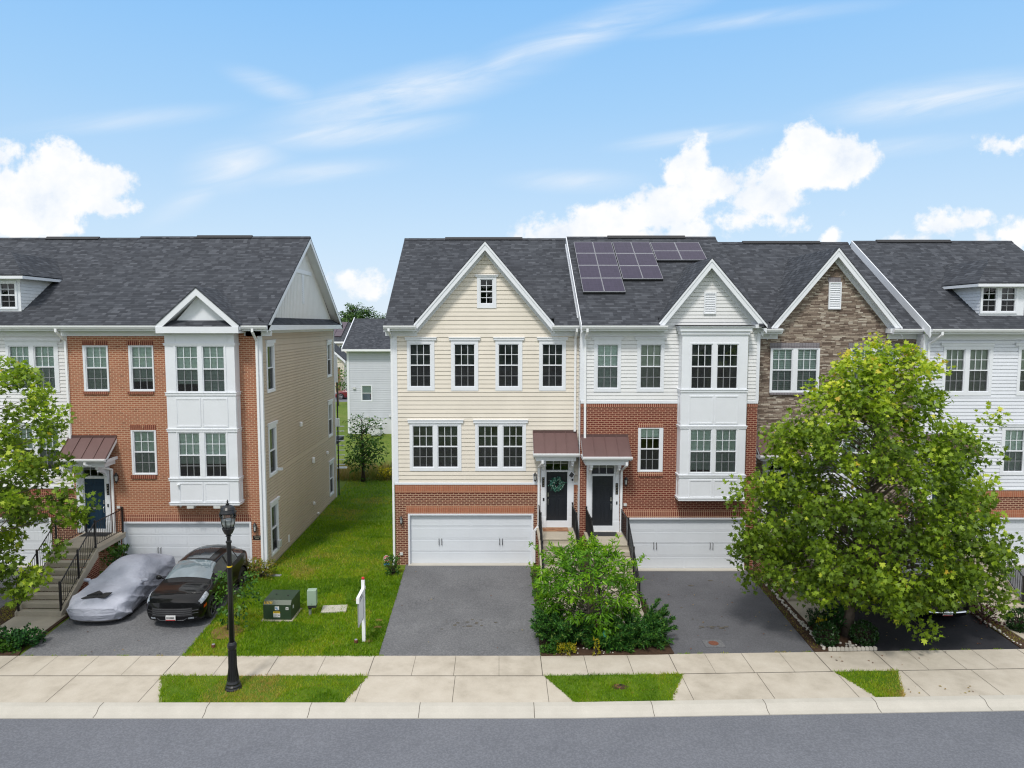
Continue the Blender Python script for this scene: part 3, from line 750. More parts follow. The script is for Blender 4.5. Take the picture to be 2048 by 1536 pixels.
def garage_door(h, Yf, x0, x1, z0, z1, handles):
    fr = MB(); j = .07
    fr.box(x0, x0 + j, Yf - .03, Yf + .14, z0, z1); fr.box(x1 - j, x1, Yf - .03, Yf + .14, z0, z1); fr.box(x0 + j, x1 - j, Yf - .03, Yf + .14, z1 - j, z1)
    d = MB(); y = Yf + .10; a0, a1, zz0, zz1 = x0 + j, x1 - j, z0 + .03, z1 - j
    d.box(a0, a1, y + .02, y + .05, zz0, zz1)
    rows = 4; cols = 4; H_ = (zz1 - zz0) / rows; W_ = (a1 - a0) / cols
    for r in range(rows):
        d.box(a0, a1, y, y + .02, zz0 + r * H_ + .006, zz0 + (r + 1) * H_ - .006)
        for c in range(cols):
            u0, u1, v0, v1 = a0 + c * W_ + .06, a0 + (c + 1) * W_ - .06, zz0 + r * H_ + .08, zz0 + (r + 1) * H_ - .08
            for q in rect_minus((u0 - .02, u1 + .02, v0 - .02, v1 + .02), [(u0, u1, v0, v1)]): d.box(q[0], q[1], y - .007, y, q[2], q[3])
            n = 7
            for k in range(n):
                d.box(u0 + (u1 - u0) * k / n + .006, u0 + (u1 - u0) * (k + 1) / n - .006, y - .004, y, v0, v1)
    do = d.build('garage_door', 'garage', h)
    MB().box(x0, x1, Yf - .17, Yf + .13, z0, z0 + .045).build('threshold', 'kerbm', do)
    fr.build('door_frame', 'white', do)
    MB().box(a0, a1, y - .005, y + .06, z0 - .02, z0 + .03).build('weather_strip', 'blackm', do)
    for hx, hz in handles:
        for s in (-.055, .055):
            MB().tube([(hx + s, y - .01, hz + .13), (hx + s, y - .05, hz + .11), (hx + s, y - .05, hz - .11), (hx + s, y - .01, hz - .13)], .012, 6).build('handle', 'blackm', do)
    return do
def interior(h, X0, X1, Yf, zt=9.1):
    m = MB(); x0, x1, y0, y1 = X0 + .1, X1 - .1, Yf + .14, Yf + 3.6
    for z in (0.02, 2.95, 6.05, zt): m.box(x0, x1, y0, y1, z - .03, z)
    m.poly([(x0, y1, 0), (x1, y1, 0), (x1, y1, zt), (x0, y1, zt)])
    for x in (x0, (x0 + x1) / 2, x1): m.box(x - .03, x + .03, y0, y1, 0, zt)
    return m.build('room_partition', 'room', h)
def shell(h, X0, X1, Yf, ez, mat, lap, sides=(True, True), depth=11.9):
    yb = Yf + depth; zt = ez - .2
    if sides[0]: wall(Fr((X0, 0, 0), (0, -1, 0), (-1, 0, 0)), 'side_wall', mat, -.1, zt, (-yb, -Yf), (), lap, h)
    if sides[1]: wall(Fr((X1, 0, 0), (0, 1, 0), (1, 0, 0)), 'side_wall', mat, -.1, zt, (Yf, yb), (), lap, h)
    wall(Fr((0, yb, 0), (-1, 0, 0), (0, 1, 0)), 'rear_wall', mat, -.1, zt, (-X1, -X0), (), lap, h)
def attic(h, x, Yf, ez, mat, lap, depth=11.9, outward=1, y_in=0.0):
    ey = Yf - .45; ry = Yf + depth / 2; rz = roof_z(ry, ey, ez) - .06
    fr_ = Fr((x, 0, 0), (0, 1, 0), (1, 0, 0)) if outward > 0 else Fr((x, 0, 0), (0, -1, 0), (-1, 0, 0))
    def xf(z):
        y0 = ey + (z - ez) / SLOPE; y1 = 2 * ry - y0
        y0 = max(y0 + .1, Yf); y1 = min(y1 - .1, Yf + depth)
        if y0 > y1: y0 = y1 = ry
        return (y0, y1) if outward > 0 else (-y1, -y0)
    return wall(fr_, 'attic_wall', mat, ez - .2, rz - .08, xf, (), lap, h, kinks=(ez + .2,))
def dormer(h, x0, x1, yf, zb, zt, mat, lap, win_px, rail, Yroof, ez, peak_dz=1.05):
    """hipped dormer standing on the front slope"""
    ey = Yroof - .45
    cs = [rect(*w_, yf) for w_ in win_px]
    cas = (min(c[0] for c in cs) - .1, max(c[1] for c in cs) + .1, min(c[2] for c in cs) - .1, max(c[3] for c in cs) + .1)
    f = MB()
    for q in rect_minus((x0, x1, zb, zt), [cas]): f.box(q[0], q[1], yf, yf + .08, q[2], q[3])
    f.build('dormer_front', 'white', h)
    window(h, front(yf), cas, cs, [at((w_[0] + w_[2]) / 2, rail, yf)[1] for w_ in win_px], cols=2, rows=2)
    for x, s in ((x0, -1), (x1, 1)):
        yb = ey + (zt - ez) / SLOPE
        c = MB(); n = max(2, int((zt - zb) / lap)) ; c0 = []
        k = math.ceil(zb / lap); zs = [zb] + [j * lap for j in range(k, int(zt / lap) + 1) if zb + .01 < j * lap < zt] + [zt]
        for a, b in zip(zs, zs[1:]):
            ya, yb_ = ey + (a - ez) / SLOPE + .06, ey + (b - ez) / SLOPE + .06
            q = [(x + s * .02, yf, a), (x + s * .02, ya, a), (x, yb_, b), (x, yf, b)]
            if s < 0: q.reverse()
            c.poly(q)
            q = [(x, yf, a), (x, ya, a), (x + s * .02, ya, a), (x + s * .02, yf, a)]
            if s < 0: q.reverse()
            c.poly(q)
        c.build('dormer_cheek', mat, h)
    o = .33; xa, xb, ya = x0 - o, x1 + o, yf - o; zp = zt + peak_dz; xm = (x0 + x1) / 2
    yh = ya + (xm - xa) * 1.0
    ye = ey + (zt - ez) / SLOPE + .1; yp = ey + (zp - ez) / SLOPE + .1
    r = MB(); up = (0, 0, .05)
    r.prism([(xa, ya, zt + .05), (xb, ya, zt + .05), (xm, yh, zp)], up)
    r.prism([(xa, ya, zt + .05), (xm, yh, zp), (xm, yp, zp), (xa, ye, zt + .05)], up)
    r.prism([(xb, ya, zt + .05), (xb, ye, zt + .05), (xm, yp, zp), (xm, yh, zp)], up)
    r.build('dormer_roof', 'shingle', h)
    t = MB(); t.box(xa, xb, ya, ya + .03, zt - .06, zt + .07); t.box(xa, xa + .03, ya + .03, ye, zt - .06, zt + .07); t.box(xb - .03, xb, ya + .03, ye, zt - .06, zt + .07)
    t.box(xa + .03, xb - .03, ya + .03, yf, zt - .055, zt - .03); t.box(xa + .03, x0, yf, ye - .1, zt - .055, zt - .03); t.box(x1, xb - .03, yf, ye - .1, zt - .055, zt - .03)
    t.build('dormer_trim', 'white', h)
def bay(h, Yw, Yb, x0, x1, z0, z1, wins, bands, panels, crown=None):
    """box bay hung on the facade; wins = [(glass px rects, rail py, blinds)] on the plane Yb"""
    ops = []; allw = []
    for g, rp, bl in wins:
        cs = [rect(*q, Yb) for q in g]
        cas = (min(c[0] for c in cs) - .09, max(c[1] for c in cs) + .09, min(c[2] for c in cs) - .06, max(c[3] for c in cs) + .06)
        ops.append(cas); allw.append((cas, cs, [at((q[0] + q[2]) / 2, rp, Yb)[1] for q in g], bl))
    b = MB()
    for q in rect_minus((x0, x1, z0, z1), ops): b.box(q[0], q[1], Yb, Yb + .08, q[2], q[3])
    for x in (x0, x1 - .08): b.box(x, x + .08, Yb + .08, Yw + .01, z0, z1)
    b.box(x0 + .08, x1 - .08, Yb + .08, Yw, z0 + .001, z0 + .05); b.box(x0 + .08, x1 - .08, Yb + .08, Yw, z1 - .05, z1 - .001)
    for zb, zt in bands:
        b.box(x0 - .03, x1 + .03, Yb - .03, Yb, zb, zt); b.box(x0 - .03, x0, Yb, Yw, zb, zt); b.box(x1, x1 + .03, Yb, Yw, zb, zt)
        b.box(x0 - .05, x1 + .05, Yb - .05, Yw, zt, zt + .025)
    for (a, c, e, f) in panels:
        for q in rect_minus((a - .05, c + .05, e - .05, f + .05), [(a, c, e, f)]): b.box(q[0], q[1], Yb - .02, Yb, q[2], q[3])
        b.box(a, c, Yb - .004, Yb, e, f)
    for x, s in ((x0, -1), (x1, 1)):
        for (a, c, e, f) in panels[:1] + panels[2:3]:
            for q in rect_minus((Yb + .06, Yw - .04, e - .05, f + .05), [(Yb + .12, Yw - .1, e, f)]):
                b.box(x + (s * .015 if s < 0 else 0), x + (s * .015 if s > 0 else 0), q[0], q[1], q[2], q[3])
    if crown:
        for dz0, dz1, o in crown: b.box(x0 - o, x1 + o, Yb - o, Yw, z1 + dz0, z1 + dz1)
    bo = b.build('bay', 'white', h)
    for cas, cs, rl, bl in allw: window(h, front(Yb), cas, cs, rl, blinds=bl, trimb=.02)
    # dark room box behind the bay windows
    return bo
def garage_header(h, px0, px1, py0, py1, Y, mat): x0, x1, z0, z1 = rect(px0, py0, px1, py1, Y); return strip(h, 'brick_header', mat, x0, x1, z0, z1, Y, 0.02)

XL2, XL1, XL1R = -23.6, -16.4, -9.05
XA0, XB0, XC0, XD0, XD1 = -4.115, 3.13, 9.93, 16.5, 23.6
YL2, YL1, YA, YB, YC, YD = 27.5, 27.0, 27.7, 27.1, 28.1, 27.6
EZ = 9.55; EZR = 9.42

# ---------------------------------------------------------------- cream townhouse (centre left)
h = thing('townhouse', 'cream-sided townhouse over a brown brick base with one tall centre gable', 'townhouse', group='townhouses in the right-hand row')
gA = at(970, 483, YA - .36); gL = at(826, 650, YA - .36); gR = at(1110, 650, YA - .36)
def XZ(px, py, Y): return at(px, py, Y)
zbt = at(960, 968.9, YA)[1]; zsid = at(960, 964.6, YA)[1]
ops = []
for g, cs in (((821.3, 689.4, 860.1, 772.2), (814.2, 680.6, 869.1, 781.2)), ((909.9, 689.4, 948.4, 772.2), (902, 680.6, 956.6, 781.2)),
              ((998, 689.4, 1036, 772.2), (990.8, 680.6, 1044.6, 781.2)), ((1085.7, 689.4, 1124, 772.2), (1078, 680.6, 1131.6, 781.2))):
    ops.append(pwin(h, YA, [g], 730.4, cs, cap_py=676, blinds=[('backdrop', 1)])[1])
for ga, gb, cs in (((826.6, 852.7, 865.4, 933.5), (876.7, 852.7, 914.9, 933.5), (819.5, 846, 922.8, 941.5)), ((957.4, 852.7, 995, 933.5), (1007, 852.7, 1044.6, 933.5), (950.3, 846, 1051.7, 941.5))):
    ops.append(pwin(h, YA, [ga, gb], 893.2, cs, cap_py=840.5, blinds=[('backdrop', 1), ('backdrop', 1)])[1])
_, og = pwin(h, YA, [(961.5, 559.8, 984.5, 606.2)], 583, (953.9, 553.5, 992.7, 616.3), cap_py=551, cols=2, rows=2, lower_screen=False)
dx0, dx1 = at(1091.3, 990, YA)[0], at(1136, 990, YA)[0]; dz0, dz1 = at(1113, 1041.6, YA)[1], at(1113, 943.4, YA)[1]
tz0, tz1 = at(1113, 940.5, YA)[1], at(1113, 917.9, YA)[1]; sx0, sx1 = at(1081, 990, YA)[0], at(1147, 990, YA)[0]
zthr = at(1113, 1054, YA)[1]
dop = (sx0 + .02, sx1 - .02, zthr, tz1 + .05)
wall(front(YA), 'wall', 's_tan', zsid, gL[1] - .1, (XA0, XB0), ops + [dop], .165, h)
# siding between the main eave and the gable foot
gx0, gx1, gz0, gz1 = rect(816.6, 1027, 1066.4, 1133.5, YA)
wall(front(YA), 'brick_wall', 'b_brown', -.15, zbt, (XA0, XB0), [(gx0 + .02, gx1 - .02, -.15, gz1 - .02), (dop[0], dop[1], zthr, zbt)], 0, h)
strip(h, 'brick_course', 'b_sold_o', XA0, sx0, at(950, 985, YA)[1], zbt, YA, .018)
strip(h, 'brick_course', 'b_sold_o', sx1, XB0, at(950, 985, YA)[1], zbt, YA, .018)
trim_box(h, XA0 - .02, sx0, zbt, zsid, YA, .04); trim_box(h, sx1, XB0, zbt, zsid, YA, .04)
MB().box(XA0 - .03, XA0 + .14, YA - .03, YA + .1, zsid, EZ - .4).box(XA0 - .03, XA0 + .0, YA + .1, YA + .25, zsid, EZ - .4).build('corner_board', 'white', h)
garage_header(h, 812, 1068.7, 1012, 1027, YA, 'b_sold_o')
hx = [at(880.5, 1085, YA)[0], at(1002, 1085, YA)[0]]; hz = at(880, 1085, YA)[1]
garage_door(h, YA, gx0, gx1, -.02, gz1, [(hx[0], hz), (hx[1], hz)])
front_door(h, YA, dx0, dx1, dz0, dz1, 'door_b', tz0, tz1, sx0, sx1, tz1 + .08, -1, thresh=zthr)
a0, a1 = at(1065.4, 864, YA)[0], at(1153.6, 864, YA)[0]
awning(h, YA, a0, a1, at(1100, 864, YA)[1], at(1113, 907, YA - .85)[1], .85, tz1 + .06, 5, [(sx0 + dx0) / 2, (sx1 + dx1) / 2])
gable(h, YA, EZ, gL, gA, gR, 's_tan', .165, rake=.21, openings=[og])
main_roof(h, XA0, XB0, YA, EZ, cuts=[(gL[0] + .02, gR[0] - .02)], lover=.30, gutter_spans=[(XA0 - .3, gL[0] + .12), (gR[0] - .12, XB0)], vent=(at(890, 480, 33.5)[0], at(1045, 480, 33.5)[0]))
shell(h, XA0, XB0, YA, EZ, 's_tan', .165, (True, False)); attic(h, XA0, YA, EZ, 's_tan', .165, outward=-1)
interior(h, XA0, XB0, YA)
ye = YA - .45 - .07
xd = at(1150, 760, YA)[0]
downspout(h, [(xd, ye, EZ - .15), (xd, ye, EZ - .25), (xd, YA - .05, EZ - .5), (xd, YA - .05, at(1150, 862, YA)[1])])
xd = XA0 - .02
downspout(h, [(xd - .08, ye, EZ - .15), (xd - .08, ye, EZ - .22), (xd - .06, YA + .06, EZ - .5), (xd - .06, YA + .06, .25), (xd - .06, YA - .25, .06)])
xd = at(1078.5, 990, YA)[0] - .03
z_a = at(1082, 921, YA - .85)[1]
downspout(h, [(xd + .1, YA - .9, z_a), (xd + .1, YA - .9, z_a - .1), (xd, YA - .1, z_a - .4), (xd, YA - .1, at(1075, 1050, YA)[1]), (xd - .16, YA - .1, at(1068, 1060, YA)[1]), (xd - .16, YA - .1, .12)])
q = at(1069.8, 952.8, YA); MB().box(q[0] - .08, q[0] + .08, YA - .03, YA, q[1] - .28, q[1] + .12).build('lamp_mount', 'white', h); lantern(h, q[0], q[1], YA - .03)
q = at(803, 1039.6, YA); lantern(h, q[0], q[1], YA, .95)
q = at(1086.5, 963, YA); number_plaque(h, q[0], q[1], YA - .05, .1, .42)
q = at(1087, 998, YA); MB().box(q[0] - .03, q[0] + .03, YA - .075, YA - .05, q[1] - .06, q[1] + .06).build('doorbell', 'black', h)
q = at(803, 1107, YA); MB().box(q[0] - .06, q[0] + .06, YA - .06, YA, q[1] - .05, q[1] + .05).build('outlet_cover', 'lampglass', h)
# solar camera on the door frame
q = at(1142, 948, YA); cb = MB(); cb.prism([(q[0] - .13, YA - .2, q[1] - .02), (q[0] + .02, YA - .22, q[1] - .14), (q[0] + .14, YA - .16, q[1] + .02), (q[0] - .0, YA - .14, q[1] + .15)], (.01, .02, .01)); cb.tube([(q[0], YA - .17, q[1]), (q[0] + .02, YA - .05, q[1] - .1)], .015, 6)
co = cb.build('camera_panel', 'white2', h); MB().prism([(q[0] - .10, YA - .205, q[1] - .015), (q[0] + .02, YA - .223, q[1] - .11), (q[0] + .11, YA - .168, q[1] + .02), (q[0] - .0, YA - .15, q[1] + .12)], (-.004, -.008, -.002)).build('solar_cell', 'black', co)
MB().lathe([(.03, 0), (.035, .05), (.02, .08)], (q[0] + .05, YA - .1, q[1] - .25), 8).build('security_camera', 'black', h)

# ---------------------------------------------------------------- white and red brick townhouse (bay and solar panels)
h = thing('townhouse', 'white sided and red brick townhouse with a box bay and rooftop solar panels', 'townhouse', group='townhouses in the right-hand row')
ops = []; opb = []
for g, cs in (((1195.7, 690.5, 1235, 775), (1187.8, 679.3, 1241.8, 783.5)), ((1281.8, 690.5, 1321, 775), (1273.6, 679.3, 1328, 783.5))):
    ops.append(pwin(h, YB, [g], 733, cs, cap_py=676, blinds=[('blind', 1.0)] if g[0] < 1200 else [('curtain', 1.0)])[1])
opb.append(pwin(h, YB, [(1281.4, 857.4, 1318, 939.5)], 898, (1275.6, 855.6, 1325.5, 943.5), blinds=[('blind', .22)])[1])
dx0, dx1 = at(1182.8, 1000, YB)[0], at(1227.3, 1000, YB)[0]; dz0, dz1 = at(1205, 1052, YB)[1], at(1205, 951.6, YB)[1]
tz0, tz1 = at(1205, 947.8, YB)[1], at(1205, 926, YB)[1]; sx0, sx1 = at(1172.7, 1000, YB)[0], at(1238, 1000, YB)[0]
zthrB = at(1205, 1063, YB)[1]
zbt = at(1260, 806.8, YB)[1]; zsid = at(1260, 801, YB)[1]
gA = at(1424, 517, YB - .36); gL = at(1318, 646, YB - .36); gR = at(1534, 649, YB - .36)
bx0, bx1 = at(1361.5, 830, YB - .5)[0], at(1492.5, 830, YB - .5)[0]
bz0, bz1 = at(1426, 1002, YB - .5)[1], at(1426, 669, YB - .5)[1]
bayop = (bx0 + .1, bx1 - .1, bz0 + .1, bz1 - .1)
wall(front(YB), 'wall', 's_white', zsid, gL[1] - .1, (XB0, XC0), ops + [bayop], .14, h)
gx0, gx1, gz0, gz1 = rect(1252, 1035, 1489, 1140.5, YB)
wall(front(YB), 'brick_wall', 'b_red', -.15, zbt, (XB0, XC0), opb + [(gx0 + .02, gx1 - .02, -.15, gz1 - .02), (sx0 + .02, sx1 - .02, zthrB, tz1 + .05), (bayop[0], bayop[1], bayop[2], zbt)], 0, h)
strip(h, 'brick_course', 'b_sold_r', XB0, bx0, at(1260, 814, YB)[1], zbt, YB, .018); strip(h, 'brick_course', 'b_sold_r', bx1, XC0, at(1260, 814, YB)[1], zbt, YB, .018)
trim_box(h, XB0, bx0, zbt, zsid, YB, .04); trim_box(h, bx1, XC0, zbt, zsid, YB, .04)
MB().box(XB0 - .03, XB0 + .13, YB - .03, YB + .02, zsid, EZ - .4).box(XB0 - .03, XB0, YB + .02, YB + .14, -.1, EZ - .4).build('corner_board', 'white', h)
trim_box(h, XC0 - .1, XC0 + .02, zsid, gR[1] - .3, YB, .03, 'corner_board')
garage_header(h, 1247, 1490.8, 1020, 1035, YB, 'b_sold_r')
q = rect(1276.5, 845.7, 1326, 855, YB); strip(h, 'brick_header', 'b_sold_r', *q, YB, .02)
q = rect(1276.5, 944.3, 1325, 952, YB); strip(h, 'brick_sill', 'b_sold_r', *q, YB, .05)
garage_door(h, YB, gx0, gx1, -.02, gz1, [(at(1311, 1093, YB)[0], at(1311, 1093, YB)[1]), (at(1424, 1091, YB)[0], at(1424, 1093, YB)[1])])
front_door(h, YB, dx0, dx1, dz0, dz1, 'door_b', tz0, tz1, sx0, sx1, tz1 + .08, 1, thresh=zthrB)
a0, a1 = at(1161.5, 872, YB)[0], at(1256, 872, YB)[0]
awning(h, YB, a0, a1, at(1205, 872, YB)[1], at(1210, 913.5, YB - .85)[1], .85, tz1 + .06, 5, [(sx0 + dx0) / 2, (sx1 + dx1) / 2])
v = rect(1410, 587.6, 1429, 626, YB)
gable(h, YB, EZ, gL, gA, gR, 's_white', .14, rake=.22, vent=v)
YBb = YB - .5
R_ = lambda *a: rect(*a, YBb)
bay(h, YB, YBb, bx0, bx1, bz0, bz1,
    [([(1383.7, 689.5, 1423, 776), (1435, 689.5, 1474.3, 776)], 733, [('backdrop', 1), ('backdrop', 1)]), ([(1381.3, 860.4, 1421.3, 944), (1432, 860.4, 1471.5, 944)], 903, [('blind', .96), ('blind', 1.0)])],
    [R_(1361, 780, 1492, 784.5)[2:], R_(1361, 853, 1492, 857)[2:], R_(1361, 951, 1492, 955)[2:], R_(1361, 997, 1492, 1001.5)[2:]],
    [R_(1380.5, 794, 1424, 845), R_(1432, 794, 1474, 845), R_(1380, 962, 1421.6, 993), R_(1429, 962, 1472, 993)],
    crown=[(0, .12, .05), (.12, .27, .10), (.27, .31, .15)])
MB().prism([(bx0 - .17, YBb - .17, bz1 + .315), (bx1 + .17, YBb - .17, bz1 + .315), (bx1 + .17, YB, bz1 + .34), (bx0 - .17, YB, bz1 + .34)], (0, 0, .02)).build('bay_roof', 'blackm', h)
main_roof(h, XB0, XC0, YB, EZ, cuts=[(gL[0] + .02, gR[0] - .3)], lover=.03, gutter_spans=[(XB0 - .03, gL[0] + .3)], vent=(at(1215, 478, 33)[0], at(1370, 478, 33)[0]))
ey_b, ry_b, rz_b = YB - .45, YB + 5.95, roof_z(YB + 5.95, YB - .45, EZ)
MB().prism([(XB0 - .06, ey_b, EZ - .3), (XB0 - .06, ry_b, rz_b - .55), (XB0 - .06, ry_b, rz_b + .03), (XB0 - .06, ey_b, EZ + .03)], (.03, 0, 0)).build('rake_board', 'white', h)
sf = MB()
for k in range(34):
    f = k / 34; y = ey_b + 1 + (ry_b - ey_b - 1) * f; z = roof_z(y, YA - .45, EZ); sf.box(XB0 - .10, XB0 - .065, y, y + .11, z + .02, z + .16)
sf.build('step_flashing', 'white', h)
shell(h, XB0, XC0, YB, EZ, 's_white', .14, (True, True)); interior(h, XB0, XC0, YB)
gr = MB(); gr.prism([(gR[0] - .42, YB - .36, gR[1] - .0), (gR[0] + .02, YB - .36, gR[1] - .0), (gR[0] + .02, YB - .36, gR[1] - .13), (gR[0] - .42, YB - .36, gR[1] - .13)], (0, .36, 0)); gr.build('cornice_return', 'white', h)
ye = YB - .52; xd = at(1170.5, 760, YB)[0]
downspout(h, [(xd, ye, EZ - .15), (xd, ye, EZ - .25), (xd - .02, YB - .06, EZ - .5), (xd, YB - .06, at(1170, 876, YB)[1])])
xd = at(1241.5, 1000, YB)[0]; z_a = at(1252, 925, YB - .85)[1]
downspout(h, [(xd + .05, YB - .9, z_a), (xd + .05, YB - .9, z_a - .1), (xd, YB - .1, z_a - .45), (xd, YB - .1, .12)])
q = at(1251, 962, YB); lantern(h, q[0], q[1], YB)
q = at(1233, 977, YB); number_plaque(h, q[0], q[1], YB - .05, .1, .45)
q = at(1233, 1005, YB); MB().box(q[0] - .025, q[0] + .025, YB - .075, YB - .05, q[1] - .06, q[1] + .06).build('doorbell', 'black', h)
q = at(1250, 1009, YB); MB().box(q[0] - .06, q[0] + .06, YB - .05, YB, q[1] - .05, q[1] + .05).build('outlet_cover', 'lampglass', h)
q0 = at(1495, 660, YB); MB().tube([(q0[0] + .35, YB - .02, q0[1] + .05), (q0[0] + .05, YB - .02, q0[1] - .2), (q0[0] + .05, YB - .02, 2.9)], .010, 5).build('cable', 'steel', h)

# ---------------------------------------------------------------- stone townhouse
h = thing('townhouse', 'townhouse faced in brown ledge stone with a steep gable, mostly behind the big leafy tree', 'townhouse', group='townhouses in the right-hand row')
ops = []
for ga, gb, cs in (((1545, 699.7, 1582.8, 780.8), (1595, 699.7, 1632.6, 780.8), (1539.7, 696.7, 1638, 785)), ((1703, 699.7, 1741, 780.8), (1753, 699.7, 1790.6, 780.8), (1697.6, 696.7, 1796, 785))):
    ops.append(pwin(h, YC, [ga, gb], 740, cs, blinds=[('slat', 1), ('slat', 1)])[1])
gA = at(1678, 495.7, YC - .36); gL = at(1541, 656, YC - .36); gR = at(1806, 656, YC - .36)
zw = at(1650, 1002, YC)[1]; gx0, gx1, gz0, gz1 = rect(1588, 1036, 1830, 1136, YC)
dx0, dx1 = at(1533, 1000, YC)[0], at(1577, 1000, YC)[0]; dz0, dz1 = 1.62, 3.68
sx0, sx1 = dx0 - .2, dx1 + .2
bx0, bx1 = at(1612, 930, YC - .45)[0], at(1748, 930, YC - .45)[0]; bz0, bz1 = at(1680, 1002, YC - .45)[1], at(1680, 858, YC - .45)[1]
bo_ = (bx0 + .1, bx1 - .1, bz0 + .1, bz1 - .1)
wall(front(YC), 'wall', 'stone', -.15, gL[1] - .1, (XC0, XD0), ops + [(gx0 + .02, gx1 - .02, -.15, gz1 - .02), (sx0 + .02, sx1 - .02, 1.5, 4.25), bo_], 0, h)
for px0, px1 in ((1539.5, 1638.5), (1697, 1796)):
    q = rect(px0, 685.6, px1, 696.5, YC); strip(h, 'stone_header', 'b_sold_g', *q, YC, .03)
    q = rect(px0 - 1, 785.5, px1 + 1, 789, YC); strip(h, 'stone_sill', 'b_sold_g', *q, YC, .08)
garage_door(h, YC, gx0, gx1, -.02, gz1, [(gx0 + 1.3, 1.15), (gx1 - 1.3, 1.15)])
q = rect(1584, 1022, 1834, 1036, YC); strip(h, 'brick_header', 'b_sold_r', *q, YC, .02)
q = rect(1590, 1003, 1842, 1022, YC); strip(h, 'brick_band', 'b_red', *q, YC, .012)
front_door(h, YC, dx0, dx1, dz0, dz1, 'door_b', 3.75, 4.2, sx0, sx1, 4.28, 1, thresh=1.5)
awning(h, YC, XC0 + .22, dx1 + .45, at(1550, 870, YC)[1], at(1550, 911, YC - .85)[1], .85, 4.26, 5, [(sx0 + dx0) / 2, (sx1 + dx1) / 2])
v = rect(1659, 567, 1679, 616, YC)
gable(h, YC, EZR, gL, gA, gR, 'stone', 0, rake=.22, vent=v)
q = rect(1656, 555, 1681, 565, YC); strip(h, 'stone_header', 'b_sold_g', *q, YC, .03)
R_ = lambda *a: rect(*a, YC - .45)
bay(h, YC, YC - .45, bx0, bx1, bz0, bz1, [([(1636, 866, 1676, 946), (1686, 866, 1726, 946)], 906, [('blind', 1), ('blind', 1)])], [R_(1612, 951, 1748, 955)[2:], R_(1612, 997, 1748, 1001)[2:]],
    [R_(1632, 962, 1674, 992), R_(1684, 962, 1728, 992)], crown=[(0, .1, .05), (.1, .2, .1)])
main_roof(h, XC0, XD0, YC, EZR, cuts=[(gL[0] + .02, gR[0] - .02)], gutter_spans=[(XC0 - .02, gL[0] + .42), (gR[0] - .42, XD0)], vent=(at(1485, 489, 34)[0], at(1640, 489, 34)[0]))
shell(h, XC0, XD0, YC, EZR, 's_white', .14, (False, False)); interior(h, XC0, XD0, YC)
gr = MB()
for px in (gL[0] + .24, gR[0] - .24): gr.box(px - .24, px + .24, YC - .36, YC, gL[1] - .2, gL[1] - .02)
gr.build('cornice_return', 'white', h)
xd = at(1833, 760, YC)[0]; ye = YC - .52
downspout(h, [(xd, ye, EZR - .15), (xd, ye, EZR - .25), (xd, YC - .05, EZR - .5), (xd, YC - .05, .2)])
lantern(h, sx1 + .2, 3.6, YC)
# ---------------------------------------------------------------- pale grey townhouse (right edge)
h = thing('townhouse', 'pale grey sided townhouse at the right edge with a hipped roof dormer', 'townhouse', group='townhouses in the right-hand row')
ops = []
ops.append(pwin(h, YD, [(1891.4, 700, 1927, 782), (1938.9, 700, 1975.5, 782)], 740.8, (1884.6, 691.5, 1983.6, 791), cap_py=686.5, blinds=[('curtain', 1), ('curtain', 1)])[1])
ops.append(pwin(h, YD, [(2041, 700, 2078, 782), (2090, 700, 2127, 782)], 740.8, (2034, 691.5, 2134, 791), cap_py=686.5, blinds=[('curtain', 1), ('curtain', 1)])[1])
ops.append(pwin(h, YD, [(2009, 861, 2046, 942), (2057, 861, 2094, 942)], 902, (2001, 853, 2101, 950), cap_py=848.5, blinds=[('blind', 1), ('blind', 1)])[1])
zsid = at(2000, 977, YD)[1]; zbt = at(2000, 980, YD)[1]
gx0 = at(1950, 1080, YD)[0]; gx1 = gx0 + 4.9; gz1 = at(2000, 1035, YD)[1]
dx0, dx1 = at(1862, 1000, YD)[0], at(1909, 1000, YD)[0]; sx0, sx1 = dx0 - .2, dx1 + .2
dop = (sx0 + .02, sx1 - .02, 1.6, 4.35)
wall(front(YD), 'wall', 's_grey', zsid, EZR - .25, (XD0, XD1), ops + [dop], .14, h)
wall(front(YD), 'brick_wall', 'b_brown', -.15, zbt, (XD0, XD1), [(gx0 + .02, gx1 - .02, -.15, gz1 - .02), (dop[0], dop[1], 1.6, zbt)], 0, h)
strip(h, 'brick_course', 'b_sold_o', sx1, XD1, at(2000, 993.8, YD)[1], zbt, YD, .018)
q = rect(1944, 1020, 2300, 1034.8, YD); strip(h, 'brick_header', 'b_sold_o', q[0], gx1 + .1, q[2], q[3], YD, .022)
trim_box(h, sx1, XD1, zbt, zsid + .01, YD, .04)
MB().box(XD0 - .03, XD0 + .12, YD - .03, YD + .02, zsid, EZR - .4).box(XD0 - .03, XD0, YD + .02, YD + .14, 0, EZR - .4).build('corner_board', 'white', h)
garage_door(h, YD, gx0, gx1, -.02, gz1, [(gx0 + 1.3, 1.15), (gx1 - 1.3, 1.15)])
front_door(h, YD, dx0, dx1, 1.72, 3.78, 'door_n', 3.85, 4.3, sx0, sx1, 4.36, 1, thresh=1.6)
awning(h, YD, XD0 + .05, sx1 + .25, at(1890, 872, YD)[1], at(1890, 912, YD - .85)[1], .85, 4.34, 5, [(sx0 + dx0) / 2, (sx1 + dx1) / 2])
main_roof(h, XD0, XD1, YD, EZR, lover=.03, rover=.3, vent=(at(1764, 486, 33)[0], at(1915, 486, 33)[0]))
eyd, ryd = YD - .45, YD + 5.95
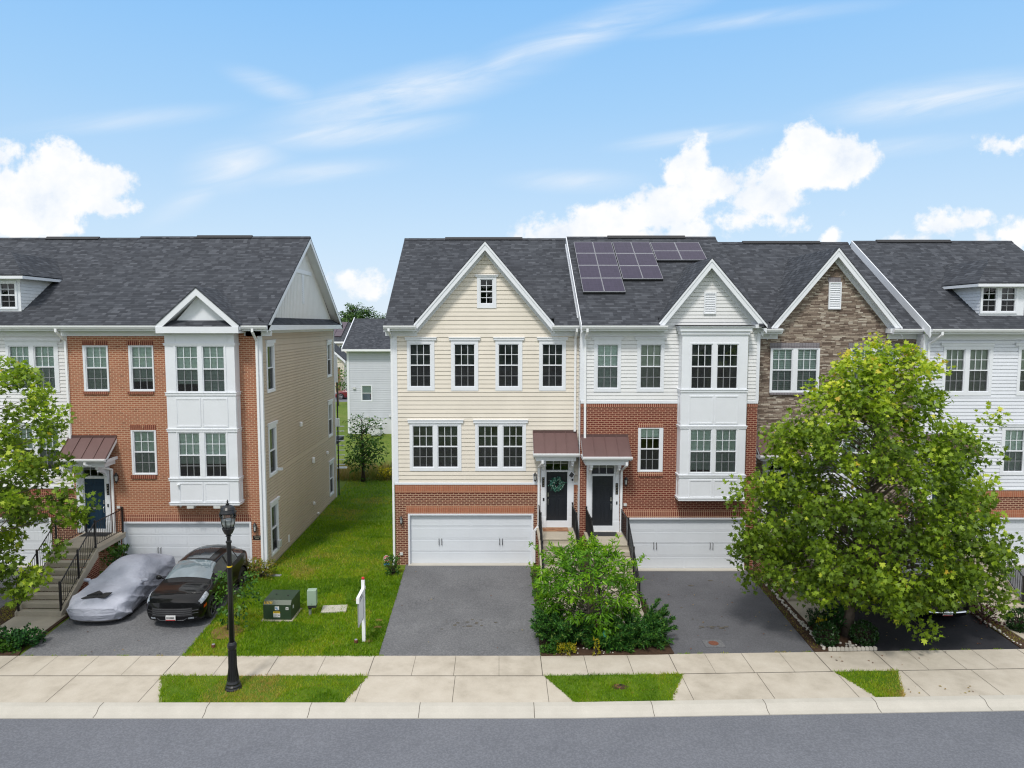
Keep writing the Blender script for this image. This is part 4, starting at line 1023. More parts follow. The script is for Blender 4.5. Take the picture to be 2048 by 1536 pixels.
MB().prism([(XD0 - .07, eyd, EZR - .34), (XD0 - .07, ryd, roof_z(ryd, eyd, EZR) - .34), (XD0 - .07, ryd, roof_z(ryd, eyd, EZR) + .04), (XD0 - .07, eyd, EZR + .04)], (.04, 0, 0)).build('rake_board', 'white', h)
shell(h, XD0, XD1, YD, EZR, 's_grey', .14, (True, True)); interior(h, XD0, XD1, YD)
dormer(h, 18.83, 20.55, 27.95, 9.84, 11.09, 's_grey', .13, [(1966, 576.3, 1992, 622), (2003, 576.3, 2029.6, 622)], 599.5, YD, EZR)
ye = YD - .52; xd = at(1853, 760, YD)[0]
downspout(h, [(xd + .2, ye, EZR - .15), (xd + .2, ye, EZR - .25), (xd, YD - .05, EZR - .6), (xd, YD - .05, at(1853, 880, YD)[1])])

# ---------------------------------------------------------------- orange brick townhouse (left)
h = thing('townhouse', 'orange brick end townhouse with a taupe sided flank, white box bay and small gable', 'townhouse', group='townhouses in the left-hand row')
ops = []
for g, cs, bl in (((173.6, 694.6, 213.6, 778.4), (167.5, 691, 217.7, 782.5), 1.0), ((264.9, 694.6, 304.9, 778.4), (258.7, 691, 308.3, 782.5), .82)):
    ops.append(pwin(h, YL1, [g], 735.7, cs, blinds=[('blind', bl)])[1])
ops.append(pwin(h, YL1, [(269.3, 864, 309.3, 945.5)], 904, (263.9, 860.4, 313.8, 949.3), blinds=[('blind', 1.0)])[1])
for p0, p1, y0, y1, s0, s1 in ((164.8, 214.7, 680.5, 690.6, 782.8, 788.6), (253.6, 306, 680.5, 690.6, 782.8, 788.6), (260.4, 311.6, 850, 860, 949.8, 957)):
    q = rect(p0, y0, p1, y1, YL1); strip(h, 'brick_header', 'b_sold_d', *q, YL1, .02)
    xk = (q[0] + q[1]) / 2; MB().prism([(xk - .035, YL1 - .035, q[3]), (xk + .035, YL1 - .035, q[3]), (xk + .01, YL1 - .035, q[2]), (xk - .01, YL1 - .035, q[2])], (0, .03, 0)).build('keystone', 'b_orange', h)
    q = rect(p0 + 3, s0, p1 + 2, s1, YL1); strip(h, 'brick_sill', 'b_sold_d', *q, YL1, .05)
YLb = YL1 - .48
bx0, bx1 = at(334.5, 830, YLb)[0], at(472.5, 830, YLb)[0]; bz0, bz1 = at(400, 1011, YLb)[1], at(400, 660, YLb)[1]
bo_ = (bx0 + .1, bx1 - .1, bz0 + .1, bz1 - .1)
gx0, gx1, gz0, gz1 = rect(246, 1043, 504, 1141, YL1)
dx0, dx1 = at(168, 1000, YL1)[0], at(212, 1000, YL1)[0]; dz0, dz1 = at(193, 1058, YL1)[1], at(193, 957, YL1)[1]
tz0, tz1 = at(193, 952, YL1)[1], at(193, 930, YL1)[1]; sx0, sx1 = at(155, 1000, YL1)[0], at(222, 1000, YL1)[0]; zthrL = at(193, 1064, YL1)[1]
wall(front(YL1), 'brick_wall', 'b_orange', -.15, EZ - .25, (XL1, XL1R - .12), ops + [bo_, (gx0 + .02, gx1 - .02, -.15, gz1 - .02), (sx0 + .02, sx1 - .02, zthrL, tz1 + .05)], 0, h)
q = rect(242, 1029, 503, 1043, YL1); strip(h, 'brick_header', 'b_sold_r', *q, YL1, .02)
garage_door(h, YL1, gx0, gx1, -.02, gz1, [(at(317.5, 1100, YL1)[0], at(317.5, 1103, YL1)[1]), (at(433, 1100, YL1)[0], at(433, 1103, YL1)[1])])
front_door(h, YL1, dx0, dx1, dz0, dz1, 'door_n', tz0, tz1, sx0, sx1, tz1 + .08, 1, thresh=zthrL)
MB().box((dx0 + dx1) / 2 - .12, (dx0 + dx1) / 2 + .12, YL1 + .025, YL1 + .04, dz0 + .78, dz0 + .85).build('letter_plate', 'steel', h)
awning(h, YL1, at(137.8, 874, YL1)[0], at(233.6, 874, YL1)[0], at(185, 874, YL1)[1], at(160, 918, YL1 - .85)[1], .85, tz1 + .06, 5, [(sx0 + dx0) / 2, (sx1 + dx1) / 2])
R_ = lambda *a: rect(*a, YLb)
bay(h, YL1, YLb, bx0, bx1, bz0, bz1,
    [([(353.8, 693.6, 394.8, 782.8), (406.7, 693.6, 447.8, 782.8)], 738, [('blind', .84), ('blind', 1.0)]), ([(358.9, 867, 399, 952.7), (411.9, 867, 452, 952.7)], 910.7, [('blind', .72), ('blind', .72)])],
    [R_(334, 786, 472, 791)[2:], R_(334, 859, 472, 864)[2:], R_(334, 957.5, 472, 962)[2:], R_(334, 1006, 472, 1010.5)[2:], R_(334, 687.5, 472, 691)[2:]],
    [R_(354.5, 799, 399, 851), R_(407, 799, 453.5, 851), R_(361, 968.5, 404, 1001), R_(412, 968.5, 456, 1001), R_(350, 666.6, 451, 686)])
# small gable over the bay, with a shingled pent and a recessed tympanum
Yg = YLb - .3; A_ = at(391.4, 576, Yg); Lp = at(311, 650, Yg); Rp = at(476.8, 650, Yg)
rf = MB(); ybk = YL1 - .45 + (A_[1] - EZ) / SLOPE + .2
for P in (Lp, Rp): rf.prism([(P[0], Yg - .02, P[1]), (A_[0], Yg - .02, A_[1]), (A_[0], ybk, A_[1]), (P[0], ybk, P[1])], (0, 0, .05))
rf.build('gable_roof', 'shingle', h)
rk = MB()
for P in (Lp, Rp):
    rk.prism([(P[0], Yg, P[1]), (A_[0], Yg, A_[1]), (A_[0], Yg, A_[1] - .27), (P[0], Yg, P[1] - .27)], (0, .04, 0))
    rk.prism([(P[0], Yg + .04, P[1] - .2), (A_[0], Yg + .04, A_[1] - .2), (A_[0], YL1 - .1, A_[1] - .2), (P[0], YL1 - .1, P[1] - .2)], (0, 0, -.03))
rk.box(Lp[0], Rp[0], Yg - .02, YL1, Lp[1] - .30, Lp[1] - .06)
rk.box(bx0 - .06, bx1 + .06, YLb - .06, YL1, bz1 - .02, Lp[1] - .30)
rk.prism([(Lp[0] + .3, YLb + .02, Lp[1] - .2), (Rp[0] - .3, YLb + .02, Rp[1] - .2), (A_[0], YLb + .02, A_[1] - .2)], (0, .03, 0))
rk.build('rake_board', 'white', h)
MB().prism([(Lp[0] + .28, Yg + .05, Lp[1] - .05), (Rp[0] - .28, Yg + .05, Rp[1] - .05), (Rp[0] - .42, YLb + .0, Rp[1] + .17), (Lp[0] + .42, YLb + .0, Lp[1] + .17)], (0, 0, -.04)).build('pent_roof', 'shingle', h)
main_roof(h, XL1, XL1R, YL1, EZ, rover=.42, cuts=[(Lp[0] + .3, Rp[0] - .3)], gutter_spans=[(XL1 - .2, Lp[0] + .02), (Rp[0] - .02, XL1R + .42)], vent=(at(392, 477, 32.8)[0], at(503, 477, 32.8)[0]))
# flank with its windows
fs = Fr((XL1R, 0, 0), (0, 1, 0), (1, 0, 0)); yb_ = YL1 + 11.9
sops = []
for (pa, pb, y0, y1, col_, bl) in ((531, 548, 683, 785, 0, ('blind', .5)), (533.5, 551, 848, 953, 0, ('blind', .5)), (537, 555.5, 1003, 1110, 0, None), (653, 663, 682, 754, 1, ('blind', .4)), (655, 664, 802, 874, 1, ('blind', .55)), (656.5, 666, 922, 992, 1, None)):
    za = atx((pa + pb) / 2, y0, XL1R)[1]; zb = atx((pa + pb) / 2, y1, XL1R)[1]
    yc = 28.05 if col_ == 0 else 37.75; wd = .48
    cs = (yc - wd, yc + wd, zb, za - .06)
    gl = (yc - wd + .12, yc + wd - .12, zb + .13, za - .2)
    window(h, fs, cs, [gl], [(gl[2] + gl[3]) / 2], cols=1, rows=1, cap=(cs[0] - .05, cs[1] + .05, 0, cs[3] + .10), blinds=[bl]); sops.append(opening(cs))
wall(fs, 'side_wall', 's_brown', .05, EZ - .12, (YL1 + .06, yb_), sops, .125, h, butt=.009, gap=.03)
MB().box(XL1R - .12, XL1R + .035, YL1 - .035, YL1 + .1, -.1, EZ - .25).build('corner_board', 'white', h)
MB().box(XL1R - .1, XL1R + .03, yb_ - .1, yb_ + .02, -.1, EZ - .25).build('corner_board', 'white', h)
MB().box(XL1R - .6, XL1R + .03, YL1 - .035, YL1 + .3, EZ - .42, EZ - .2).build('eave_trim', 'white', h)
MB().box(XL1R - .1, XL1R - .005, YL1 + .1, yb_ - .1, -.2, .05).build('foundation', 'step', h)
m = MB(); m.box(XL1R - 3.6, XL1R - 3.5, YL1 + .2, yb_ - .2, 0, 9)
for z in (2.95, 6.05): m.box(XL1R - 3.5, XL1R - .15, YL1 + 3.7, yb_ - .2, z - .03, z)
m.build('room_partition', 'room', h)
wall(Fr((0, yb_, 0), (-1, 0, 0), (0, 1, 0)), 'rear_wall', 's_brown', -.1, EZ - .2, (-XL1R, -XL1), (), .14, h)
wall(Fr((XL1, 0, 0), (0, -1, 0), (-1, 0, 0)), 'side_wall', 'b_orange', -.1, EZ - .2, (-yb_, -YL1), (), 0, h)
interior(h, XL1, XL1R, YL1)
# gable end: cream boards above a shingled pent
eyl, ryl = YL1 - .45, YL1 + 5.95; rzl = roof_z(ryl, eyl, EZ)
def xf(z):
    y0 = max(eyl + (z - EZ) / SLOPE + .0, YL1); return (y0, 2 * ryl - y0)
wall(fs, 'attic_wall', 'board', EZ - .05, rzl - .15, xf, (), 0, h)
bt_ = MB()
for k in range(52):
    y = YL1 + .2 + k * .225; zt_ = min(roof_z(y, eyl, EZ), roof_z(2 * ryl - y, eyl, EZ)) - .2
    if zt_ > EZ + .35 and y < yb_ - .2: bt_.box(XL1R, XL1R + .012, y - .012, y + .012, EZ + .28, zt_)
bt_.build('board_cladding', 'board', h)
zb_ = atx(608, 545, XL1R)[1]
MB().box(XL1R, XL1R + .035, ryl - 1.55, ryl + 1.55, zb_ - .09, zb_ + .09).build('trim_board', 'white', h)
vv = MB(); vz0, vz1 = zb_ - 1.45, zb_ - .12
vv.box(XL1R, XL1R + .03, ryl - .16, ryl + .16, vz0, vz1)
for k in range(13): z = vz0 + .06 + (vz1 - vz0 - .1) * k / 13; vv.box(XL1R + .03, XL1R + .05, ryl - .13, ryl + .13, z, z + .045)
vv.build('gable_vent', 'white', h)
MB().prism([(XL1R, YL1 - .2, EZ + .3), (XL1R, yb_ + .2, EZ + .3), (XL1R + .40, yb_ + .25, EZ + .02), (XL1R + .40, YL1 - .35, EZ + .02)], (0, 0, -.05)).build('pent_roof', 'shingle', h)
e = MB(); e.box(XL1R + .38, XL1R + .42, YL1 - .42, yb_ + .42, EZ - .2, EZ); e.box(XL1R, XL1R + .38, YL1 - .42, yb_ + .42, EZ - .2, EZ - .17); e.box(XL1R, XL1R + .03, YL1, yb_, EZ - .32, EZ - .2)
e.build('eave_trim', 'white', h)
# vents and small fixtures on the flank
for px, py, s in ((600, 848, .10), (625, 920, .13), (653, 905, .08), (626.5, 1006, .07), (635, 1026, .05)):
    y, z = atx(px, py, XL1R); MB().prism([(XL1R, y - s, z - s), (XL1R, y + s, z - s), (XL1R, y + s, z + s), (XL1R, y - s, z + s)], (.10, 0, -.02)).build('vent_hood', 'white2', h, bevel=.02)
y, z = atx(577, 1077, XL1R); MB().box(XL1R, XL1R + .04, y - .06, y + .06, z - .16, z + .16).build('access_cover', 'white2', h)
y, z = atx(556, 1087, XL1R); MB().box(XL1R, XL1R + .12, y - .15, y + .15, z - .15, z + .15).build('meter_box', 'lampglass', h, bevel=.02)
y, z = atx(553, 938, XL1R); MB().box(XL1R, XL1R + .25, y - .05, y + .05, z - .05, z + .05).build('flood_lamp', 'white2', h)
for px in (382.8, 435.8):
    q = at(px, 1007, YLb + .1); MB().box(q[0] - .13, q[0] + .13, YLb - .02, YLb + .22, bz0 - .12, bz0 - .0).build('flood_lamp', 'lampglass', h, bevel=.01)
q = at(359, 969, YLb); MB().tube([(q[0], YLb, q[1]), (q[0] - .05, YLb - .12, q[1])], [.045, .04], 10).build('security_camera', 'white2', h)
q = at(359, 1010, YLb); MB().lathe([(.04, 0), (.045, -.05), (.02, -.09)], (q[0], YLb + .1, bz0), 10).build('security_camera', 'white2', h)
ye = YL1 - .52; xd = at(136, 760, YL1)[0]
downspout(h, [(xd - .05, ye, EZ - .15), (xd - .05, ye, EZ - .25), (xd, YL1 - .05, EZ - .6), (xd, YL1 - .05, at(143, 876, YL1)[1])])
xd = at(521.5, 900, YL1)[0] - .02
downspout(h, [(xd, ye, EZ - .15), (xd, ye, EZ - .25), (xd, YL1 - .08, EZ - .6), (xd, YL1 - .08, .15), (xd + .1, YL1 - .35, .05)])
xd = at(229, 1000, YL1)[0]; z_a = at(196, 925, YL1 - .85)[1]
downspout(h, [(xd - .55, YL1 - .9, z_a), (xd - .55, YL1 - .9, z_a - .08), (xd, YL1 - .1, z_a - .42), (xd, YL1 - .1, at(236, 1065, YL1)[1]), (xd + .17, YL1 - .1, at(243, 1078, YL1)[1]), (xd + .17, YL1 - .1, .2)])
q = at(235.5, 955, YL1); lantern(h, q[0], q[1], YL1, 1.1)
q = at(511.7, 1054, YL1); lantern(h, q[0], q[1], YL1, 1.1)
q = at(514.5, 1075, YL1); number_plaque(h, q[0], q[1], YL1, .32, .17, False)
q = at(217.5, 978, YL1); number_plaque(h, q[0], q[1], YL1 - .05, .1, .45)
q = at(218, 1010, YL1); MB().box(q[0] - .025, q[0] + .025, YL1 - .075, YL1 - .05, q[1] - .06, q[1] + .06).build('doorbell', 'black', h)
q = at(238, 1014, YL1); MB().box(q[0] - .06, q[0] + .06, YL1 - .05, YL1, q[1] - .05, q[1] + .05).build('outlet_cover', 'lampglass', h)
q = at(513, 1122, YL1); MB().box(q[0] - .06, q[0] + .06, YL1 - .05, YL1, q[1] - .05, q[1] + .05).build('outlet_cover', 'lampglass', h)
# rear deck seen past the back corner
dk = MB(); dk.box(XL1R - 3, XL1R - .02, yb_ + .03, yb_ + 2.2, 2.9, 3.1)
dk.box(XL1R + .05, XL1R + .11, yb_ + .25, yb_ + .31, 0, 7.0)
dk.build('deck', 'blackm', h)
sl = MB()
for z in np.linspace(1.75, 3.9, 9): sl.box(XL1R + .0, XL1R + .42, yb_ + .3, yb_ + .36, z, z + .045)
sl.box(XL1R + .0, XL1R + .52, yb_ + .25, yb_ + .5, 1.55, 1.62)
sl.box(XL1R + .02, XL1R + .14, yb_ + .06, yb_ + .2, 6.4, 7.9); sl.box(XL1R + .02, XL1R + .2, yb_ + .06, yb_ + .2, 3.95, 4.4)
sl.build('deck_slats', 'white2', h)
h_end = h

# ---------------------------------------------------------------- white townhouse (left edge)
h = thing('townhouse', 'white sided townhouse at the left edge with a roof dormer, half hidden by foliage', 'townhouse', group='townhouses in the left-hand row')
ops = []
ops.append(pwin(h, YL2, [(21, 693.5, 58.8, 776), (71.3, 693.5, 108.7, 776)], 733.9, (13.7, 683, 118.5, 784.6), cap_py=680, blinds=[('blind', 1), ('blind', 1)])[1])
ops.append(pwin(h, YL2, [(-76, 693.5, -38, 776), (-27, 693.5, 10, 776)][:1], 733.9, (-84, 683, -30, 784.6), cap_py=680, blinds=[('blind', 1)])[1])
ops.append(pwin(h, YL2, [(28, 857.6, 66, 938.4), (78.6, 857.6, 117.3, 938.4)], 898.5, (20, 850, 125, 947.5), cap_py=846, blinds=[('blind', 1), ('blind', .9)])[1])
zsid = at(60, 976.5, YL2)[1]; gx0, gx1 = at(-150, 1090, YL2)[0], at(105, 1090, YL2)[0]; gz1 = at(50, 1035, YL2)[1]
wall(front(YL2), 'wall', 's_white', zsid, EZ - .25, (XL2, XL1), ops, .14, h)
wall(front(YL2), 'brick_wall', 'b_brown', -.15, zsid, (XL2, XL1), [(gx0 + .02, gx1 - .02, -.15, gz1 - .02)], 0, h)
strip(h, 'brick_course', 'b_sold_d', XL2, XL1, at(60, 990, YL2)[1], zsid, YL2, .018)
strip(h, 'brick_header', 'b_sold_d', gx0 - .1, gx1 + .1, gz1, gz1 + .28, YL2, .02)
trim_box(h, XL2, XL1, zsid, zsid + .09, YL2, .04)
garage_door(h, YL2, gx0, gx1, -.02, gz1, [(gx0 + 1.3, 1.15), (gx1 - 1.3, 1.15)])
main_roof(h, XL2, XL1, YL2, EZ, lover=.3, gutter_spans=[(XL2 - .3, XL1 - .2)], vent=(at(90, 480, 33.3)[0], at(196, 480, 33.3)[0]))
shell(h, XL2, XL1, YL2, EZ, 's_white', .14, (True, False)); interior(h, XL2, XL1, YL2)
dormer(h, -20.33, -18.67, 27.9, 10.0, 11.39, 's_white', .13, [(1.7, 567.5, 29.7, 613.6), (-42, 567.5, -14, 613.6)], 590, YL2, EZ, peak_dz=1.0)

# ---------------------------------------------------------------- solar arrays on the roof
M['pv'] = None
def pv_mat():
    m, t, p = newmat('photovoltaic_glass')
    uv = t.new('ShaderNodeUVMap').outputs[0]
    bt = t.new('ShaderNodeTexBrick'); t.l.new(uv, bt.inputs['Vector']); bt.offset = 0.0
    for k, v in (('Scale', 1.0), ('Brick Width', .16), ('Row Height', .16), ('Mortar Size', .004), ('Bias', 0)): bt.inputs[k].default_value = v
    bt.inputs['Color1'].default_value = (.030, .024, .050, 1); bt.inputs['Color2'].default_value = (.038, .030, .060, 1); bt.inputs['Mortar'].default_value = (.05, .045, .08, 1)
    t.l.new(bt.outputs[0], p.inputs['Base Color']); p.inputs['Roughness'].default_value = .15; p.inputs['Specular IOR Level'].default_value = .22
    return m
M['pv'] = pv_mat(); M['alu'] = simple('dull_aluminium', (.42, .43, .46), .4, metal=.6)
pn = Vector((0, -SLOPE, 1)).normalized(); p0 = Vector((0, ey_b, EZ))
def solar(label, corners, nc, nr):
    P = [on_plane(x, y, p0 + pn * .14, pn) for x, y in corners]     # top-left, top-right, bottom-left, bottom-right
    xa, xb = (P[0].x + P[2].x) / 2, (P[1].x + P[3].x) / 2; ya, yb = (P[0].y + P[1].y) / 2, (P[2].y + P[3].y) / 2
    t = thing('solar_array', label, 'solar panels', (xa, yb, roof_z(yb, ey_b, EZ)), group='solar arrays on the roof')
    def q(fx, fy, off): x = xa + (xb - xa) * fx; y = yb + (ya - yb) * fy; b = Vector((x, y, roof_z(y, ey_b, EZ))) + pn * off; return b - t.location
    for k in range(nr):
        fy = (k + .5) / nr; MB().tube([q(-.005, fy, .05), q(1.005, fy, .05)], .025, 6).build('mounting_rail', 'blackm', t)
    MB().prism([q(0, 0, .02), q(1, 0, .02), q(1, 0, .10), q(0, 0, .10)], (0, .02, 0)).build('skirt', 'blackm', t)
    for c in range(nc):
        for r in range(nr):
            g = .006; f0, f1 = (c + g) / nc, (c + 1 - g) / nc; e0, e1 = (r + g) / nr, (r + 1 - g) / nr
            fr_ = MB(); fr_.prism([q(f0, e0, .10), q(f1, e0, .10), q(f1, e1, .10), q(f0, e1, .10)], pn * .035)
            o = fr_.build('solar_panel', 'alu' , t)
            d0 = (f1 - f0) * .014; d1 = (e1 - e0) * .022
            MB().poly([q(f0 + d0, e0 + d1, .1365), q(f1 - d0, e0 + d1, .1365), q(f1 - d0, e1 - d1, .1365), q(f0 + d0, e1 - d1, .1365)]).build('cell_sheet', 'pv', o)
solar('tall block of eight dark solar panels, leftmost on the shingled roof', [(1146, 481.7), (1223, 481.7), (1167, 580.8), (1250, 580.8)], 2, 4)
solar('middle block of six dark solar panels, reaching halfway down the roof', [(1223.5, 481.7), (1298, 481.7), (1246, 555), (1325.5, 555)], 2, 3)
solar('short block of four dark solar panels just below the roof ridge at right', [(1299, 482.5), (1397, 482.5), (1313, 517.5), (1413.5, 517.5)], 2, 2)

# ---------------------------------------------------------------- entrance stairs
def stairs(label, X0, X1, Yw, Yl, zt, z0=-.12, n=9, tread=.28, rails=(True, True), brick='b_orange', wall_in=.0, doc='entrance stairs'):
    t = thing('entrance_stairs', label, 'stairs', ((X0 + X1) / 2, Yl, z0), group=doc)
    ox, oy, oz = t.location
    def L(x, y, z): return (x - ox, y - oy, z - oz)
    rise = (zt - z0) / n
    c = MB()
    c.box(X0 - ox, X1 - ox, Yl - oy, Yw - oy, zt - oz - .2, zt - oz)
    c.box(X0 - .02 - ox, X1 + .02 - ox, Yl - .02 - oy, Yw - oy, zt - oz - .06, zt - oz - .002)
    c.build('landing', 'step', t, bevel=.01)
    for k in range(1, n):
        zz = zt - k * rise; y1 = Yl - (k - 1) * tread; y0 = y1 - tread - .02
        s = MB(); s.box(X0 + .02 - ox, X1 - .02 - ox, y0 - oy, y1 + .0 - oy, zz - oz - .17, zz - oz)
        s.build('step', 'step', t, bevel=.012)
    yb = Yl - (n - 1) * tread
    for x in (X0, X1 - .0):
        st = MB(); sgn = 1 if x == X0 else -1
        st.prism([L(x, Yl, zt - .02), L(x, Yl, zt - .36), L(x, yb - .05, z0 - .05), L(x, yb - .05, z0 + rise * .9)], (sgn * .05, 0, 0)); st.build('stringer', 'step', t)
    for x in (X0 + .06, X1 - .16): MB().prism([L(x, Yw, zt - .2), L(x, Yl + (.45 if wall_in else 0), zt - .2), L(x, Yl + (.45 if wall_in else 0), zt - .34 - (0 if not wall_in else .1)), L(x, yb + .1, z0), L(x, Yw if not wall_in else Yl + .2, z0)] if not wall_in else
                                              [L(x, Yl + .12, zt - .22), L(x, Yl - .05, zt - .38), L(x, yb + .1, z0 - .03), L(x, Yl + .12, z0 - .03)], (.1, 0, 0)).build('brick_cheek', brick, t)
    for side, on in zip((X0 + .07, X1 - .07), rails):
        if not on: continue
        r = MB(); h_ = .92
        top = [(side, Yw - .06, zt + h_), (side, Yl - .02, zt + h_), (side, yb + .05, z0 + rise + h_)]
        r.tube([L(*p) for p in top], .022, 6)
        bot = [(side, Yw - .06, zt + .1), (side, Yl - .02, zt + .1), (side, yb + .05, z0 + rise + .12)]
        r.tube([L(*p) for p in bot], .014, 6)
        nb = int((Yw - Yl) / .115)
        for k in range(1, nb): y = Yw - .06 + (Yl - Yw + .04) * k / nb; r.tube([L(side, y, zt + .1), L(side, y, zt + h_)], .009, 5, False)
        nb = int((Yl - yb) / .105)
        for k in range(1, nb):
            f = k / nb; y = Yl - .02 + (yb + .05 - Yl) * f; za = zt + (z0 + rise - zt) * f; r.tube([L(side, y, za + .11), L(side, y, za + h_)], .009, 5, False)
        ro = r.build('railing', 'black', t)
        for y, z in ((Yw - .06, zt), (Yl - .02, zt), ((Yl + yb) / 2, (zt + z0 + rise) / 2), (yb + .05, z0 + rise)):
            p = MB(); p.box(side - .026 - ox, side + .026 - ox, y - .026 - oy, y + .026 - oy, z - oz - .02, z - oz + h_ + .07); p.lathe([(.035, 0), (.035, .02), (.02, .035)], L(side, y, z + h_ + .065), 8)
            p.build('post', 'black', ro)
    return t
stairs('concrete stairs with black railings climbing to the navy front door', -16.05, -14.5, YL1, 25.1, zthrL + .0, brick='b_red', wall_in=1.0)
stairs('concrete stairs with black railings below the door with the wreath', 1.50, 2.98, YA, 26.15, zthr, brick='b_brown')
stairs('concrete stairs with black railings beside the garage of the solar panel house', 3.32, 4.80, YB, 25.45, zthrB, brick='b_red')
stairs('concrete stairs rising behind the big leafy tree', 10.05, 11.55, YC, 26.3, 1.5, brick='b_brown')
stairs('concrete stairs with black railings at the right edge', 16.25, 17.85, YD, 25.6, 1.6, brick='b_brown')
# ================================================================ ground
def bend(x): return 0.031 * max(0.0, x - 1.5)
def gz(yp):
    if yp >= 27: return 0.0
    if yp >= 20.2: return -0.2 * (27 - yp) / 6.8
    if yp >= 17.66: return -0.2 - 0.05 * (20.2 - yp) / 2.54
    return -0.5
def sheet(name, mat, pts, nx=12, ny=4, off=0.0, skirt=0.0, kind='structure', jitter=0.0):
    """four corners (x, y') in order left-far, right-far, right-near, left-near; follows the ground"""
    mb = MB(); P = [Vector((p[0], p[1], 0)) for p in pts]; g = []
    for j in range(ny + 1):
        for i in range(nx + 1):
            u, v = i / nx, j / ny
            q = (P[0] * (1 - u) + P[1] * u) * (1 - v) + (P[3] * (1 - u) + P[2] * u) * v
            if jitter and (i in (0, nx) or j in (0, ny)):
                q = q + Vector((mnoise.noise(q * 2.5), mnoise.noise(q * 2.5 + Vector((9, 0, 0))), 0)) * jitter
            g.append((q.x, q.y + bend(q.x), gz(q.y) + off))
    mb.v = g; W = nx + 1
    for j in range(ny):
        for i in range(nx): mb.f.append((j * W + i, (j + 1) * W + i, (j + 1) * W + i + 1, j * W + i + 1))
    if skirt:
        rim = [j * W for j in range(ny + 1)] + [ny * W + i for i in range(1, nx + 1)] + [j * W + nx for j in range(ny - 1, -1, -1)] + [i for i in range(nx - 1, 0, -1)]
        b = len(mb.v); mb.v += [(g[k][0], g[k][1], g[k][2] - skirt) for k in rim]; n = len(rim)
        for k in range(n): mb.f.append((rim[k], b + k, b + (k + 1) % n, rim[(k + 1) % n]))
    o = mb.build(name, mat); return tag(o, kind=kind)
# base terrain out to the horizon
xs = sorted(set(list(np.linspace(-30, 30, 41)) + [-900, -500, -250, -120, -60, 60, 120, 250, 500, 900]))
ys = [-200, -60, 0, 10, 17.6, 17.66, 18.5, 19.3, 20.2, 22, 24, 26, 27, 30, 36, 42, 50, 60, 75, 120, 200, 400, 900, 1800]
mb = MB(); W = len(xs)
for y in ys:
    for x in xs: mb.v.append((x, y + bend(max(-30, min(x, 30))) * (1 if 10 < y < 30 else 0), gz(y) - .012 if y < 80 else -.05))
for j in range(len(ys) - 1):
    for i in range(W - 1): mb.f.append((j * W + i, j * W + i + 1, (j + 1) * W + i + 1, (j + 1) * W + i))
tag(mb.build('ground', 'turf_far', smooth=True), kind='structure')
def road_z(y): return -0.365 - (17.17 - y) * 0.0 + min(.10, (17.17 - y) * .02)
mb = MB(); rx = np.linspace(-60, 60, 61); ry = [17.18, 14, 10, 6]
for y in ry:
    for x in rx: mb.v.append((x, y + bend(x), road_z(y)))
for j in range(3):
    for i in range(60): mb.f.append((j * 61 + i, (j + 1) * 61 + i, (j + 1) * 61 + i + 1, j * 61 + i + 1))
tag(mb.build('road', 'asphalt'), kind='structure')
mb = MB(); prof = [(17.70, -.50), (17.70, -.222), (17.68, -.213), (17.50, -.216), (17.44, -.232), (17.36, -.30), (17.30, -.325), (17.17, -.345), (17.17, -.5)]
for x in rx:
    for y, z in prof: mb.v.append((x, y + bend(x), z))
n = len(prof)
for i in range(60):
    for k in range(n - 1): mb.f.append((i * n + k, (i + 1) * n + k, (i + 1) * n + k + 1, i * n + k + 1)[::-1])
kb = mb.build('kerb', 'kerbm'); tag(kb, kind='structure')
jb = MB()
for x in (-16.2, -13.2, -10.26, -7.5, -4.85, -2.04, .9, 3.95, 6.9, 9.8, 12.7, 15.6):
    for (ya, za), (yb2, zb2) in zip(prof[2:-2], prof[3:-1]):
        b = bend(x); jb.poly([(x - .008, ya + b, za + .003), (x - .008, yb2 + b, zb2 + .003), (x + .008, yb2 + b, zb2 + .003), (x + .008, ya + b, za + .003)])
sheet('sidewalk', 'concrete', [(-60, 20.22), (60, 20.22), (60, 19.07), (-60, 19.07)], 120, 2, .02, .08)
sheet('driveway_apron', 'concrete', [(-60, 19.06), (60, 19.06), (60, 17.705), (-60, 17.705)], 120, 2, .014, .05)
def joint(x0, y0, x1, y1, w_, off, n=1):
    for k in range(n):
        a, b = k / n, (k + 1) / n
        p, q = Vector((x0 + (x1 - x0) * a, y0 + (y1 - y0) * a, 0)), Vector((x0 + (x1 - x0) * b, y0 + (y1 - y0) * b, 0))
        d = (q - p).normalized(); s = Vector((-d.y, d.x, 0)) * w_ / 2
        Q = [(r.x, r.y + bend(r.x), gz(r.y) + off) for r in (p - s, p + s, q + s, q - s)]
        jb.poly(Q if (Vector(Q[1]) - Vector(Q[0])).cross(Vector(Q[2]) - Vector(Q[1])).z > 0 else Q[::-1])
for x, w_ in ((-15.6, .01), (-14.2, .02), (-13, .008), (-11.8, .009), (-10.56, .008), (-9.4, .02), (-8, .01), (-6.5, .016), (-5.1, .01), (-3.67, .018), (-2.45, .01), (-1.27, .012), (0, .009), (1.22, .02), (2.5, .014),
              (3.78, .014), (5.03, .02), (6.1, .009), (7.2, .014), (8.35, .009), (9.4, .024), (11.2, .024), (12.2, .012), (13.3, .014), (14.2, .012), (15.6, .02), (17, .01)):
    joint(x, 20.2, x, 19.08, w_, .0245)
for x, w_ in ((-14.2, .012), (-11.8, .012), (-9.4, .012), (-3.75, .012), (-1.22, .013), (1.3, .013), (5.1, .013), (7.25, .014), (9.5, .014), (11.4, .013), (13.4, .014), (15.7, .014)):
    joint(x, 19.05, x, 17.72, w_, .0185)
for a, b in ((-20, -9.45), (-3.65, 1.25), (5.15, 9.45), (11.3, 22)): joint(a, 19.066, b, 19.066, .014, .0245, 12)
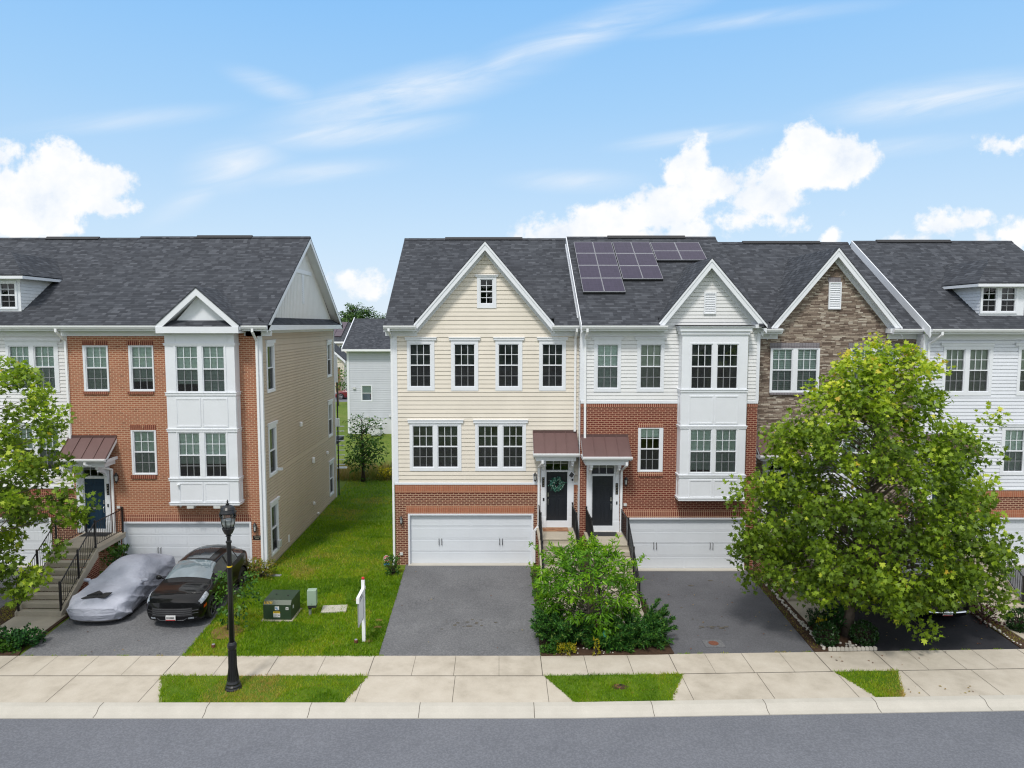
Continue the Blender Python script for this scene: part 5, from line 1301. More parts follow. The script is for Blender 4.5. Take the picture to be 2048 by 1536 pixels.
joint(-30, 17.70, 30, 17.70, .022, .018, 60)
tag(jb.build('pavement_joints', 'joint'), kind='structure')
DR = [('driveway', 'drive', [(-3.72, 27.8), (1.24, 27.8), (1.23, 20.225), (-3.56, 20.225)]), ('driveway', 'drive2', [(5.0, 27.2), (9.66, 27.2), (9.42, 20.225), (5.2, 20.225)]),
      ('driveway', 'drive', [(-14.35, 27.1), (-9.5, 27.1), (-9.35, 20.225), (-14.15, 20.225)]), ('driveway', 'drive_d', [(11.7, 28.2), (16.0, 28.2), (15.75, 20.23), (11.35, 20.23)]),
      ('driveway', 'drive', [(-22, 27.6), (-17.2, 27.6), (-16.9, 20.225), (-22, 20.225)]), ('driveway', 'drive', [(18.1, 27.1), (23, 27.1), (23, 20.23), (18.2, 20.23)])]
for n_, m_, p_ in DR: sheet(n_, m_, p_, 10, 8, .012, .03, jitter=.02)
for p_ in ([(-16.05, 22.95), (-14.42, 22.95), (-14.4, 20.9), (-16.05, 20.9)], [(1.5, 24.0), (3.0, 24.0), (3.0, 20.23), (1.5, 20.23)], [(3.32, 23.3), (4.85, 23.3), (4.85, 20.23), (3.32, 20.23)],
           [(10.05, 24.2), (11.55, 24.2), (11.5, 22.1), (10.05, 22.1)], [(16.25, 23.5), (17.85, 23.5), (17.85, 20.23), (16.25, 20.23)]):
    sheet('walkway', 'step', p_, 4, 4, .05, .12)
for p_ in ([(1.26, 26.9), (1.48, 26.9), (1.48, 20.25), (1.26, 20.25)], [(1.5, 22.2), (5.1, 22.2), (5.15, 20.2), (1.25, 20.2)], [(4.86, 26.9), (5.0, 26.9), (5.2, 20.25), (4.9, 20.25)],
           [(9.66, 27.0), (10.05, 27.0), (10.05, 20.25), (9.43, 20.25)], [(10.05, 22.12), (11.5, 22.12), (11.36, 20.25), (9.9, 20.25)], [(16.0, 27), (16.22, 27), (16.22, 20.25), (15.76, 20.25)],
           [(-17.0, 27.0), (-16.06, 27.0), (-16.06, 20.25), (-17.0, 20.25)], [(-16.06, 20.88), (-14.4, 20.88), (-14.2, 20.25), (-16.06, 20.25)], [(-14.5, 27), (-14.36, 27), (-14.3, 21), (-14.42, 21)]):
    sheet('planting_bed', 'soil', p_, 8, 8, .035 if p_[0][0] != 1.5 else .056, .06, jitter=.02)
# mulch ring of the sapling and bare patches
def disc(name, mat, x, y, r, off, kind='structure', sy=1.0):
    mb = MB(); n = 26; mb.v.append((x, y, gz(y) + off + (.03 if off > .01 else .0185)))
    for k in range(n):
        a = 2 * PI * k / n; rr = r * (1 + .12 * mnoise.noise(Vector((math.cos(a) * 2 + x, math.sin(a) * 2, 0)))); yy2 = y + rr * math.sin(a) * sy; mb.v.append((x + rr * math.cos(a), yy2, gz(yy2) + off + (0 if off > .01 else .0155)))
    for k in range(n): mb.f.append((0, 1 + k, 1 + (k + 1) % n))
    return tag(mb.build(name, mat), kind=kind)
disc('mulch_ring', 'straw', -8.62, 21.75, .5, .03)
for x, y, r, s in ((-4.05, 21.15, .16, .7), (-3.95, 22.6, .12, .8), (-4.9, 24.2, .22, .6), (-3.9, 22.1, .14, .6)): disc('bare_patch', 'straw', x, y, r, .02, sy=s)
# turf sheets near the viewpoint
sheet('lawn', 'turf', [(-9.48, 27.1), (-3.72, 27.1), (-3.58, 20.23), (-9.33, 20.23)], 14, 14, .006, .0, jitter=.02)
sheet('lawn', 'turf', [(-9.0, 43.0), (-4.1, 43.0), (-4.1, 27.08), (-9.0, 27.08)], 10, 20, .004)
V1 = [(-9.43, 19.05), (-3.66, 19.05), (-4.05, 17.72), (-8.78, 17.72)]; V2 = [(1.28, 19.05), (5.14, 19.05), (4.51, 17.72), (2.0, 17.72)]; V3 = [(9.47, 19.05), (11.29, 19.05), (10.65, 17.72), (9.99, 17.72)]
for v_ in (V1, V2, V3): sheet('verge', 'turf', v_, 12, 5, .03, .03, jitter=.035)
# second street and far mown slope behind the houses
mb = MB(); mb.box(-60, 30, 88.3, 98, -.05, -.02); tag(mb.build('back_street', 'asphalt'), kind='structure')
mb = MB(); mb.poly([(-20, 62.5, -.03), (-13.3, 62.5, -.03), (-13.3, 88.2, -.03), (-30, 88.2, -.03)]); tag(mb.build('mown_grass', ground_mat('mown_stripes', [(0.3, lin(74, 120, 22)), (0.7, lin(104, 146, 34))], .6, 8, .3, .3)), kind='structure')

# ---------------------------------------------------------------- grass blades
def tri_mesh(name, V, mat, tint, parent=None, nv=3, kind=None):
    n = len(V) // nv; me = bpy.data.meshes.new(name)
    me.vertices.add(len(V)); me.vertices.foreach_set('co', V.astype(np.float32).ravel())
    me.loops.add(len(V)); me.loops.foreach_set('vertex_index', np.arange(len(V), dtype=np.int32))
    me.polygons.add(n); me.polygons.foreach_set('loop_start', np.arange(0, len(V), nv, dtype=np.int32)); me.polygons.foreach_set('loop_total', np.full(n, nv, dtype=np.int32))
    me.update(calc_edges=True)
    a = me.attributes.new('tint', 'FLOAT', 'POINT'); a.data.foreach_set('value', np.repeat(tint, nv).astype(np.float32))
    me.materials.append(M[mat] if isinstance(mat, str) else mat)
    o = bpy.data.objects.new(name, me); C.objects.link(o)
    if parent: o.parent = parent
    if kind: o['kind'] = kind
    return o
M['grass'] = leaf_mat('grass_blades', [(0.0, lin(50, 88, 4)), (0.3, lin(84, 124, 4)), (0.6, lin(128, 160, 10)), (0.85, lin(160, 168, 40)), (1.0, lin(176, 152, 88))], .35)
M['weeds'] = leaf_mat('tall_weeds', [(0.0, lin(64, 88, 26)), (0.4, lin(108, 118, 48)), (0.75, lin(142, 126, 76)), (1.0, lin(160, 132, 92))], .3)
def vnoise(x, y, s, seed=0):
    x = x * s + seed * 17.3; y = y * s + seed * 9.1
    xi, yi = np.floor(x), np.floor(y); fx, fy = x - xi, y - yi; fx = fx * fx * (3 - 2 * fx); fy = fy * fy * (3 - 2 * fy)
    def hh(a, b): t = np.sin(a * 127.1 + b * 311.7 + seed * 7.7) * 43758.5453; return t - np.floor(t)
    return (hh(xi, yi) * (1 - fx) + hh(xi + 1, yi) * fx) * (1 - fy) + (hh(xi, yi + 1) * (1 - fx) + hh(xi + 1, yi + 1) * fx) * fy
def blades(name, polys, hgt, wid, mat='grass', dry=0.0, seed=1):
    allV, allT = [], []
    for pts, dens in polys:
        P = np.array([[p[0], p[1]] for p in pts]); area = 0.5 * abs(sum(P[i][0] * P[(i + 1) % 4][1] - P[(i + 1) % 4][0] * P[i][1] for i in range(4)))
        n = int(area * dens); u, v = rng.random(n), rng.random(n)
        q = (P[0] * (1 - u[:, None]) + P[1] * u[:, None]) * (1 - v[:, None]) + (P[3] * (1 - u[:, None]) + P[2] * u[:, None]) * v[:, None]
        x, yp = q[:, 0], q[:, 1]
        big = vnoise(x, yp, .55, seed) * .6 + vnoise(x, yp, 1.7, seed + 1) * .4; sm = vnoise(x, yp, 6, seed + 2)
        keep = rng.random(n) < (0.55 + .6 * sm); x, yp, big, sm = x[keep], yp[keep], big[keep], sm[keep]; n = len(x)
        z = np.array([gz(t) for t in yp]) + .005 if True else 0
        y = yp + 0.031 * np.maximum(0, x - 1.5)
        th = rng.random(n) * 2 * PI; L = hgt * (.5 + rng.random(n) * .8) * (.7 + .6 * sm); lean = (rng.random(n) * .8 + .15) * L; la = rng.random(n) * 2 * PI
        b = np.stack([x, y, z], 1); s = np.stack([np.cos(th), np.sin(th), np.zeros(n)], 1) * wid * (.6 + .8 * rng.random(n))[:, None] / 2
        tip = b + np.stack([np.cos(la) * lean, np.sin(la) * lean, L], 1)
        V = np.empty((n * 3, 3)); V[0::3] = b - s; V[1::3] = b + s; V[2::3] = tip
        t = np.clip(.16 + big * .66 + (rng.random(n) - .5) * .34 + dry + (rng.random(n) < .05) * .35, 0, 1)
        dryp = vnoise(x, yp, .8, seed + 5) > .58
        t = np.where(dryp, np.clip(t + .26, 0, 1), t)
        allV.append(V); allT.append(t)
    return tri_mesh(name, np.concatenate(allV), mat, np.concatenate(allT), kind='stuff')
blades('grass', [([(-9.49, 27.1), (-3.69, 27.1), (-3.55, 20.17), (-9.38, 20.17)], 1500), ([(-8.98, 34), (-4.14, 34), (-4.14, 27.1), (-8.98, 27.1)], 900), ([(-9.3, 43), (-3.9, 43), (-4.14, 34), (-8.98, 34)], 420)], .075, .022)
EXP = [(-.05, .05), (.05, .05), (.05, -.03), (-.05, -.03)]
for v_, dr in ((V1, .04), (V2, -.02), (V3, .2)): blades('grass', [([(p[0] + e[0], p[1] + e[1]) for p, e in zip(v_, EXP)], 2300)], .075, .020, dry=dr, seed=int(dr * 50) + 3)
blades('grass', [([(-16.9, 27), (-16.1, 27), (-16.1, 20.3), (-16.9, 20.3)], 900), ([(15.8, 27), (16.2, 27), (16.2, 20.6), (15.8, 20.6)], 500), ([(9.55, 26), (9.75, 26), (9.65, 20.4), (9.45, 20.4)], 500)], .08, .02, dry=.3, seed=9)
blades('weeds', [([(-13, 46.8), (-3, 46.8), (-3, 43), (-13, 43)], 160)], .55, .05, 'weeds', seed=5)
# little weeds in the joints along the drives
jw = [([(x, 20.27), (x + w_, 20.27), (x + w_, 20.2), (x, 20.2)], 2600) for x, w_ in ((-14, .25), (-13.2, .2), (-12.4, .25), (-11.3, .35), (-10.1, .2), (5.3, .4), (5.9, .15), (6.6, .25), (8.2, .5), (9.0, .3), (12, .35), (12.9, .3), (13.9, .3), (14.9, .3), (-3.7, .3))]
blades('weeds', jw, .05, .015, 'grass', dry=.1, seed=12)
for k in range(26):
    x, y = (rnd.gauss(-.9, .55), rnd.gauss(22.35, .22)) if k < 18 else (rnd.uniform(6, 9), rnd.uniform(21.6, 26)); disc('oil_stain', 'joint', x, y, rnd.uniform(.02, .075) * (1.5 if k % 6 == 0 else 1), .030 - .028, sy=rnd.uniform(.4, .8))
for k in range(12): disc('oil_stain', 'joint', rnd.gauss(6.75, .28), rnd.gauss(22.1, .07), rnd.uniform(.04, .11), .002, sy=.5)
# fallen leaves and crumbs on the paving
M['litter'] = leaf_mat('fallen_leaves', [(0, lin(70, 44, 30)), (.5, lin(128, 78, 44)), (1, lin(170, 150, 60))], .1)
def litter(name, polys, size):
    Vs, Ts = [], []
    for (x0, x1, y0, y1, n) in polys:
        x = rng.uniform(x0, x1, n); y = rng.uniform(y0, y1, n); a = rng.random(n) * 2 * PI; s = size * (.4 + rng.random(n))
        z = np.array([gz(t) for t in y]) + .03; yb2 = y + 0.031 * np.maximum(0, x - 1.5)
        for k in range(n):
            pts = [(x[k] + math.cos(a[k] + t) * s[k] * r_, yb2[k] + math.sin(a[k] + t) * s[k] * r_, z[k] + .012 * (i % 2)) for i, (t, r_) in enumerate(((0, 1), (1.5, .5), (PI, .9), (4.6, .5)))]
            Vs += pts; Ts.append(rnd.random())
    return tri_mesh(name, np.array(Vs), 'litter', np.array(Ts), nv=4, kind='stuff')
litter('fallen_leaves', [(5.2, 9.4, 20.5, 26.5, 40), (-3.4, 1.1, 20.6, 27.2, 10), (11.5, 15.6, 20.4, 24.5, 60), (9, 16, 19.2, 20.1, 14), (9.9, 11.5, 20.3, 23.6, 80), (-14, -9.5, 20.4, 22, 7), (1.3, 5.1, 20.2, 20.5, 160), (9.45, 10.0, 20.3, 26, 60), (10.2, 12.8, 17.8, 18.2, 14), (2, 5, 17.9, 19, 8)], .035)
# ================================================================ plants
M['syc'] = leaf_mat('sycamore_leaves', [(0.0, lin(48, 70, 18)), (0.35, lin(98, 124, 32)), (0.65, lin(146, 172, 44)), (0.9, lin(202, 210, 70)), (1.0, lin(206, 176, 70))], .36)
M['peach'] = leaf_mat('narrow_leaves', [(0.0, lin(44, 84, 14)), (0.4, lin(92, 142, 24)), (0.75, lin(142, 186, 40)), (1.0, lin(190, 210, 66))], .38)
M['junip'] = leaf_mat('juniper_sprays', [(0.0, lin(16, 48, 20)), (0.5, lin(34, 82, 28)), (0.9, lin(76, 120, 36)), (1.0, lin(110, 130, 60))], .12, .6)
M['box'] = leaf_mat('glossy_dark_leaves', [(0.0, lin(20, 44, 18)), (0.6, lin(40, 74, 28)), (1.0, lin(86, 112, 46))], .12, .35)
M['shrubl'] = leaf_mat('mid_green_leaves', [(0.0, lin(34, 70, 20)), (0.6, lin(74, 116, 32)), (1.0, lin(126, 156, 46))], .25)
M['gold'] = leaf_mat('golden_leaves', [(0.0, lin(104, 118, 28)), (0.5, lin(176, 164, 30)), (1.0, lin(212, 192, 48))], .3)
M['orng'] = leaf_mat('yellow_orange_leaves', [(0.0, lin(60, 84, 28)), (0.4, lin(122, 128, 36)), (0.8, lin(178, 140, 44)), (1.0, lin(190, 104, 50))], .25)
M['far'] = leaf_mat('far_tree_leaves', [(0.0, lin(34, 62, 30)), (0.5, lin(58, 92, 38)), (1.0, lin(104, 134, 58))], .15)
SHAPE = {
 'syc': [(0, 0), (.20, -.04), (.52, .10), (.30, .26), (.46, .60), (.14, .52), (0, 1.0), (-.14, .52), (-.46, .60), (-.30, .26), (-.52, .10), (-.20, -.04)],
 'oval': [(0, 0), (.26, .3), (.22, .7), (0, 1), (-.22, .7), (-.26, .3)],
 'lance': [(0, 0), (.13, .35), (.09, .7), (0, 1), (-.09, .7), (-.13, .35)],
 'spray': [(0, 0), (.07, .3), (.17, .55), (.05, .6), (0, 1), (-.05, .6), (-.17, .55), (-.07, .3)],
 'tuft': [(0, 0), (.10, .3), (.32, .45), (.12, .6), (0, 1), (-.12, .6), (-.32, .45), (-.10, .3)],
}
def leaves(name, pos, nrm, dirs, size, shape, mat, tint, parent):
    S = np.array(SHAPE[shape]); k = len(S); n = len(pos)
    nrm = nrm / np.maximum(np.linalg.norm(nrm, axis=1), 1e-6)[:, None]
    d = dirs - nrm * (dirs * nrm).sum(1)[:, None]; d /= np.maximum(np.linalg.norm(d, axis=1), 1e-6)[:, None]
    s = np.cross(nrm, d); V = np.empty((n * k, 3))
    for i, (a, b) in enumerate(S):
        fold = (abs(a) * .35 - (b - .5) ** 2 * .25)
        V[i::k] = pos + (s * a + d * b + nrm * fold) * size[:, None]
    return tri_mesh(name, V, mat, tint, parent, nv=k)
def unit(n):
    v = rng.normal(size=(n, 3)); return v / np.linalg.norm(v, axis=1)[:, None]
def tree(name, label, cat, base, trunk_r, forks, clusters, leaf, mat, leaf_size, per, shape, bark='bark', group=None, spread=.45, up=.5, tint_hi=.25, trunk_top=None, lean=(0, 0), limb_r=.035, flat=.6):
    """clusters: world points of leafy twigs; each is fed by a limb from the trunk"""
    t = thing(name, label, cat, base, group); B = Vector(base); mb = MB()
    top = Vector(trunk_top) - B if trunk_top else Vector((lean[0], lean[1], forks[1] - B.z))
    npt = 8; tp = []
    for k in range(npt):
        f = k / (npt - 1); tp.append(Vector((top.x * f + mnoise.noise(Vector((f * 3, base[0], 1))) * .12 * top.z * .1, top.y * f + mnoise.noise(Vector((f * 3, base[1], 5))) * .1 * top.z * .1, top.z * f)))
    rad = [trunk_r * (1.35 if k == 0 else (1 - .86 * k / (npt - 1))) for k in range(npt)]
    mb.tube(tp, rad, 10)
    for c in clusters:
        cc = Vector(c) - B; hz = math.hypot(cc.x, cc.y)
        f = min(.96, max((forks[0] - B.z) / top.z, (cc.z - hz * .55) / top.z)); i = f * (npt - 1); i0 = min(int(i), npt - 2); p = tp[i0].lerp(tp[i0 + 1], i - i0)
        mid = p.lerp(cc, .5) + Vector((rnd.uniform(-.15, .15), rnd.uniform(-.15, .15), .12 * (cc - p).length))
        r0 = min(limb_r, trunk_r * (1 - .8 * f)) * (.5 + .5 * min(1, (cc - p).length / 2)); mb.tube([p, mid, cc], [r0, r0 * .6, r0 * .2], 5, False)
    mb.build('trunk', bark, t, smooth=True)
    P, N, D, Z, T = [], [], [], [], []
    cen = np.mean(np.array(clusters), 0)
    for c in clusters:
        n = int(per * rnd.uniform(.6, 1.35)); c = np.array(c); o = unit(n) * (rng.random(n) ** .45)[:, None] * spread * rnd.uniform(.75, 1.25); o[:, 2] *= flat
        outw = (c - cen); outw /= max(np.linalg.norm(outw), .1)
        P.append(c + o); nn = unit(n) * .75 + np.array([0, 0, up]) + outw * .45 + np.array([0, -.12, 0]); N.append(nn)
        dd = o / spread + outw * .6 + unit(n) * .7 + np.array([0, 0, -.35]); D.append(dd)
        Z.append(leaf_size * rng.uniform(.55, 1.2, n)); base_t = rnd.uniform(-.2, .2)
        T.append(np.clip(.36 + base_t + (rng.random(n) - .5) * .34 + (o[:, 2] / spread) * .14 + (rng.random(n) < .02) * .4 + (o[:, 1] < -.25) * .08 + tint_hi * max(0, (c[2] - cen[2]) / 4), 0, 1))  # crown top and street-side leaves paler: sunlight put into the tint
    P = np.concatenate(P) - np.array(base)
    leaves('crown', P, np.concatenate(N), np.concatenate(D), np.concatenate(Z), shape, mat, np.concatenate(T), t)
    return t
def crown_points(cx, cy, prof, n, depth=.75, hollow=.35, sep=.35):
    """prof: list of (z, left x, right x) outlining the crown as seen from the street"""
    zs = np.array([p[0] for p in prof]); L = np.array([p[1] for p in prof]); Rr = np.array([p[2] for p in prof]); out_ = []
    tries = 0
    while len(out_) < n and tries < 60000:
        tries += 1
        z = rnd.uniform(zs.min(), zs.max()); l = np.interp(z, zs, L); r = np.interp(z, zs, Rr)
        if r - l < .25 or rnd.random() > (r - l) / (Rr - L).max(): continue
        a = rnd.random() * 2 * PI; q = math.sqrt(rnd.random()) ** (.6)
        q = max(q, hollow * rnd.random())
        x = (l + r) / 2 + math.cos(a) * q * (r - l) / 2; y = cy + math.sin(a) * q * (r - l) / 2 * depth
        p = (x, y, z)
        if all((p[0] - o[0]) ** 2 + (p[1] - o[1]) ** 2 + (p[2] - o[2]) ** 2 > sep ** 2 for o in out_): out_.append(p)
    return out_
def prof_px(rows, Y):          # rows: (py, px left, px right)
    o = []
    for py, l, r in rows: o.append((at(1000, py, Y)[1], at(l, py, Y)[0], at(r, py, Y)[0]))
    return sorted(o)
# big sycamore at right
pf = prof_px([(700, 1735, 1765), (725, 1700, 1880), (765, 1660, 1890), (830, 1600, 1905), (890, 1560, 1950), (950, 1535, 1985), (1000, 1505, 1990), (1060, 1500, 1980), (1100, 1490, 2000), (1140, 1505, 1990), (1165, 1530, 1970), (1190, 1700, 1860), (1215, 1790, 1840)], 21.5)
cl = crown_points(0, 21.6, pf, 350, .62, .70, .38)
for px, py, yy_ in ((1478, 985, 21.4), (1484, 1110, 21.5), (2018, 1090, 21.3), (2012, 1190, 20.9), (1995, 1210, 20.8), (1850, 1262, 20.3), (1640, 1205, 20.9), (1748, 695, 21.7), (1820, 710, 21.7), (1500, 1160, 21.6), (1985, 835, 21.7), (1975, 905, 21.4), (1545, 870, 21.6), (1740, 1200, 20.7), (1800, 1235, 20.3)):
    q = at(px, py, yy_); cl.append((q[0], yy_, q[1]))
tree('tree', 'big leafy sycamore with yellow-green tips in front of the stone house', 'tree', (10.9, 21.5, gz(21.5)), .15, (1.6, 0), cl, None, 'syc', .155, 88, 'syc', trunk_top=(11.9, 21.8, 8.4), spread=.46, up=.35, limb_r=.022, flat=.95, group='sycamores in front of the houses')
# sycamore at the left edge
pf = prof_px([(745, -180, 50), (800, -240, 72), (850, -300, 82), (900, -330, 86), (950, -350, 108), (1000, -350, 118), (1050, -340, 100), (1100, -330, 75), (1150, -250, 60), (1185, -120, 30)], 21.5)
cl = crown_points(0, 21.6, pf, 150, .62, .5, .44)
for px, py, yy_ in ((165, 1010, 21.2), (140, 955, 21.3), (150, 1035, 21.2), (50, 760, 21.4), (100, 870, 21.3), (110, 830, 21.4), (35, 1190, 20.9), (70, 1150, 21.1), (110, 1100, 21.2), (10, 742, 21.5), (120, 1010, 21.1), (80, 790, 21.3)):
    q = at(px, py, yy_); cl.append((q[0], yy_, q[1]))
tree('tree', 'sycamore with large leaves cut off by the left edge of the view', 'tree', (-17.6, 21.5, gz(21.5)), .15, (1.6, 0), cl, None, 'syc', .175, 84, 'syc', trunk_top=(-17.4, 21.8, 7.4), spread=.46, up=.4, limb_r=.025, flat=.85, group='sycamores in front of the houses')
# narrow-leaved young tree between the stairs
pf = prof_px([(1095, 1110, 1235), (1130, 1085, 1255), (1165, 1075, 1270), (1200, 1085, 1272), (1232, 1095, 1262), (1255, 1120, 1225)], 21.4)
cl = crown_points(0, 21.4, pf, 150, .8, .6, .19)
def shoot(px0, py0, px1, py1, Y, n=5): return [(lambda q: (q[0], Y, q[1]))(at(px0 + (px1 - px0) * k / (n - 1), py0 + (py1 - py0) * k / (n - 1), Y)) for k in range(n)]
sh = []
for a in ((1110, 1130, 1062, 1088), (1130, 1120, 1100, 1090), (1150, 1110, 1142, 1070), (1180, 1100, 1185, 1072), (1200, 1115, 1235, 1075), (1250, 1140, 1290, 1115), (1100, 1150, 1058, 1130), (1240, 1170, 1283, 1160), (1100, 1190, 1075, 1195), (1160, 1100, 1165, 1078)): sh += shoot(*a, 21.4)
tree('tree', 'small bright green tree with narrow leaves between the two middle stairs', 'tree', (2.76, 21.2, gz(21.2)), .05, (.5, 0), cl, None, 'peach', .19, 46, 'lance', trunk_top=(2.8, 21.3, 2.3), spread=.25, up=.3, limb_r=.018)
def sprigs(name, label, cat, base, pts, mat, size, per, shape, spread, group=None, up=.4, stem='bark_d', flat=.9, part='foliage'):
    t = thing(name, label, cat, base, group); B = Vector(base); mb = MB()
    for p in pts[::3]: mb.tube([Vector((rnd.uniform(-.05, .05), rnd.uniform(-.05, .05), 0)), (Vector(p) - B) * .6 + Vector((0, 0, .02)), Vector(p) - B], [.012, .008, .003], 4, False)
    mb.build('stem', stem, t)
    P, N, D, Z, T = [], [], [], [], []; cen = np.mean(np.array(pts), 0)
    for c in pts:
        n = max(2, int(per * rnd.uniform(.7, 1.3))); c = np.array(c); o = unit(n) * (rng.random(n) ** .5)[:, None] * spread; o[:, 2] *= flat
        outw = c - np.array(base); outw /= max(np.linalg.norm(outw), .05)
        P.append(c + o); N.append(unit(n) * .8 + np.array([0, -.1, up]) + outw * .3); D.append(outw + unit(n) * .5 + np.array([0, 0, .2])); Z.append(size * rng.uniform(.6, 1.25, n))
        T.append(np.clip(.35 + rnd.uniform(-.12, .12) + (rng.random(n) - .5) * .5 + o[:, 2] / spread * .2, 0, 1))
    leaves(part, np.concatenate(P) - np.array(base), np.concatenate(N), np.concatenate(D), np.concatenate(Z), shape, mat, np.concatenate(T), t)
    return t
tr_obj = None
# its long shoots belong to the same crown: add them as a second leafy part
tt = [o for o in C.objects if o.get('label', '').startswith('small bright green tree')][0]
for g_ in range(0, len(sh), 5):
    P = []; N = []; D = []; Z = []; T = []
    for i, c in enumerate(sh[g_:g_ + 5]):
        n = 44 - 7 * i; c = np.array(c); P.append(c + unit(n) * (.15 - .022 * i) * (rng.random(n) ** .5)[:, None]); N.append(unit(n)); D.append(unit(n) * .7 + np.array([0, 0, .5])); Z.append(rng.uniform(.09, .16, n)); T.append(rng.uniform(.3, .9, n))
    leaves('shoot', np.concatenate(P) - np.array(tt.location), np.concatenate(N), np.concatenate(D), np.concatenate(Z), 'lance', 'peach', np.concatenate(T), tt)
# junipers: arching feathery sprays
def juniper(label, base, arms, size=.14, per=9):
    pts = []
    for (dx, dy, dz, ln) in arms:
        for k in range(1, 11):
            f = k / 10; pts.append((base[0] + dx * f + rnd.uniform(-.03, .03), base[1] + dy * f + rnd.uniform(-.03, .03), base[2] + dz * (f ** 1.2) + .12 * math.sin(f * PI)))
    t = thing('juniper', label, 'shrub', base, 'junipers around the young tree'); B = Vector(base); mb = MB()
    for (dx, dy, dz, ln) in arms: mb.tube([(0, 0, 0), (dx * .5, dy * .5, dz * .5 + .1), (dx, dy, dz)], [.014, .009, .003], 4, False)
    mb.build('stem', 'bark_d', t)
    P, N, D, Z, T = [], [], [], [], []
    for (dx, dy, dz, ln) in arms:
        dv = np.array([dx, dy, dz]); dv = dv / np.linalg.norm(dv)
        for k in range(1, 14):
            f = k / 13; n = per * 2; c = np.array(base) + np.array([dx * f, dy * f, dz * f ** 1.15 + .10 * math.sin(f * PI)])
            o = unit(n) * .085 * (1.25 - f * .7); P.append(c + o); N.append(unit(n) + np.array([0, 0, .5])); D.append(dv + unit(n) * .45); Z.append(size * rng.uniform(.6, 1.2, n)); T.append(np.clip(rng.normal(.35, .2, n) + f * .3, 0, 1))
    leaves('foliage', np.concatenate(P) - np.array(base), np.concatenate(N), np.concatenate(D), np.concatenate(Z), 'spray', 'junip', np.concatenate(T), t)
def arms(n, rx, ry, zmin, zmax, bx=0, by=0):
    o = []
    for k in range(n):
        a = rnd.random() * 2 * PI; r_ = rnd.uniform(.5, 1.05); o.append((bx + math.cos(a) * rx * r_, by + math.sin(a) * ry * r_, rnd.uniform(zmin, zmax) * (1.25 - .35 * r_), 1))
    return o
juniper('dark juniper with drooping sprays left of the young tree', (1.98, 21.0, gz(21)), arms(95, .95, .75, .12, 1.05))
juniper('broad dark juniper with feathery shoots right of the young tree', (4.15, 21.0, gz(21)), arms(115, 1.05, .7, .12, .95) + [(1.15, .1, .75, 1), (1.0, .3, 1.05, 1), (.9, .2, .95, 1), (1.2, 0, .5, 1), (.8, .5, 1.15, 1), (1.05, .35, .8, 1)] * 2)
juniper('low juniper spreading to the pavement under the green oval marker', (3.4, 20.65, gz(20.6)), arms(60, .85, .35, .08, .5))
def ball(n, c, r, sq=1.0, jit=.06):
    o = unit(n) * r * (1 + (rng.random(n) - .5) * jit)[:, None]; o[:, 2] = o[:, 2] * sq; return [(c[0] + a, c[1] + b, c[2] + d) for a, b, d in o if c[2] + d > gz(c[1]) + .02]
def G(px, py, z=-.15): return ground(px, py, z)
q = G(1660, 1296); sprigs('shrub', 'clipped round dark green shrub left of the sycamore trunk', 'shrub', (q[0], q[1] + .25, gz(q[1])), ball(420, (q[0], q[1] + .28, gz(q[1]) + .33), .33), 'box', .065, 5, 'oval', .05)
q = G(1737, 1296); sprigs('shrub', 'clipped round dark green shrub right of the sycamore trunk', 'shrub', (q[0], q[1] + .25, gz(q[1])), ball(420, (q[0], q[1] + .30, gz(q[1]) + .34), .35), 'box', .065, 5, 'oval', .05)
q = G(1652, 1262); bx = [(q[0] + rnd.uniform(-.42, .42), q[1] + .3 + rnd.uniform(-.2, .2), gz(q[1]) + .05 + rnd.random() * .5) for _ in range(380)]
sprigs('hedge', 'square clipped hedge behind the round shrubs beside the walkway', 'hedge', (q[0], q[1] + .3, gz(q[1])), bx, 'box', .06, 5, 'oval', .05)
q = G(2050, 1268); sprigs('shrub', 'round dark green shrub at the right edge beside the grey house walkway', 'shrub', (q[0] + .05, q[1] + .2, gz(q[1])), ball(400, (q[0] + .05, q[1] + .25, gz(q[1]) + .32), .36), 'box', .07, 5, 'oval', .05)
q = (10.75, 21.55); sprigs('plant', 'tall strappy dark green plant between hedge and sycamore trunk', 'plant', (q[0] - .25, q[1] + .05, gz(q[1])), [(q[0] - .25 + rnd.uniform(-.22, .22), q[1] + rnd.uniform(-.15, .15), gz(q[1]) + rnd.uniform(.1, 1.0)) for _ in range(90)], 'junip', .2, 5, 'lance', .08, up=.1)
q = G(1642, 1276); sprigs('plant', 'yellow-green spotted plant at the corner of the walkway', 'plant', (q[0], q[1], gz(q[1])), [(q[0] + rnd.uniform(-.12, .12), q[1] + rnd.uniform(-.1, .1), gz(q[1]) + rnd.uniform(.1, .6)) for _ in range(40)], 'gold', .09, 5, 'oval', .06)
q = G(1133, 1308); sprigs('plant', 'golden yellow fern-like shrub in front of the left juniper', 'plant', (q[0], q[1] + .05, gz(q[1])), [(q[0] + rnd.uniform(-.25, .25), q[1] + rnd.uniform(-.1, .15), gz(q[1]) + rnd.uniform(.05, .32)) for _ in range(90)], 'gold', .08, 6, 'lance', .06)
q = G(1188, 1310); sprigs('plant', 'thin upright yellow-leaved sprig in front of the young tree', 'plant', (q[0], q[1] + .05, gz(q[1])), [(q[0] + rnd.uniform(-.03, .03), q[1] + rnd.uniform(-.03, .03), gz(q[1]) + .05 + .5 * k / 16) for k in range(17)] + [(q[0] + .12 + rnd.uniform(-.03, .03), q[1], gz(q[1]) + .05 + .45 * k / 14) for k in range(15)], 'gold', .055, 4, 'oval', .04)
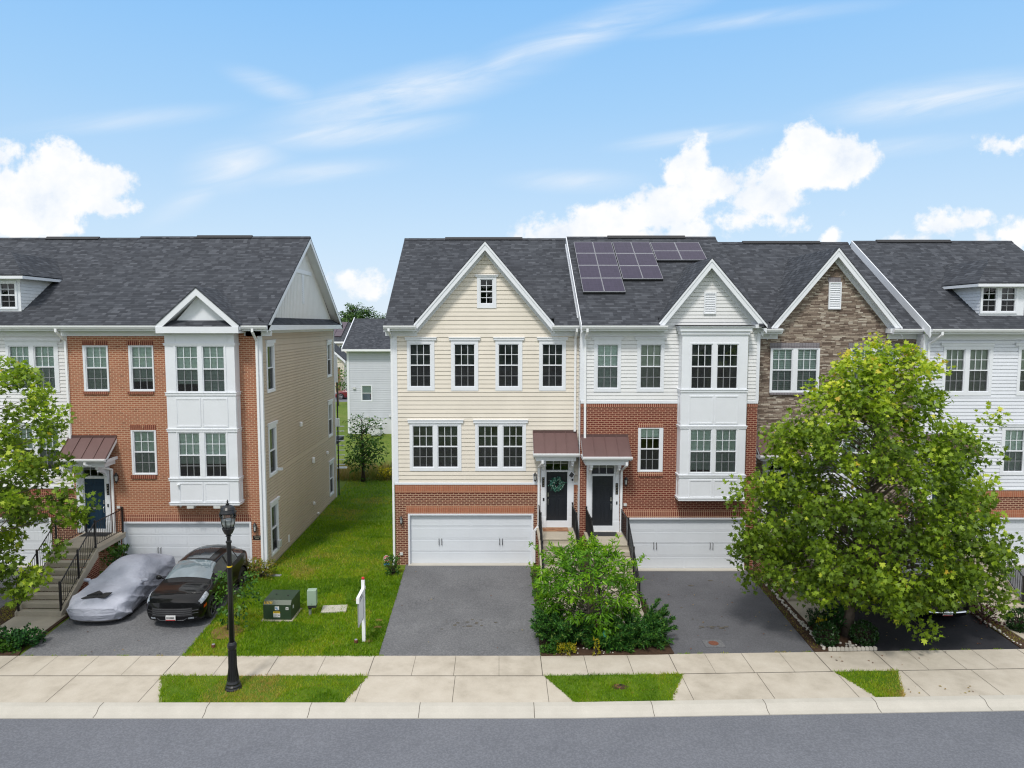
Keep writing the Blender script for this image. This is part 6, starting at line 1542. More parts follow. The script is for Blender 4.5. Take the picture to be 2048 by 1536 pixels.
q = G(1100, 1305); sprigs('plant', 'low broad-leaved groundcover by the driveway corner', 'plant', (q[0], q[1] + .05, gz(q[1])), [(q[0] + rnd.uniform(-.25, .25), q[1] + rnd.uniform(-.1, .15), gz(q[1]) + rnd.uniform(.05, .25)) for _ in range(60)], 'shrubl', .08, 6, 'oval', .06)
# green strip beside the first drive and second drive
sprigs('groundcover', 'narrow strip of weeds and low shoots between driveway and stairs', 'plant', (1.38, 24.3, gz(24.3)), [(1.36 + rnd.uniform(-.12, .16), rnd.uniform(21.6, 26.6), gz(24.3) + rnd.uniform(.0, .3)) for _ in range(170)], 'shrubl', .09, 6, 'oval', .07)
sprigs('groundcover', 'narrow strip of weeds along the right side of the second stairs', 'plant', (5.0, 22.6, gz(22.6)), [(4.99 + rnd.uniform(-.12, .12), rnd.uniform(21.2, 24.4), gz(22.6) + rnd.uniform(.0, .22)) for _ in range(80)], 'shrubl', .08, 6, 'oval', .07)
# sapling in the mulch ring
q = (-8.62, 21.8); pf = prof_px([(1150, 440, 505), (1170, 430, 520), (1200, 430, 515), (1230, 440, 500), (1255, 450, 490)], 21.8)
tree('sapling', 'thin young tree in a ring of dry mulch behind the lamp post', 'tree', (q[0], q[1], gz(q[1])), .022, (.3, 0), crown_points(0, 21.8, pf, 42, .8, .4, .18) + [(at(430, 1160, 21.7)[0], 21.7, at(430, 1160, 21.7)[1]), (at(442, 1145, 21.7)[0], 21.7, at(442, 1148, 21.7)[1]), (at(436, 1185, 21.6)[0], 21.6, at(436, 1180, 21.6)[1])], None, 'shrubl', .12, 13, 'oval', trunk_top=(q[0] + .1, q[1], 1.5), spread=.16, limb_r=.01, bark='bark_d')
q = G(517, 1160, -.02); sprigs('shrub', 'yellow and orange leaved shrub at the foot of the brick corner', 'shrub', (q[0], q[1] + .2, gz(q[1])), [(q[0] + rnd.uniform(-.5, .45), q[1] + .25 + rnd.uniform(-.35, .35), gz(q[1]) + rnd.random() * (.65)) for _ in range(150)], 'orng', .09, 7, 'oval', .1)
q = G(785, 1152, -.02); sprigs('shrub', 'small dark green bush at the foot of the cream house corner', 'shrub', (q[0], q[1] + .1, gz(q[1])), [(q[0] + rnd.uniform(-.28, .22), q[1] + .1 + rnd.uniform(-.2, .2), gz(q[1]) + rnd.random() * .75) for _ in range(100)], 'shrubl', .075, 6, 'oval', .08)
q = (-14.7, 25.9); sprigs('shrub', 'bright green shrub growing under the landing of the left stairs', 'shrub', (-14.42, 26.3, 0), [(-14.45 + rnd.uniform(-.25, .25), 26.2 + rnd.uniform(-.5, .6), rnd.random() * 1.25) for _ in range(150)], 'shrubl', .11, 7, 'oval', .1)
q = G(28, 1302); sprigs('shrub', 'low dark green shrub beside the pavement at the left edge', 'shrub', (q[0], q[1] + .4, gz(q[1])), [(q[0] + rnd.uniform(-.75, .5), q[1] + .4 + rnd.uniform(-.35, .35), gz(q[1]) + rnd.random() * .5) for _ in range(230)], 'junip', .10, 8, 'oval', .1)
q = G(5, 1305); sprigs('shrub', 'yellow-green leafy shrub in the bottom left corner by the pavement', 'shrub', (q[0], q[1] + .2, gz(q[1])), [(q[0] + rnd.uniform(-.4, .35), q[1] + .2 + rnd.uniform(-.2, .2), gz(q[1]) + rnd.random() * .32) for _ in range(90)], 'shrubl', .09, 7, 'oval', .08)
q = (15.95, 22.6); sprigs('shrub', 'reddish-leaved shrub between the dark driveway and the right stairs', 'shrub', (q[0], q[1], gz(q[1])), [(q[0] + rnd.uniform(-.3, .3), q[1] + rnd.uniform(-.5, .5), gz(q[1]) + rnd.random() * .7) for _ in range(90)], leaf_mat('reddish_leaves', [(0, lin(52, 30, 30)), (1, lin(110, 64, 56))]), .08, 7, 'oval', .08)
# backyard tree
pf = prof_px([(842, 708, 750), (870, 700, 758), (895, 695, 765), (920, 692, 762), (938, 705, 745)], 42.8)
ccl = crown_points(0, 42.8, pf, 60, .8, .4, .42) + [(at(px, py, 42.8)[0], 42.8, at(px, py, 42.8)[1]) for px, py in ((710, 835), (722, 833), (700, 842), (756, 838), (760, 850), (696, 925), (765, 905), (734, 962))]
tree('tree', 'young tree with dark trunk standing alone on the back lawn', 'tree', (at(726, 930, 42.8)[0], 42.8, 0), .11, (1.2, 0), ccl, None, 'shrubl', .17, 25, 'oval', trunk_top=(at(724, 850, 42.8)[0], 42.8, 3.9), spread=.42, limb_r=.04, bark='bark_d')
q = (at(775, 952, 44)[0], 43.6); sprigs('flowers', 'clump of yellow flowers on the back lawn beside the cream house', 'plant', (q[0], q[1], 0), [(q[0] + rnd.uniform(-.5, .4), q[1] + rnd.uniform(-.4, .4), .15 + rnd.random() * .5) for _ in range(70)], leaf_mat('yellow_petals', [(0, lin(150, 160, 30)), (.4, lin(222, 200, 30)), (1, lin(240, 214, 40))]), .10, 6, 'oval', .12)
# far trees above the back roofs
for i, (px, pyt, pyb, w_, lab, Y, n) in enumerate(((678, 632, 700, 36, 'dark tree crown touching the left roof end, leftmost of the far trees', 128, 30), (705, 606, 690, 46, 'tallest rounded far tree above the back roofs', 132, 60), (736, 614, 690, 34, 'far tree with a bumpy crown right of the tallest one', 130, 45), (762, 630, 690, 22, 'small far tree beside the cream house roof', 134, 22), (683, 668, 690, 20, 'bright green low tree in front of the dark far trees', 120, 14))):
    rows = [(pyt + 4, px - w_ * .25, px + w_ * .25), (pyt + (pyb - pyt) * .3, px - w_ * .5, px + w_ * .5), (pyt + (pyb - pyt) * .65, px - w_ * .52, px + w_ * .52), (pyb, px - w_ * .3, px + w_ * .3)]
    pf = prof_px(rows, Y); xc = at(px, pyt, Y)[0]
    tree('tree', lab, 'tree', (xc, Y, 0), .3, (2.5, 0), crown_points(0, Y, pf, n, .8, .4, .7), None, 'far' if i < 4 else 'shrubl', .40, 80, 'oval', trunk_top=(xc, Y, at(px, pyt + 12, Y)[1]), spread=1.0, limb_r=.1, group='trees far behind the houses', tint_hi=.1)
# climbing plant and tree by the far houses
tree('tree', 'slim light green tree in front of the far cream house', 'tree', (at(675, 750, 84)[0], 84, 0), .1, (1.5, 0), [(at(px, py, 84)[0], 84 + rnd.uniform(-.8, .8), at(px, py, 84)[1]) for px, py in ((673, 722), (677, 735), (672, 745), (680, 752), (686, 742), (690, 750), (675, 762), (688, 762), (693, 770), (684, 772))], None, 'shrubl', .3, 26, 'oval', trunk_top=(at(676, 750, 84)[0], 84, 4.2), spread=.75, limb_r=.05)

# wooded bank across the street, behind the viewpoint: it is what the window panes mirror
n = 5200; xw = rng.uniform(-70, 70, n); top = 9 + 5 * vnoise(xw, xw * 0, .12, 4) + 2 * vnoise(xw, xw * 0, .5, 8)
P = np.stack([xw, -42 - rng.random(n) * 5, rng.random(n) ** .8 * top - .3], 1)
wb = leaves('woodland', P, unit(n) + np.array([0, 1.2, .5]), unit(n), rng.uniform(1.4, 2.6, n), 'oval', 'far', rng.random(n) * .7, None); wb['kind'] = 'stuff'
# ================================================================ vehicles
M['paint_k'] = simple('black_car_paint', (0.004, 0.004, 0.005), 0.3, var=0.0, spec=0.1, coat=.6)
M['paint_r'] = simple('dark_red_car_paint', (0.16, 0.012, 0.02), 0.25, var=0.0, coat=1.0)
M['carglass'] = simple('tinted_car_glass', (0.03, 0.04, 0.05), 0.03, var=0.0, spec=1.0, coat=1.0)
M['carglass_l'] = simple('windscreen_painted_reflection', (0.13, 0.17, 0.195), 0.03, var=0.35, vscale=1.2, spec=1.0, coat=1.0)  # pale base colour stands in for the reflection on the windscreen
M['chrome'] = simple('chrome', (0.75, 0.77, 0.8), 0.12, metal=1.0, var=0.0)
M['tyre'] = simple('tyre_rubber', (0.018, 0.018, 0.019), 0.8, var=0.1)
M['rim'] = simple('dark_alloy', (0.10, 0.10, 0.105), 0.3, metal=0.8, var=0.1)
M['rim_l'] = simple('light_alloy', (0.5, 0.5, 0.52), 0.3, metal=0.8, var=0.1)
M['lens'] = simple('headlamp_lens', (0.30, 0.33, 0.37), 0.05, var=0.6, vscale=14, spec=1.0, coat=1.0)
M['amber'] = simple('amber_marker', (0.45, 0.07, 0.01), 0.2, var=0.1)
M['plate'] = simple('plate_white', (0.66, 0.66, 0.66), 0.4, var=0.03)
M['redp'] = simple('plate_red', (0.4, 0.04, 0.04), 0.4, var=0.1)
M['goldp'] = simple('gold_badge', (0.7, 0.55, 0.3), 0.3, metal=0.5, var=0.1)
def cmr(P, t):                 # Catmull-Rom through rows of P at parameters t (0..n-1)
    n = len(P); i = np.clip(np.floor(t).astype(int), 0, n - 2); f = (t - i)[:, None]
    if P.ndim == 3: f = f[:, :, None]
    a, b, c, d = P[np.maximum(i - 1, 0)], P[i], P[i + 1], P[np.minimum(i + 2, n - 1)]
    return .5 * ((2 * b) + (c - a) * f + (2 * a - 5 * b + 4 * c - d) * f ** 2 + (3 * b - a - 3 * c + d) * f ** 3)
def grid_mesh(G_, flip=False):
    ny, nx, _ = G_.shape; mb = MB(); mb.v = [tuple(p) for p in G_.reshape(-1, 3)]
    for j in range(ny - 1):
        for i in range(nx - 1):
            q = (j * nx + i, j * nx + i + 1, (j + 1) * nx + i + 1, (j + 1) * nx + i); mb.f.append(q[::-1] if flip else q)
    return mb
class Car:
    """lofted body: stations (y, sill z, belt z, roof z, belt half width, roof half width); front faces -y"""
    def __init__(s, st, nose=.28, nt=110, nr=44):
        st = np.array(st, float); s.st = st; rings = []
        for (y, zs, zb, zr, wb, wr) in st:
            g = zr - zb
            prof = [(wb * .90, zs), (wb * .985, zs + .30 * (zb - zs)), (wb * 1.0, zs + .62 * (zb - zs)), (wb * .985, zs + .86 * (zb - zs)), (wb * .945, zb), (wb * .945 * .45 + wr * .55 if g > .15 else (wb * .9 * .75 + wr * .25), zb + g * .5), (wr, zr - min(.07, g * .3)), (wr * .62, zr - .0), (0, zr + .025)]
            rings.append([(x, y, z) for x, z in prof])
        s.P = np.array(rings); s.nose = nose; s.nR = s.P.shape[1]
        s.zn = st[0][2]
    def half(s, t, r):         # arrays of t (station) and r (ring)
        A = cmr(s.P, t)                                   # T x R x 3
        B = np.stack([cmr(A[k], r) for k in range(len(t))])
        # rounded nose and tail in plan
        w_ = np.abs(B[..., 0]) / 1.0; y0, y1 = s.st[0][0], s.st[-1][0]
        L_ = .9
        fa = np.clip(1 - (B[..., 1] - y0) / L_, 0, 1) ** 1.5; fb = np.clip(1 - (y1 - B[..., 1]) / .8, 0, 1) ** 1.5
        zt = np.clip((B[..., 2] - .55) / .4, 0, 1)
        B[..., 1] += s.nose * fa * (np.abs(w_) ** 2.6 + .35 * zt ** 1.3 + .25 * np.clip((.35 - B[..., 2]) / .2, 0, 1)) - s.nose * .8 * fb * (w_ ** 2.6 + .3 * zt ** 1.5)
        return B
    def patch(s, t0, t1, r0, r1, off=.006, mirror=False, nt=14, nr=8, side=1):
        t = np.linspace(t0, t1, nt); r = np.linspace(r0, r1, nr); B = s.half(t, r); B = s.offset(B, off)
        if side < 0: B[..., 0] *= -1
        return grid_mesh(B, flip=(side < 0))
    def patch_full(s, t0, t1, r0, off=.006, nt=14, nr=10):     # across the middle, from ring r0 up to the centre line
        t = np.linspace(t0, t1, nt); r = np.linspace(r0, s.nR - 1, nr); B = s.offset(s.half(t, r), off); Bm = B[:, ::-1].copy(); Bm[..., 0] *= -1
        return grid_mesh(np.concatenate([B, Bm[:, 1:]], 1))
    def offset(s, B, off):
        dt = np.gradient(B, axis=0); dr = np.gradient(B, axis=1); n = np.cross(dt, dr); n /= np.maximum(np.linalg.norm(n, axis=2), 1e-9)[..., None]
        return B + n * off
    def front_grid(s, z0, z1, x0, x1, off, nx=12, nz=6, end=0):
        """patch on the nose: y found on the end cap"""
        Z = np.linspace(z0, z1, nz); G_ = []
        for z in Z:
            row = []
            for x in np.linspace(x0, x1, nx): row.append((x, s.ycap(x, z) - off, z))
            G_.append(row)
        return grid_mesh(np.array(G_), flip=False)
    def ycap(s, x, z):
        y0 = s.st[0][0]; zt = min(1, max(0, (z - .55) / .4)); return y0 + s.nose * (abs(x) ** 2.6 + .35 * zt ** 1.3 + .25 * min(1, max(0, (.35 - z) / .2)))
    def body(s, name, mat, parent, wheels=(), wr=.36, nt=120, nr=48, deform=None):
        t = np.linspace(0, len(s.P) - 1, nt); r = np.linspace(0, s.nR - 1, nr); B = s.half(t, r)
        Bm = B[:, ::-1].copy(); Bm[..., 0] *= -1; F = np.concatenate([B, Bm[:, 1:]], 1)
        if deform: F = deform(F)
        mb = grid_mesh(F)
        # drop faces inside the wheel arches
        if wheels:
            V = np.array(mb.v); keep = []
            for f in mb.f:
                c = V[list(f)].mean(0)
                if any((c[1] - wy) ** 2 + (c[2] - wz) ** 2 < wr ** 2 for wy, wz in wheels) and abs(c[0]) > .5 and c[2] < .9: continue
                keep.append(f)
            mb.f = keep
        nx = F.shape[1]
        for ring, fl in ((F[0], False), (F[-1], True)):           # end caps
            n = len(ring) // 2; rows = []
            for k in range(n + 1):
                a, b = ring[k], ring[len(ring) - 1 - k]; row = []
                for u in np.linspace(0, 1, 17):
                    p = a * (1 - u) + b * u; x = p[0]
                    yy_ = (s.ycap(x, p[2]) if not fl else s.st[-1][0] - s.nose * .8 * (abs(x) ** 2.6 + .3 * min(1, max(0, (p[2] - .55) / .4)) ** 1.5))
                    row.append((x, yy_, p[2]))
                rows.append(row)
            base = len(mb.v); g = grid_mesh(np.array(rows), flip=not fl); mb.v += g.v; mb.f += [tuple(i + base for i in f) for f in g.f]
        return mb.build(name, mat, parent, smooth=True)
def wheel(t, x, y, r=.36, w_=.24, side=1, rim='rim', spokes=5):
    def lath(prof, name, mat, par, seg=28):
        mb = MB(); mb.lathe(prof, (0, 0, 0), seg); mb.v = [(x + side * v[2], y + v[0], r + v[1]) for v in mb.v]
        return mb.build(name, mat, par, smooth=False)
    tyre = lath([(r * .62, -w_ / 2), (r * .93, -w_ / 2), (r, -w_ / 2 + .03), (r, w_ / 2 - .03), (r * .94, w_ / 2), (r * .74, w_ / 2 - .005), (r * .72, w_ / 2 - .06)], 'wheel', 'tyre', t)
    mb = MB(); mb.lathe([(r * .70, w_ / 2 - .07), (r * .75, w_ / 2 - .005), (r * .70, w_ / 2 + .002), (r * .66, w_ / 2 - .02), (r * .64, w_ / 2 - .075)], (0, 0, 0), 28)
    for k in range(spokes):
        for da in (-.13, .13):
            a = 2 * PI * k / spokes + .3; p0 = Vector((math.cos(a) * r * .12, math.sin(a) * r * .12, w_ / 2 - .03)); p1 = Vector((math.cos(a + da) * r * .68, math.sin(a + da) * r * .68, w_ / 2 - .012)); mb.tube([p0, p1], [.026, .017], 6)
    mb.lathe([(.05, w_ / 2 - .05), (.045, w_ / 2 - .015)], (0, 0, 0), 12)
    mb.v = [(x + side * v[2], y + v[0], r + v[1]) for v in mb.v]
    mb.build('rim', rim, tyre, smooth=False)
    d = MB(); d.lathe([(r * .5, w_ / 2 - .12), (r * .5, w_ / 2 - .10)], (0, 0, 0), 20); d.v = [(x + side * v[2], y + v[0], r + v[1]) for v in d.v]; d.build('brake_disc', 'steel', tyre)
def suv(label, loc, L=4.7, W=.96, H=1.62, paint='paint_k', screen='carglass_l', grille='turbo', rotz=0.0, rim='rim'):
    t = thing('parked_car', label, 'car', loc, rotz=rotz); h = L / 2
    st = [(-h, .24, .74, .82, W * .86, W * .62), (-h + .14, .21, .84, .93, W * .96, W * .68), (-h + .45, .20, .93, 1.03, W * 1.0, W * .72), (-h + .8, .20, .97, 1.06, W, W * .74), (-h + 1.02, .20, 1.00, 1.09, W, W * .74),
          (-h + 1.18, .20, 1.03, 1.16, W, W * .73), (-h + 1.62, .20, 1.06, 1.42, W, W * .69), (-h + 2.05, .20, 1.08, H - .05, W, W * .66), (-h + 2.8, .20, 1.09, H, W, W * .655), (-h + 3.4, .20, 1.11, H - .03, W, W * .64),
          (-h + 3.95, .21, 1.13, H - .13, W * .99, W * .60), (-h + 4.4, .23, 1.13, H - .36, W * .96, W * .60), (-h + 4.62, .25, 1.06, 1.16, W * .90, W * .58), (h, .28, .94, 1.0, W * .80, W * .55)]
    c = Car(st); wy0, wy1, wz = -h + .92, h - 1.0, .37
    b = c.body('body', paint, t, [(wy0, wz), (wy1, wz)], .43)
    c.patch_full(5.25, 6.92, 5.55, .008).build('windscreen', screen, t, smooth=True)
    c.patch_full(7.1, 8.9, 7.0, .008).build('roof_glass', 'carglass', t, smooth=True)
    c.patch_full(10.3, 11.6, 6.1, .008).build('rear_window', 'carglass', t, smooth=True)
    for s_ in (1, -1):
        c.patch(5.9, 7.6, 4.25, 5.75, .009, side=s_, nt=12).build('side_window', 'carglass', t, smooth=True)
        c.patch(7.75, 9.0, 4.25, 5.8, .009, side=s_, nt=12).build('side_window', 'carglass', t, smooth=True)
        c.patch(9.12, 10.3, 4.35, 5.6, .009, side=s_, nt=12).build('side_window', 'carglass', t, smooth=True)
        c.patch(.45, 2.35, 3.15, 4.7, .012, side=s_).build('headlight', 'lens', t, smooth=True)
        c.patch(.9, 1.6, 1.9, 2.4, .012, side=s_).build('side_marker', 'amber', t, smooth=True)
        c.patch(12.2, 12.9, 3.2, 4.3, .012, side=s_).build('tail_light', 'redp', t, smooth=True)
        m = MB(); m.lathe([(.01, -.11), (.07, -.08), (.09, .0), (.07, .08), (.01, .11)], (0, 0, 0), 12); m.v = [(s_ * (W + .09) + v[2] * .9 * s_, -h + 1.45 + v[1] * .8, 1.16 + v[0] * .9) for v in m.v]
        m.tube([(s_ * (W - .06), -h + 1.48, 1.10), (s_ * (W + .04), -h + 1.47, 1.14)], .022, 6); m.build('wing_mirror', paint, t, smooth=True)
        for wy in (wy0, wy1):
            wheel(t, s_ * (W - .13), wy, .365, .25, s_, rim)
            a = MB(); pts = [(s_ * (W - .012), wy + math.cos(x) * .43, wz + math.sin(x) * .43) for x in np.linspace(-.35, PI + .35, 18)]; a.tube(pts, .022, 6); a.build('wheel_arch', 'blackm' if grille != 'turbo' else paint, t, smooth=True)
        MB().box(s_ * (W - .10), s_ * (W - .02), -h + 1.4, h - 1.5, .18, .27).build('sill', 'blackm', t, bevel=.01)
        w_ = MB(); w_.tube([(s_ * .05, -h + 1.12, 1.15), (s_ * .42, -h + 1.22, 1.17), (s_ * .6, -h + 1.32, 1.16)], .010, 5); w_.build('wiper', 'blackm', t)
    MB().box(-W + .15, W - .15, -h + .5, h - .5, .16, .5).build('underbody', 'blackm', t)
    if grille == 'turbo':
        c.front_grid(.40, .66, -.64, .64, .012).build('grille', 'blackm', t, smooth=True)
        gb = MB()
        for z in (.45, .51, .57, .63): gb.tube([(x, c.ycap(x, z) - .018, z) for x in np.linspace(-.60, .60, 9)], .007, 5)
        for s_ in (1, -1):
            for z in (.48, .57): gb.tube([(s_ * x, c.ycap(x, z) - .014 + .02, z) for x in np.linspace(.50, .80, 7)], .010, 5)
        gb.tube([(x, c.ycap(x, .27) - .012, .27 + .06 * (abs(x) > .45)) for x in np.linspace(-.76, .76, 17)], .010, 5)
        gb.build('grille_bars', 'rim', t)
        for s_ in (1, -1): c.front_grid(.30, .36, s_ * .52, s_ * .68, .014, 5, 3).build('fog_lamp', 'lens', t)
        m = MB(); m.lathe([(.035, 0), (.03, .012), (.01, .016)], (0, 0, 0), 12); m.v = [(v[0], -h + .17 - v[2] * .5 + v[1] * .5, .885 + v[1] * .6 + v[2]) for v in m.v]; m.build('badge', 'goldp', t)
        pz = .37
    else:
        c.front_grid(.56, .80, -.46, .46, .014).build('grille', 'blackm', t, smooth=True)
        gb = MB()
        for z in (.60, .66, .72, .78): gb.tube([(x, c.ycap(x, z) - .024, z) for x in np.linspace(-.45, .45, 9)], .013, 6)
        gb.build('grille_bars', 'chrome', t)
        bb = MB(); bb.tube([(x, c.ycap(x, .40) - .03, .40) for x in np.linspace(-.62, .62, 13)], .035, 8); bb.build('bumper_trim', 'chrome', t)
        pz = .38
    y = c.ycap(.15, pz) - .035
    p = MB().box(-.155, .155, y - .012, y + .02, pz - .08, pz + .08).build('number_plate', 'plate', t, bevel=.004)
    mk = MB()
    for k in range(7): mk.box(-.125 + k * .036, -.103 + k * .036, y - .015, y - .0125, pz - .03, pz + .035)
    mk.build('plate_figures', 'blackm', p); MB().box(-.15, .15, y - .0145, y - .0125, pz - .078, pz - .052).build('plate_band', 'redp', p)
    return t
suv('glossy black sports SUV parked nose-out behind the lamp post', (-10.42, 24.22, gz(24.0)), paint='paint_k')
suv('dark SUV with chrome grille bars parked under the big sycamore', (14.45, 24.6, gz(24.2)), L=4.8, H=1.72, grille='bars', rim='rim_l')
suv('dark red pickup-like SUV parked on the far back street', (at(705, 780, 92)[0] + .1, 92.0, -.02), L=4.7, H=1.72, paint='paint_r', screen='carglass', grille='bars', rotz=R(-90), rim='rim_l')

# ---------------------------------------------------------------- sports car under a grey cover
def cover_mat():
    m, t, p = newmat('grey_cover_cloth'); g = t.new('ShaderNodeTexCoord').outputs['Object']
    t.put(p.inputs['Base Color'], t.ramp(t.noise(g, 2.2, 4), [(0.3, lin(166, 169, 181)), (0.7, lin(184, 187, 199))])); p.inputs['Roughness'].default_value = .95; p.inputs['Specular IOR Level'].default_value = .1
    b = t.new('ShaderNodeBump'); b.inputs['Strength'].default_value = .6; b.inputs['Distance'].default_value = .06
    t.l.new(t.noise(t.mapping(g, (1.2, 2.6, 3.2), (0.5, 0, 0)), 1.6, 2, .45, 1.5), b.inputs['Height']); t.l.new(b.outputs[0], p.inputs['Normal'])
    return m
M['cover'] = cover_mat()
t = thing('covered_car', 'low sports car under a pale grey fitted cloth cover beside the left stairs', 'car', (-13.12, 24.3, gz(24.2))); hL = 2.27; W = .93
st = [(-hL, .12, .50, .58, W * .80, W * .60), (-hL + .18, .10, .60, .68, W * .93, W * .66), (-hL + .5, .10, .68, .77, W * 1.0, W * .72), (-hL + 1.0, .10, .74, .84, W * 1.0, W * .74), (-hL + 1.45, .10, .79, .92, W * .985, W * .72),
      (-hL + 1.95, .10, .84, 1.16, W * .97, W * .64), (-hL + 2.4, .10, .88, 1.33, W * .97, W * .56), (-hL + 2.9, .10, .90, 1.36, W * .97, W * .54), (-hL + 3.4, .10, .93, 1.25, W * .99, W * .54), (-hL + 3.9, .10, .96, 1.06, W, W * .60), (-hL + 4.3, .12, .92, .99, W * .94, W * .62), (hL, .14, .78, .84, W * .80, W * .6)]
c = Car(st, nose=.34)
def drape(F):
    F = F.copy(); ny, nx, _ = F.shape
    for j in range(ny):
        for i in range(nx):
            x, y, z = F[j, i]; s_ = 1 if x > 0 else -1
            side = min(1, max(0, (abs(x) - .55) / .3)); low = min(1, max(0, (.95 - z) / .7))
            # diagonal pulled folds over the flanks between wheels
            f = math.sin((y * 3.1 + z * 6.5) + 1.2 * mnoise.noise(Vector((y * 1.3, z * 2, s_)))) ; f2 = mnoise.noise(Vector((y * 2.2, z * 5, 3 + s_)))
            F[j, i, 0] += s_ * side * (.075 * (1 - abs(f)) ** 2 + .06 * f2) * (.4 + low)
            waist = math.exp(-((y - .1) / .8) ** 2); F[j, i, 0] -= s_ * side * low * waist * .06
            for wy in (-1.35, 1.35): F[j, i, 0] += s_ * side * .05 * math.exp(-((y - wy) / .35) ** 2 - ((z - .45) / .3) ** 2)
            # mirrors pushing out under the cloth
            m_ = math.exp(-((y + .62) / .10) ** 2 - ((z - .90) / .075) ** 2); F[j, i, 0] += s_ * .19 * m_ * (abs(x) > .45)
            F[j, i, 2] += .010 * mnoise.noise(Vector((x * 2.5, y * 2.5, 0))) + (.035 * mnoise.noise(Vector((x * 3, y * 2.2, 7))) if z < .2 else 0) + (.02 * math.exp(-((abs(x) - .3) / .3) ** 2) * math.sin(y * 9 + x * 6) * math.exp(-((y + 1.9) / .3) ** 2))
    return F
c.body('cloth_cover', 'cover', t, nt=170, nr=70, deform=drape)
for s_ in (1, -1):
    m = MB(); m.lathe([(.01, -.12), (.06, -.09), (.075, 0), (.06, .09), (.01, .12)], (0, 0, 0), 14); m.v = [(s_ * .99 + v[2] * 1.0 * s_, -.62 + v[1], .93 + v[0] * .8) for v in m.v]; m.build('mirror_pocket', 'cover', t, smooth=True)
    for wy in (-1.35, 1.35): MB().tube([(s_ * .70, wy, .30), (s_ * .86, wy, .30)], .30, 20).build('wheel', 'tyre', t)
hb = MB(); hb.tube([(x, c.ycap(x, .3) - .004 + .05, .14) for x in np.linspace(-.78, .78, 15)], .022, 6)
for s_ in (1, -1): hb.tube([(s_ * (.88 + .02 * math.sin(y * 4)), y, .11 + .02 * math.sin(y * 5)) for y in np.linspace(-1.9, 1.9, 16)], .02, 6)
hb.build('elastic_hem', 'blackm', t)
# folded black bag on the bonnet
bg_ = MB()
pts = [(-.42, -1.78, .0), (-.12, -1.62, .10), (.12, -1.78, .02), (-.1, -1.88, .015)]
bg_.prism([(-.46, -1.90, .76), (-.12, -1.58, .84), (.02, -1.68, .85), (-.02, -1.88, .78)], (0, 0, .035)); bg_.prism([(-.14, -1.88, .775), (.20, -1.62, .85), (.42, -1.62, .86), (.32, -1.90, .79), (.05, -1.86, .79)], (0, 0, .03))
bg_.prism([(-.34, -1.78, .80), (-.05, -1.54, .87), (.16, -1.72, .86)], (0, 0, .05))
o = bg_.build('cover_bag', 'blackm', None, bevel=.01); o.location = t.location; tag(o, 'crumpled black storage bag lying on the bonnet of the covered car', 'bag')
# ================================================================ street furniture and small things
M['green'] = simple('dark_green_enamel', lin(44, 62, 44), 0.45, var=0.08)
M['palegreen'] = simple('pale_green_enamel', lin(150, 170, 152), 0.45, var=0.05)
M['yellow'] = simple('warning_yellow', lin(226, 190, 40), 0.5, var=0.05)
M['blue'] = simple('label_blue', lin(60, 120, 170), 0.5, var=0.05)
M['red'] = simple('bright_red', lin(196, 36, 44), 0.35, var=0.05)
M['pink'] = simple('sun_faded_red', lin(226, 110, 110), 0.5, var=0.1)
M['teal'] = simple('teal_enamel', lin(100, 186, 150), 0.35, var=0.15, vscale=12)
M['rust'] = simple('rusty_iron', lin(110, 66, 48), 0.8, var=0.3, vscale=30)
M['lampg'] = glass_mat('lamp_globe_glass', (.93, .95, .95)); M['diff'] = simple('lamp_diffuser', (.88, .89, .9), .4, var=.05)
# lamp post
t = thing('street_lamp', 'tall black street lamp with an acorn lantern standing in the grass verge', 'street lamp', (-7.16, 18.4, gz(18.4)))
b = MB(); b.lathe([(.30, 0), (.30, .05), (.27, .09), (.275, .12), (.235, .16), (.24, .2), (.20, .26), (.16, .42), (.138, .62), (.13, .95), (.13, 1.12), (.155, 1.15), (.165, 1.2), (.16, 1.26), (.125, 1.31), (.09, 1.33)], seg=20)
for k in range(12): a = 2 * PI * k / 12; b.tube([(.2 * math.cos(a), .2 * math.sin(a), .27), (.142 * math.cos(a), .142 * math.sin(a), .62), (.134 * math.cos(a), .134 * math.sin(a), 1.1)], .014, 5)
b.v = [(x * .74, y * .74, z) for x, y, z in b.v]; b.build('base', 'black', t, smooth=False)
MB().lathe([(.075, 1.3), (.060, 4.02), (.060, 4.05)], seg=20).build('pole', 'black', t, smooth=True)
MB().lathe([(.069, 3.38), (.069, 3.415)], seg=20).build('band', 'yellow', t)
hd = MB(); hd.lathe([(.06, 4.02), (.085, 4.04), (.085, 4.08), (.055, 4.10), (.055, 4.2), (.09, 4.22), (.06, 4.24), (.12, 4.30), (.17, 4.40), (.18, 4.44), (.15, 4.46)], seg=20)
hd.lathe([(.225, 4.83), (.235, 4.86), (.225, 4.88), (.20, 4.94), (.215, 4.95), (.17, 5.01), (.10, 5.04), (.05, 5.06), (.055, 5.09), (.02, 5.11), (.03, 5.14), (.005, 5.2)], seg=20)
for k in range(8):
    a = 2 * PI * k / 8; hd.tube([(math.cos(a) * r_, math.sin(a) * r_, z) for r_, z in ((.155, 4.45), (.205, 4.62), (.228, 4.76), (.228, 4.85))], .010, 5)
hd.tube([(math.cos(a) * .232, math.sin(a) * .232, 4.76) for a in np.linspace(0, 2 * PI, 25)], .010, 5)
for k in range(4): a = PI / 4 + PI / 2 * k; hd.lathe([(.03, -.02), (.035, .0), (.03, .02)], (math.cos(a) * .235, math.sin(a) * .235, 4.84), 8)
hd.v = [(x * .9, y * .9, z) for x, y, z in hd.v]; hd.build('lantern_frame', 'black', t, smooth=False)
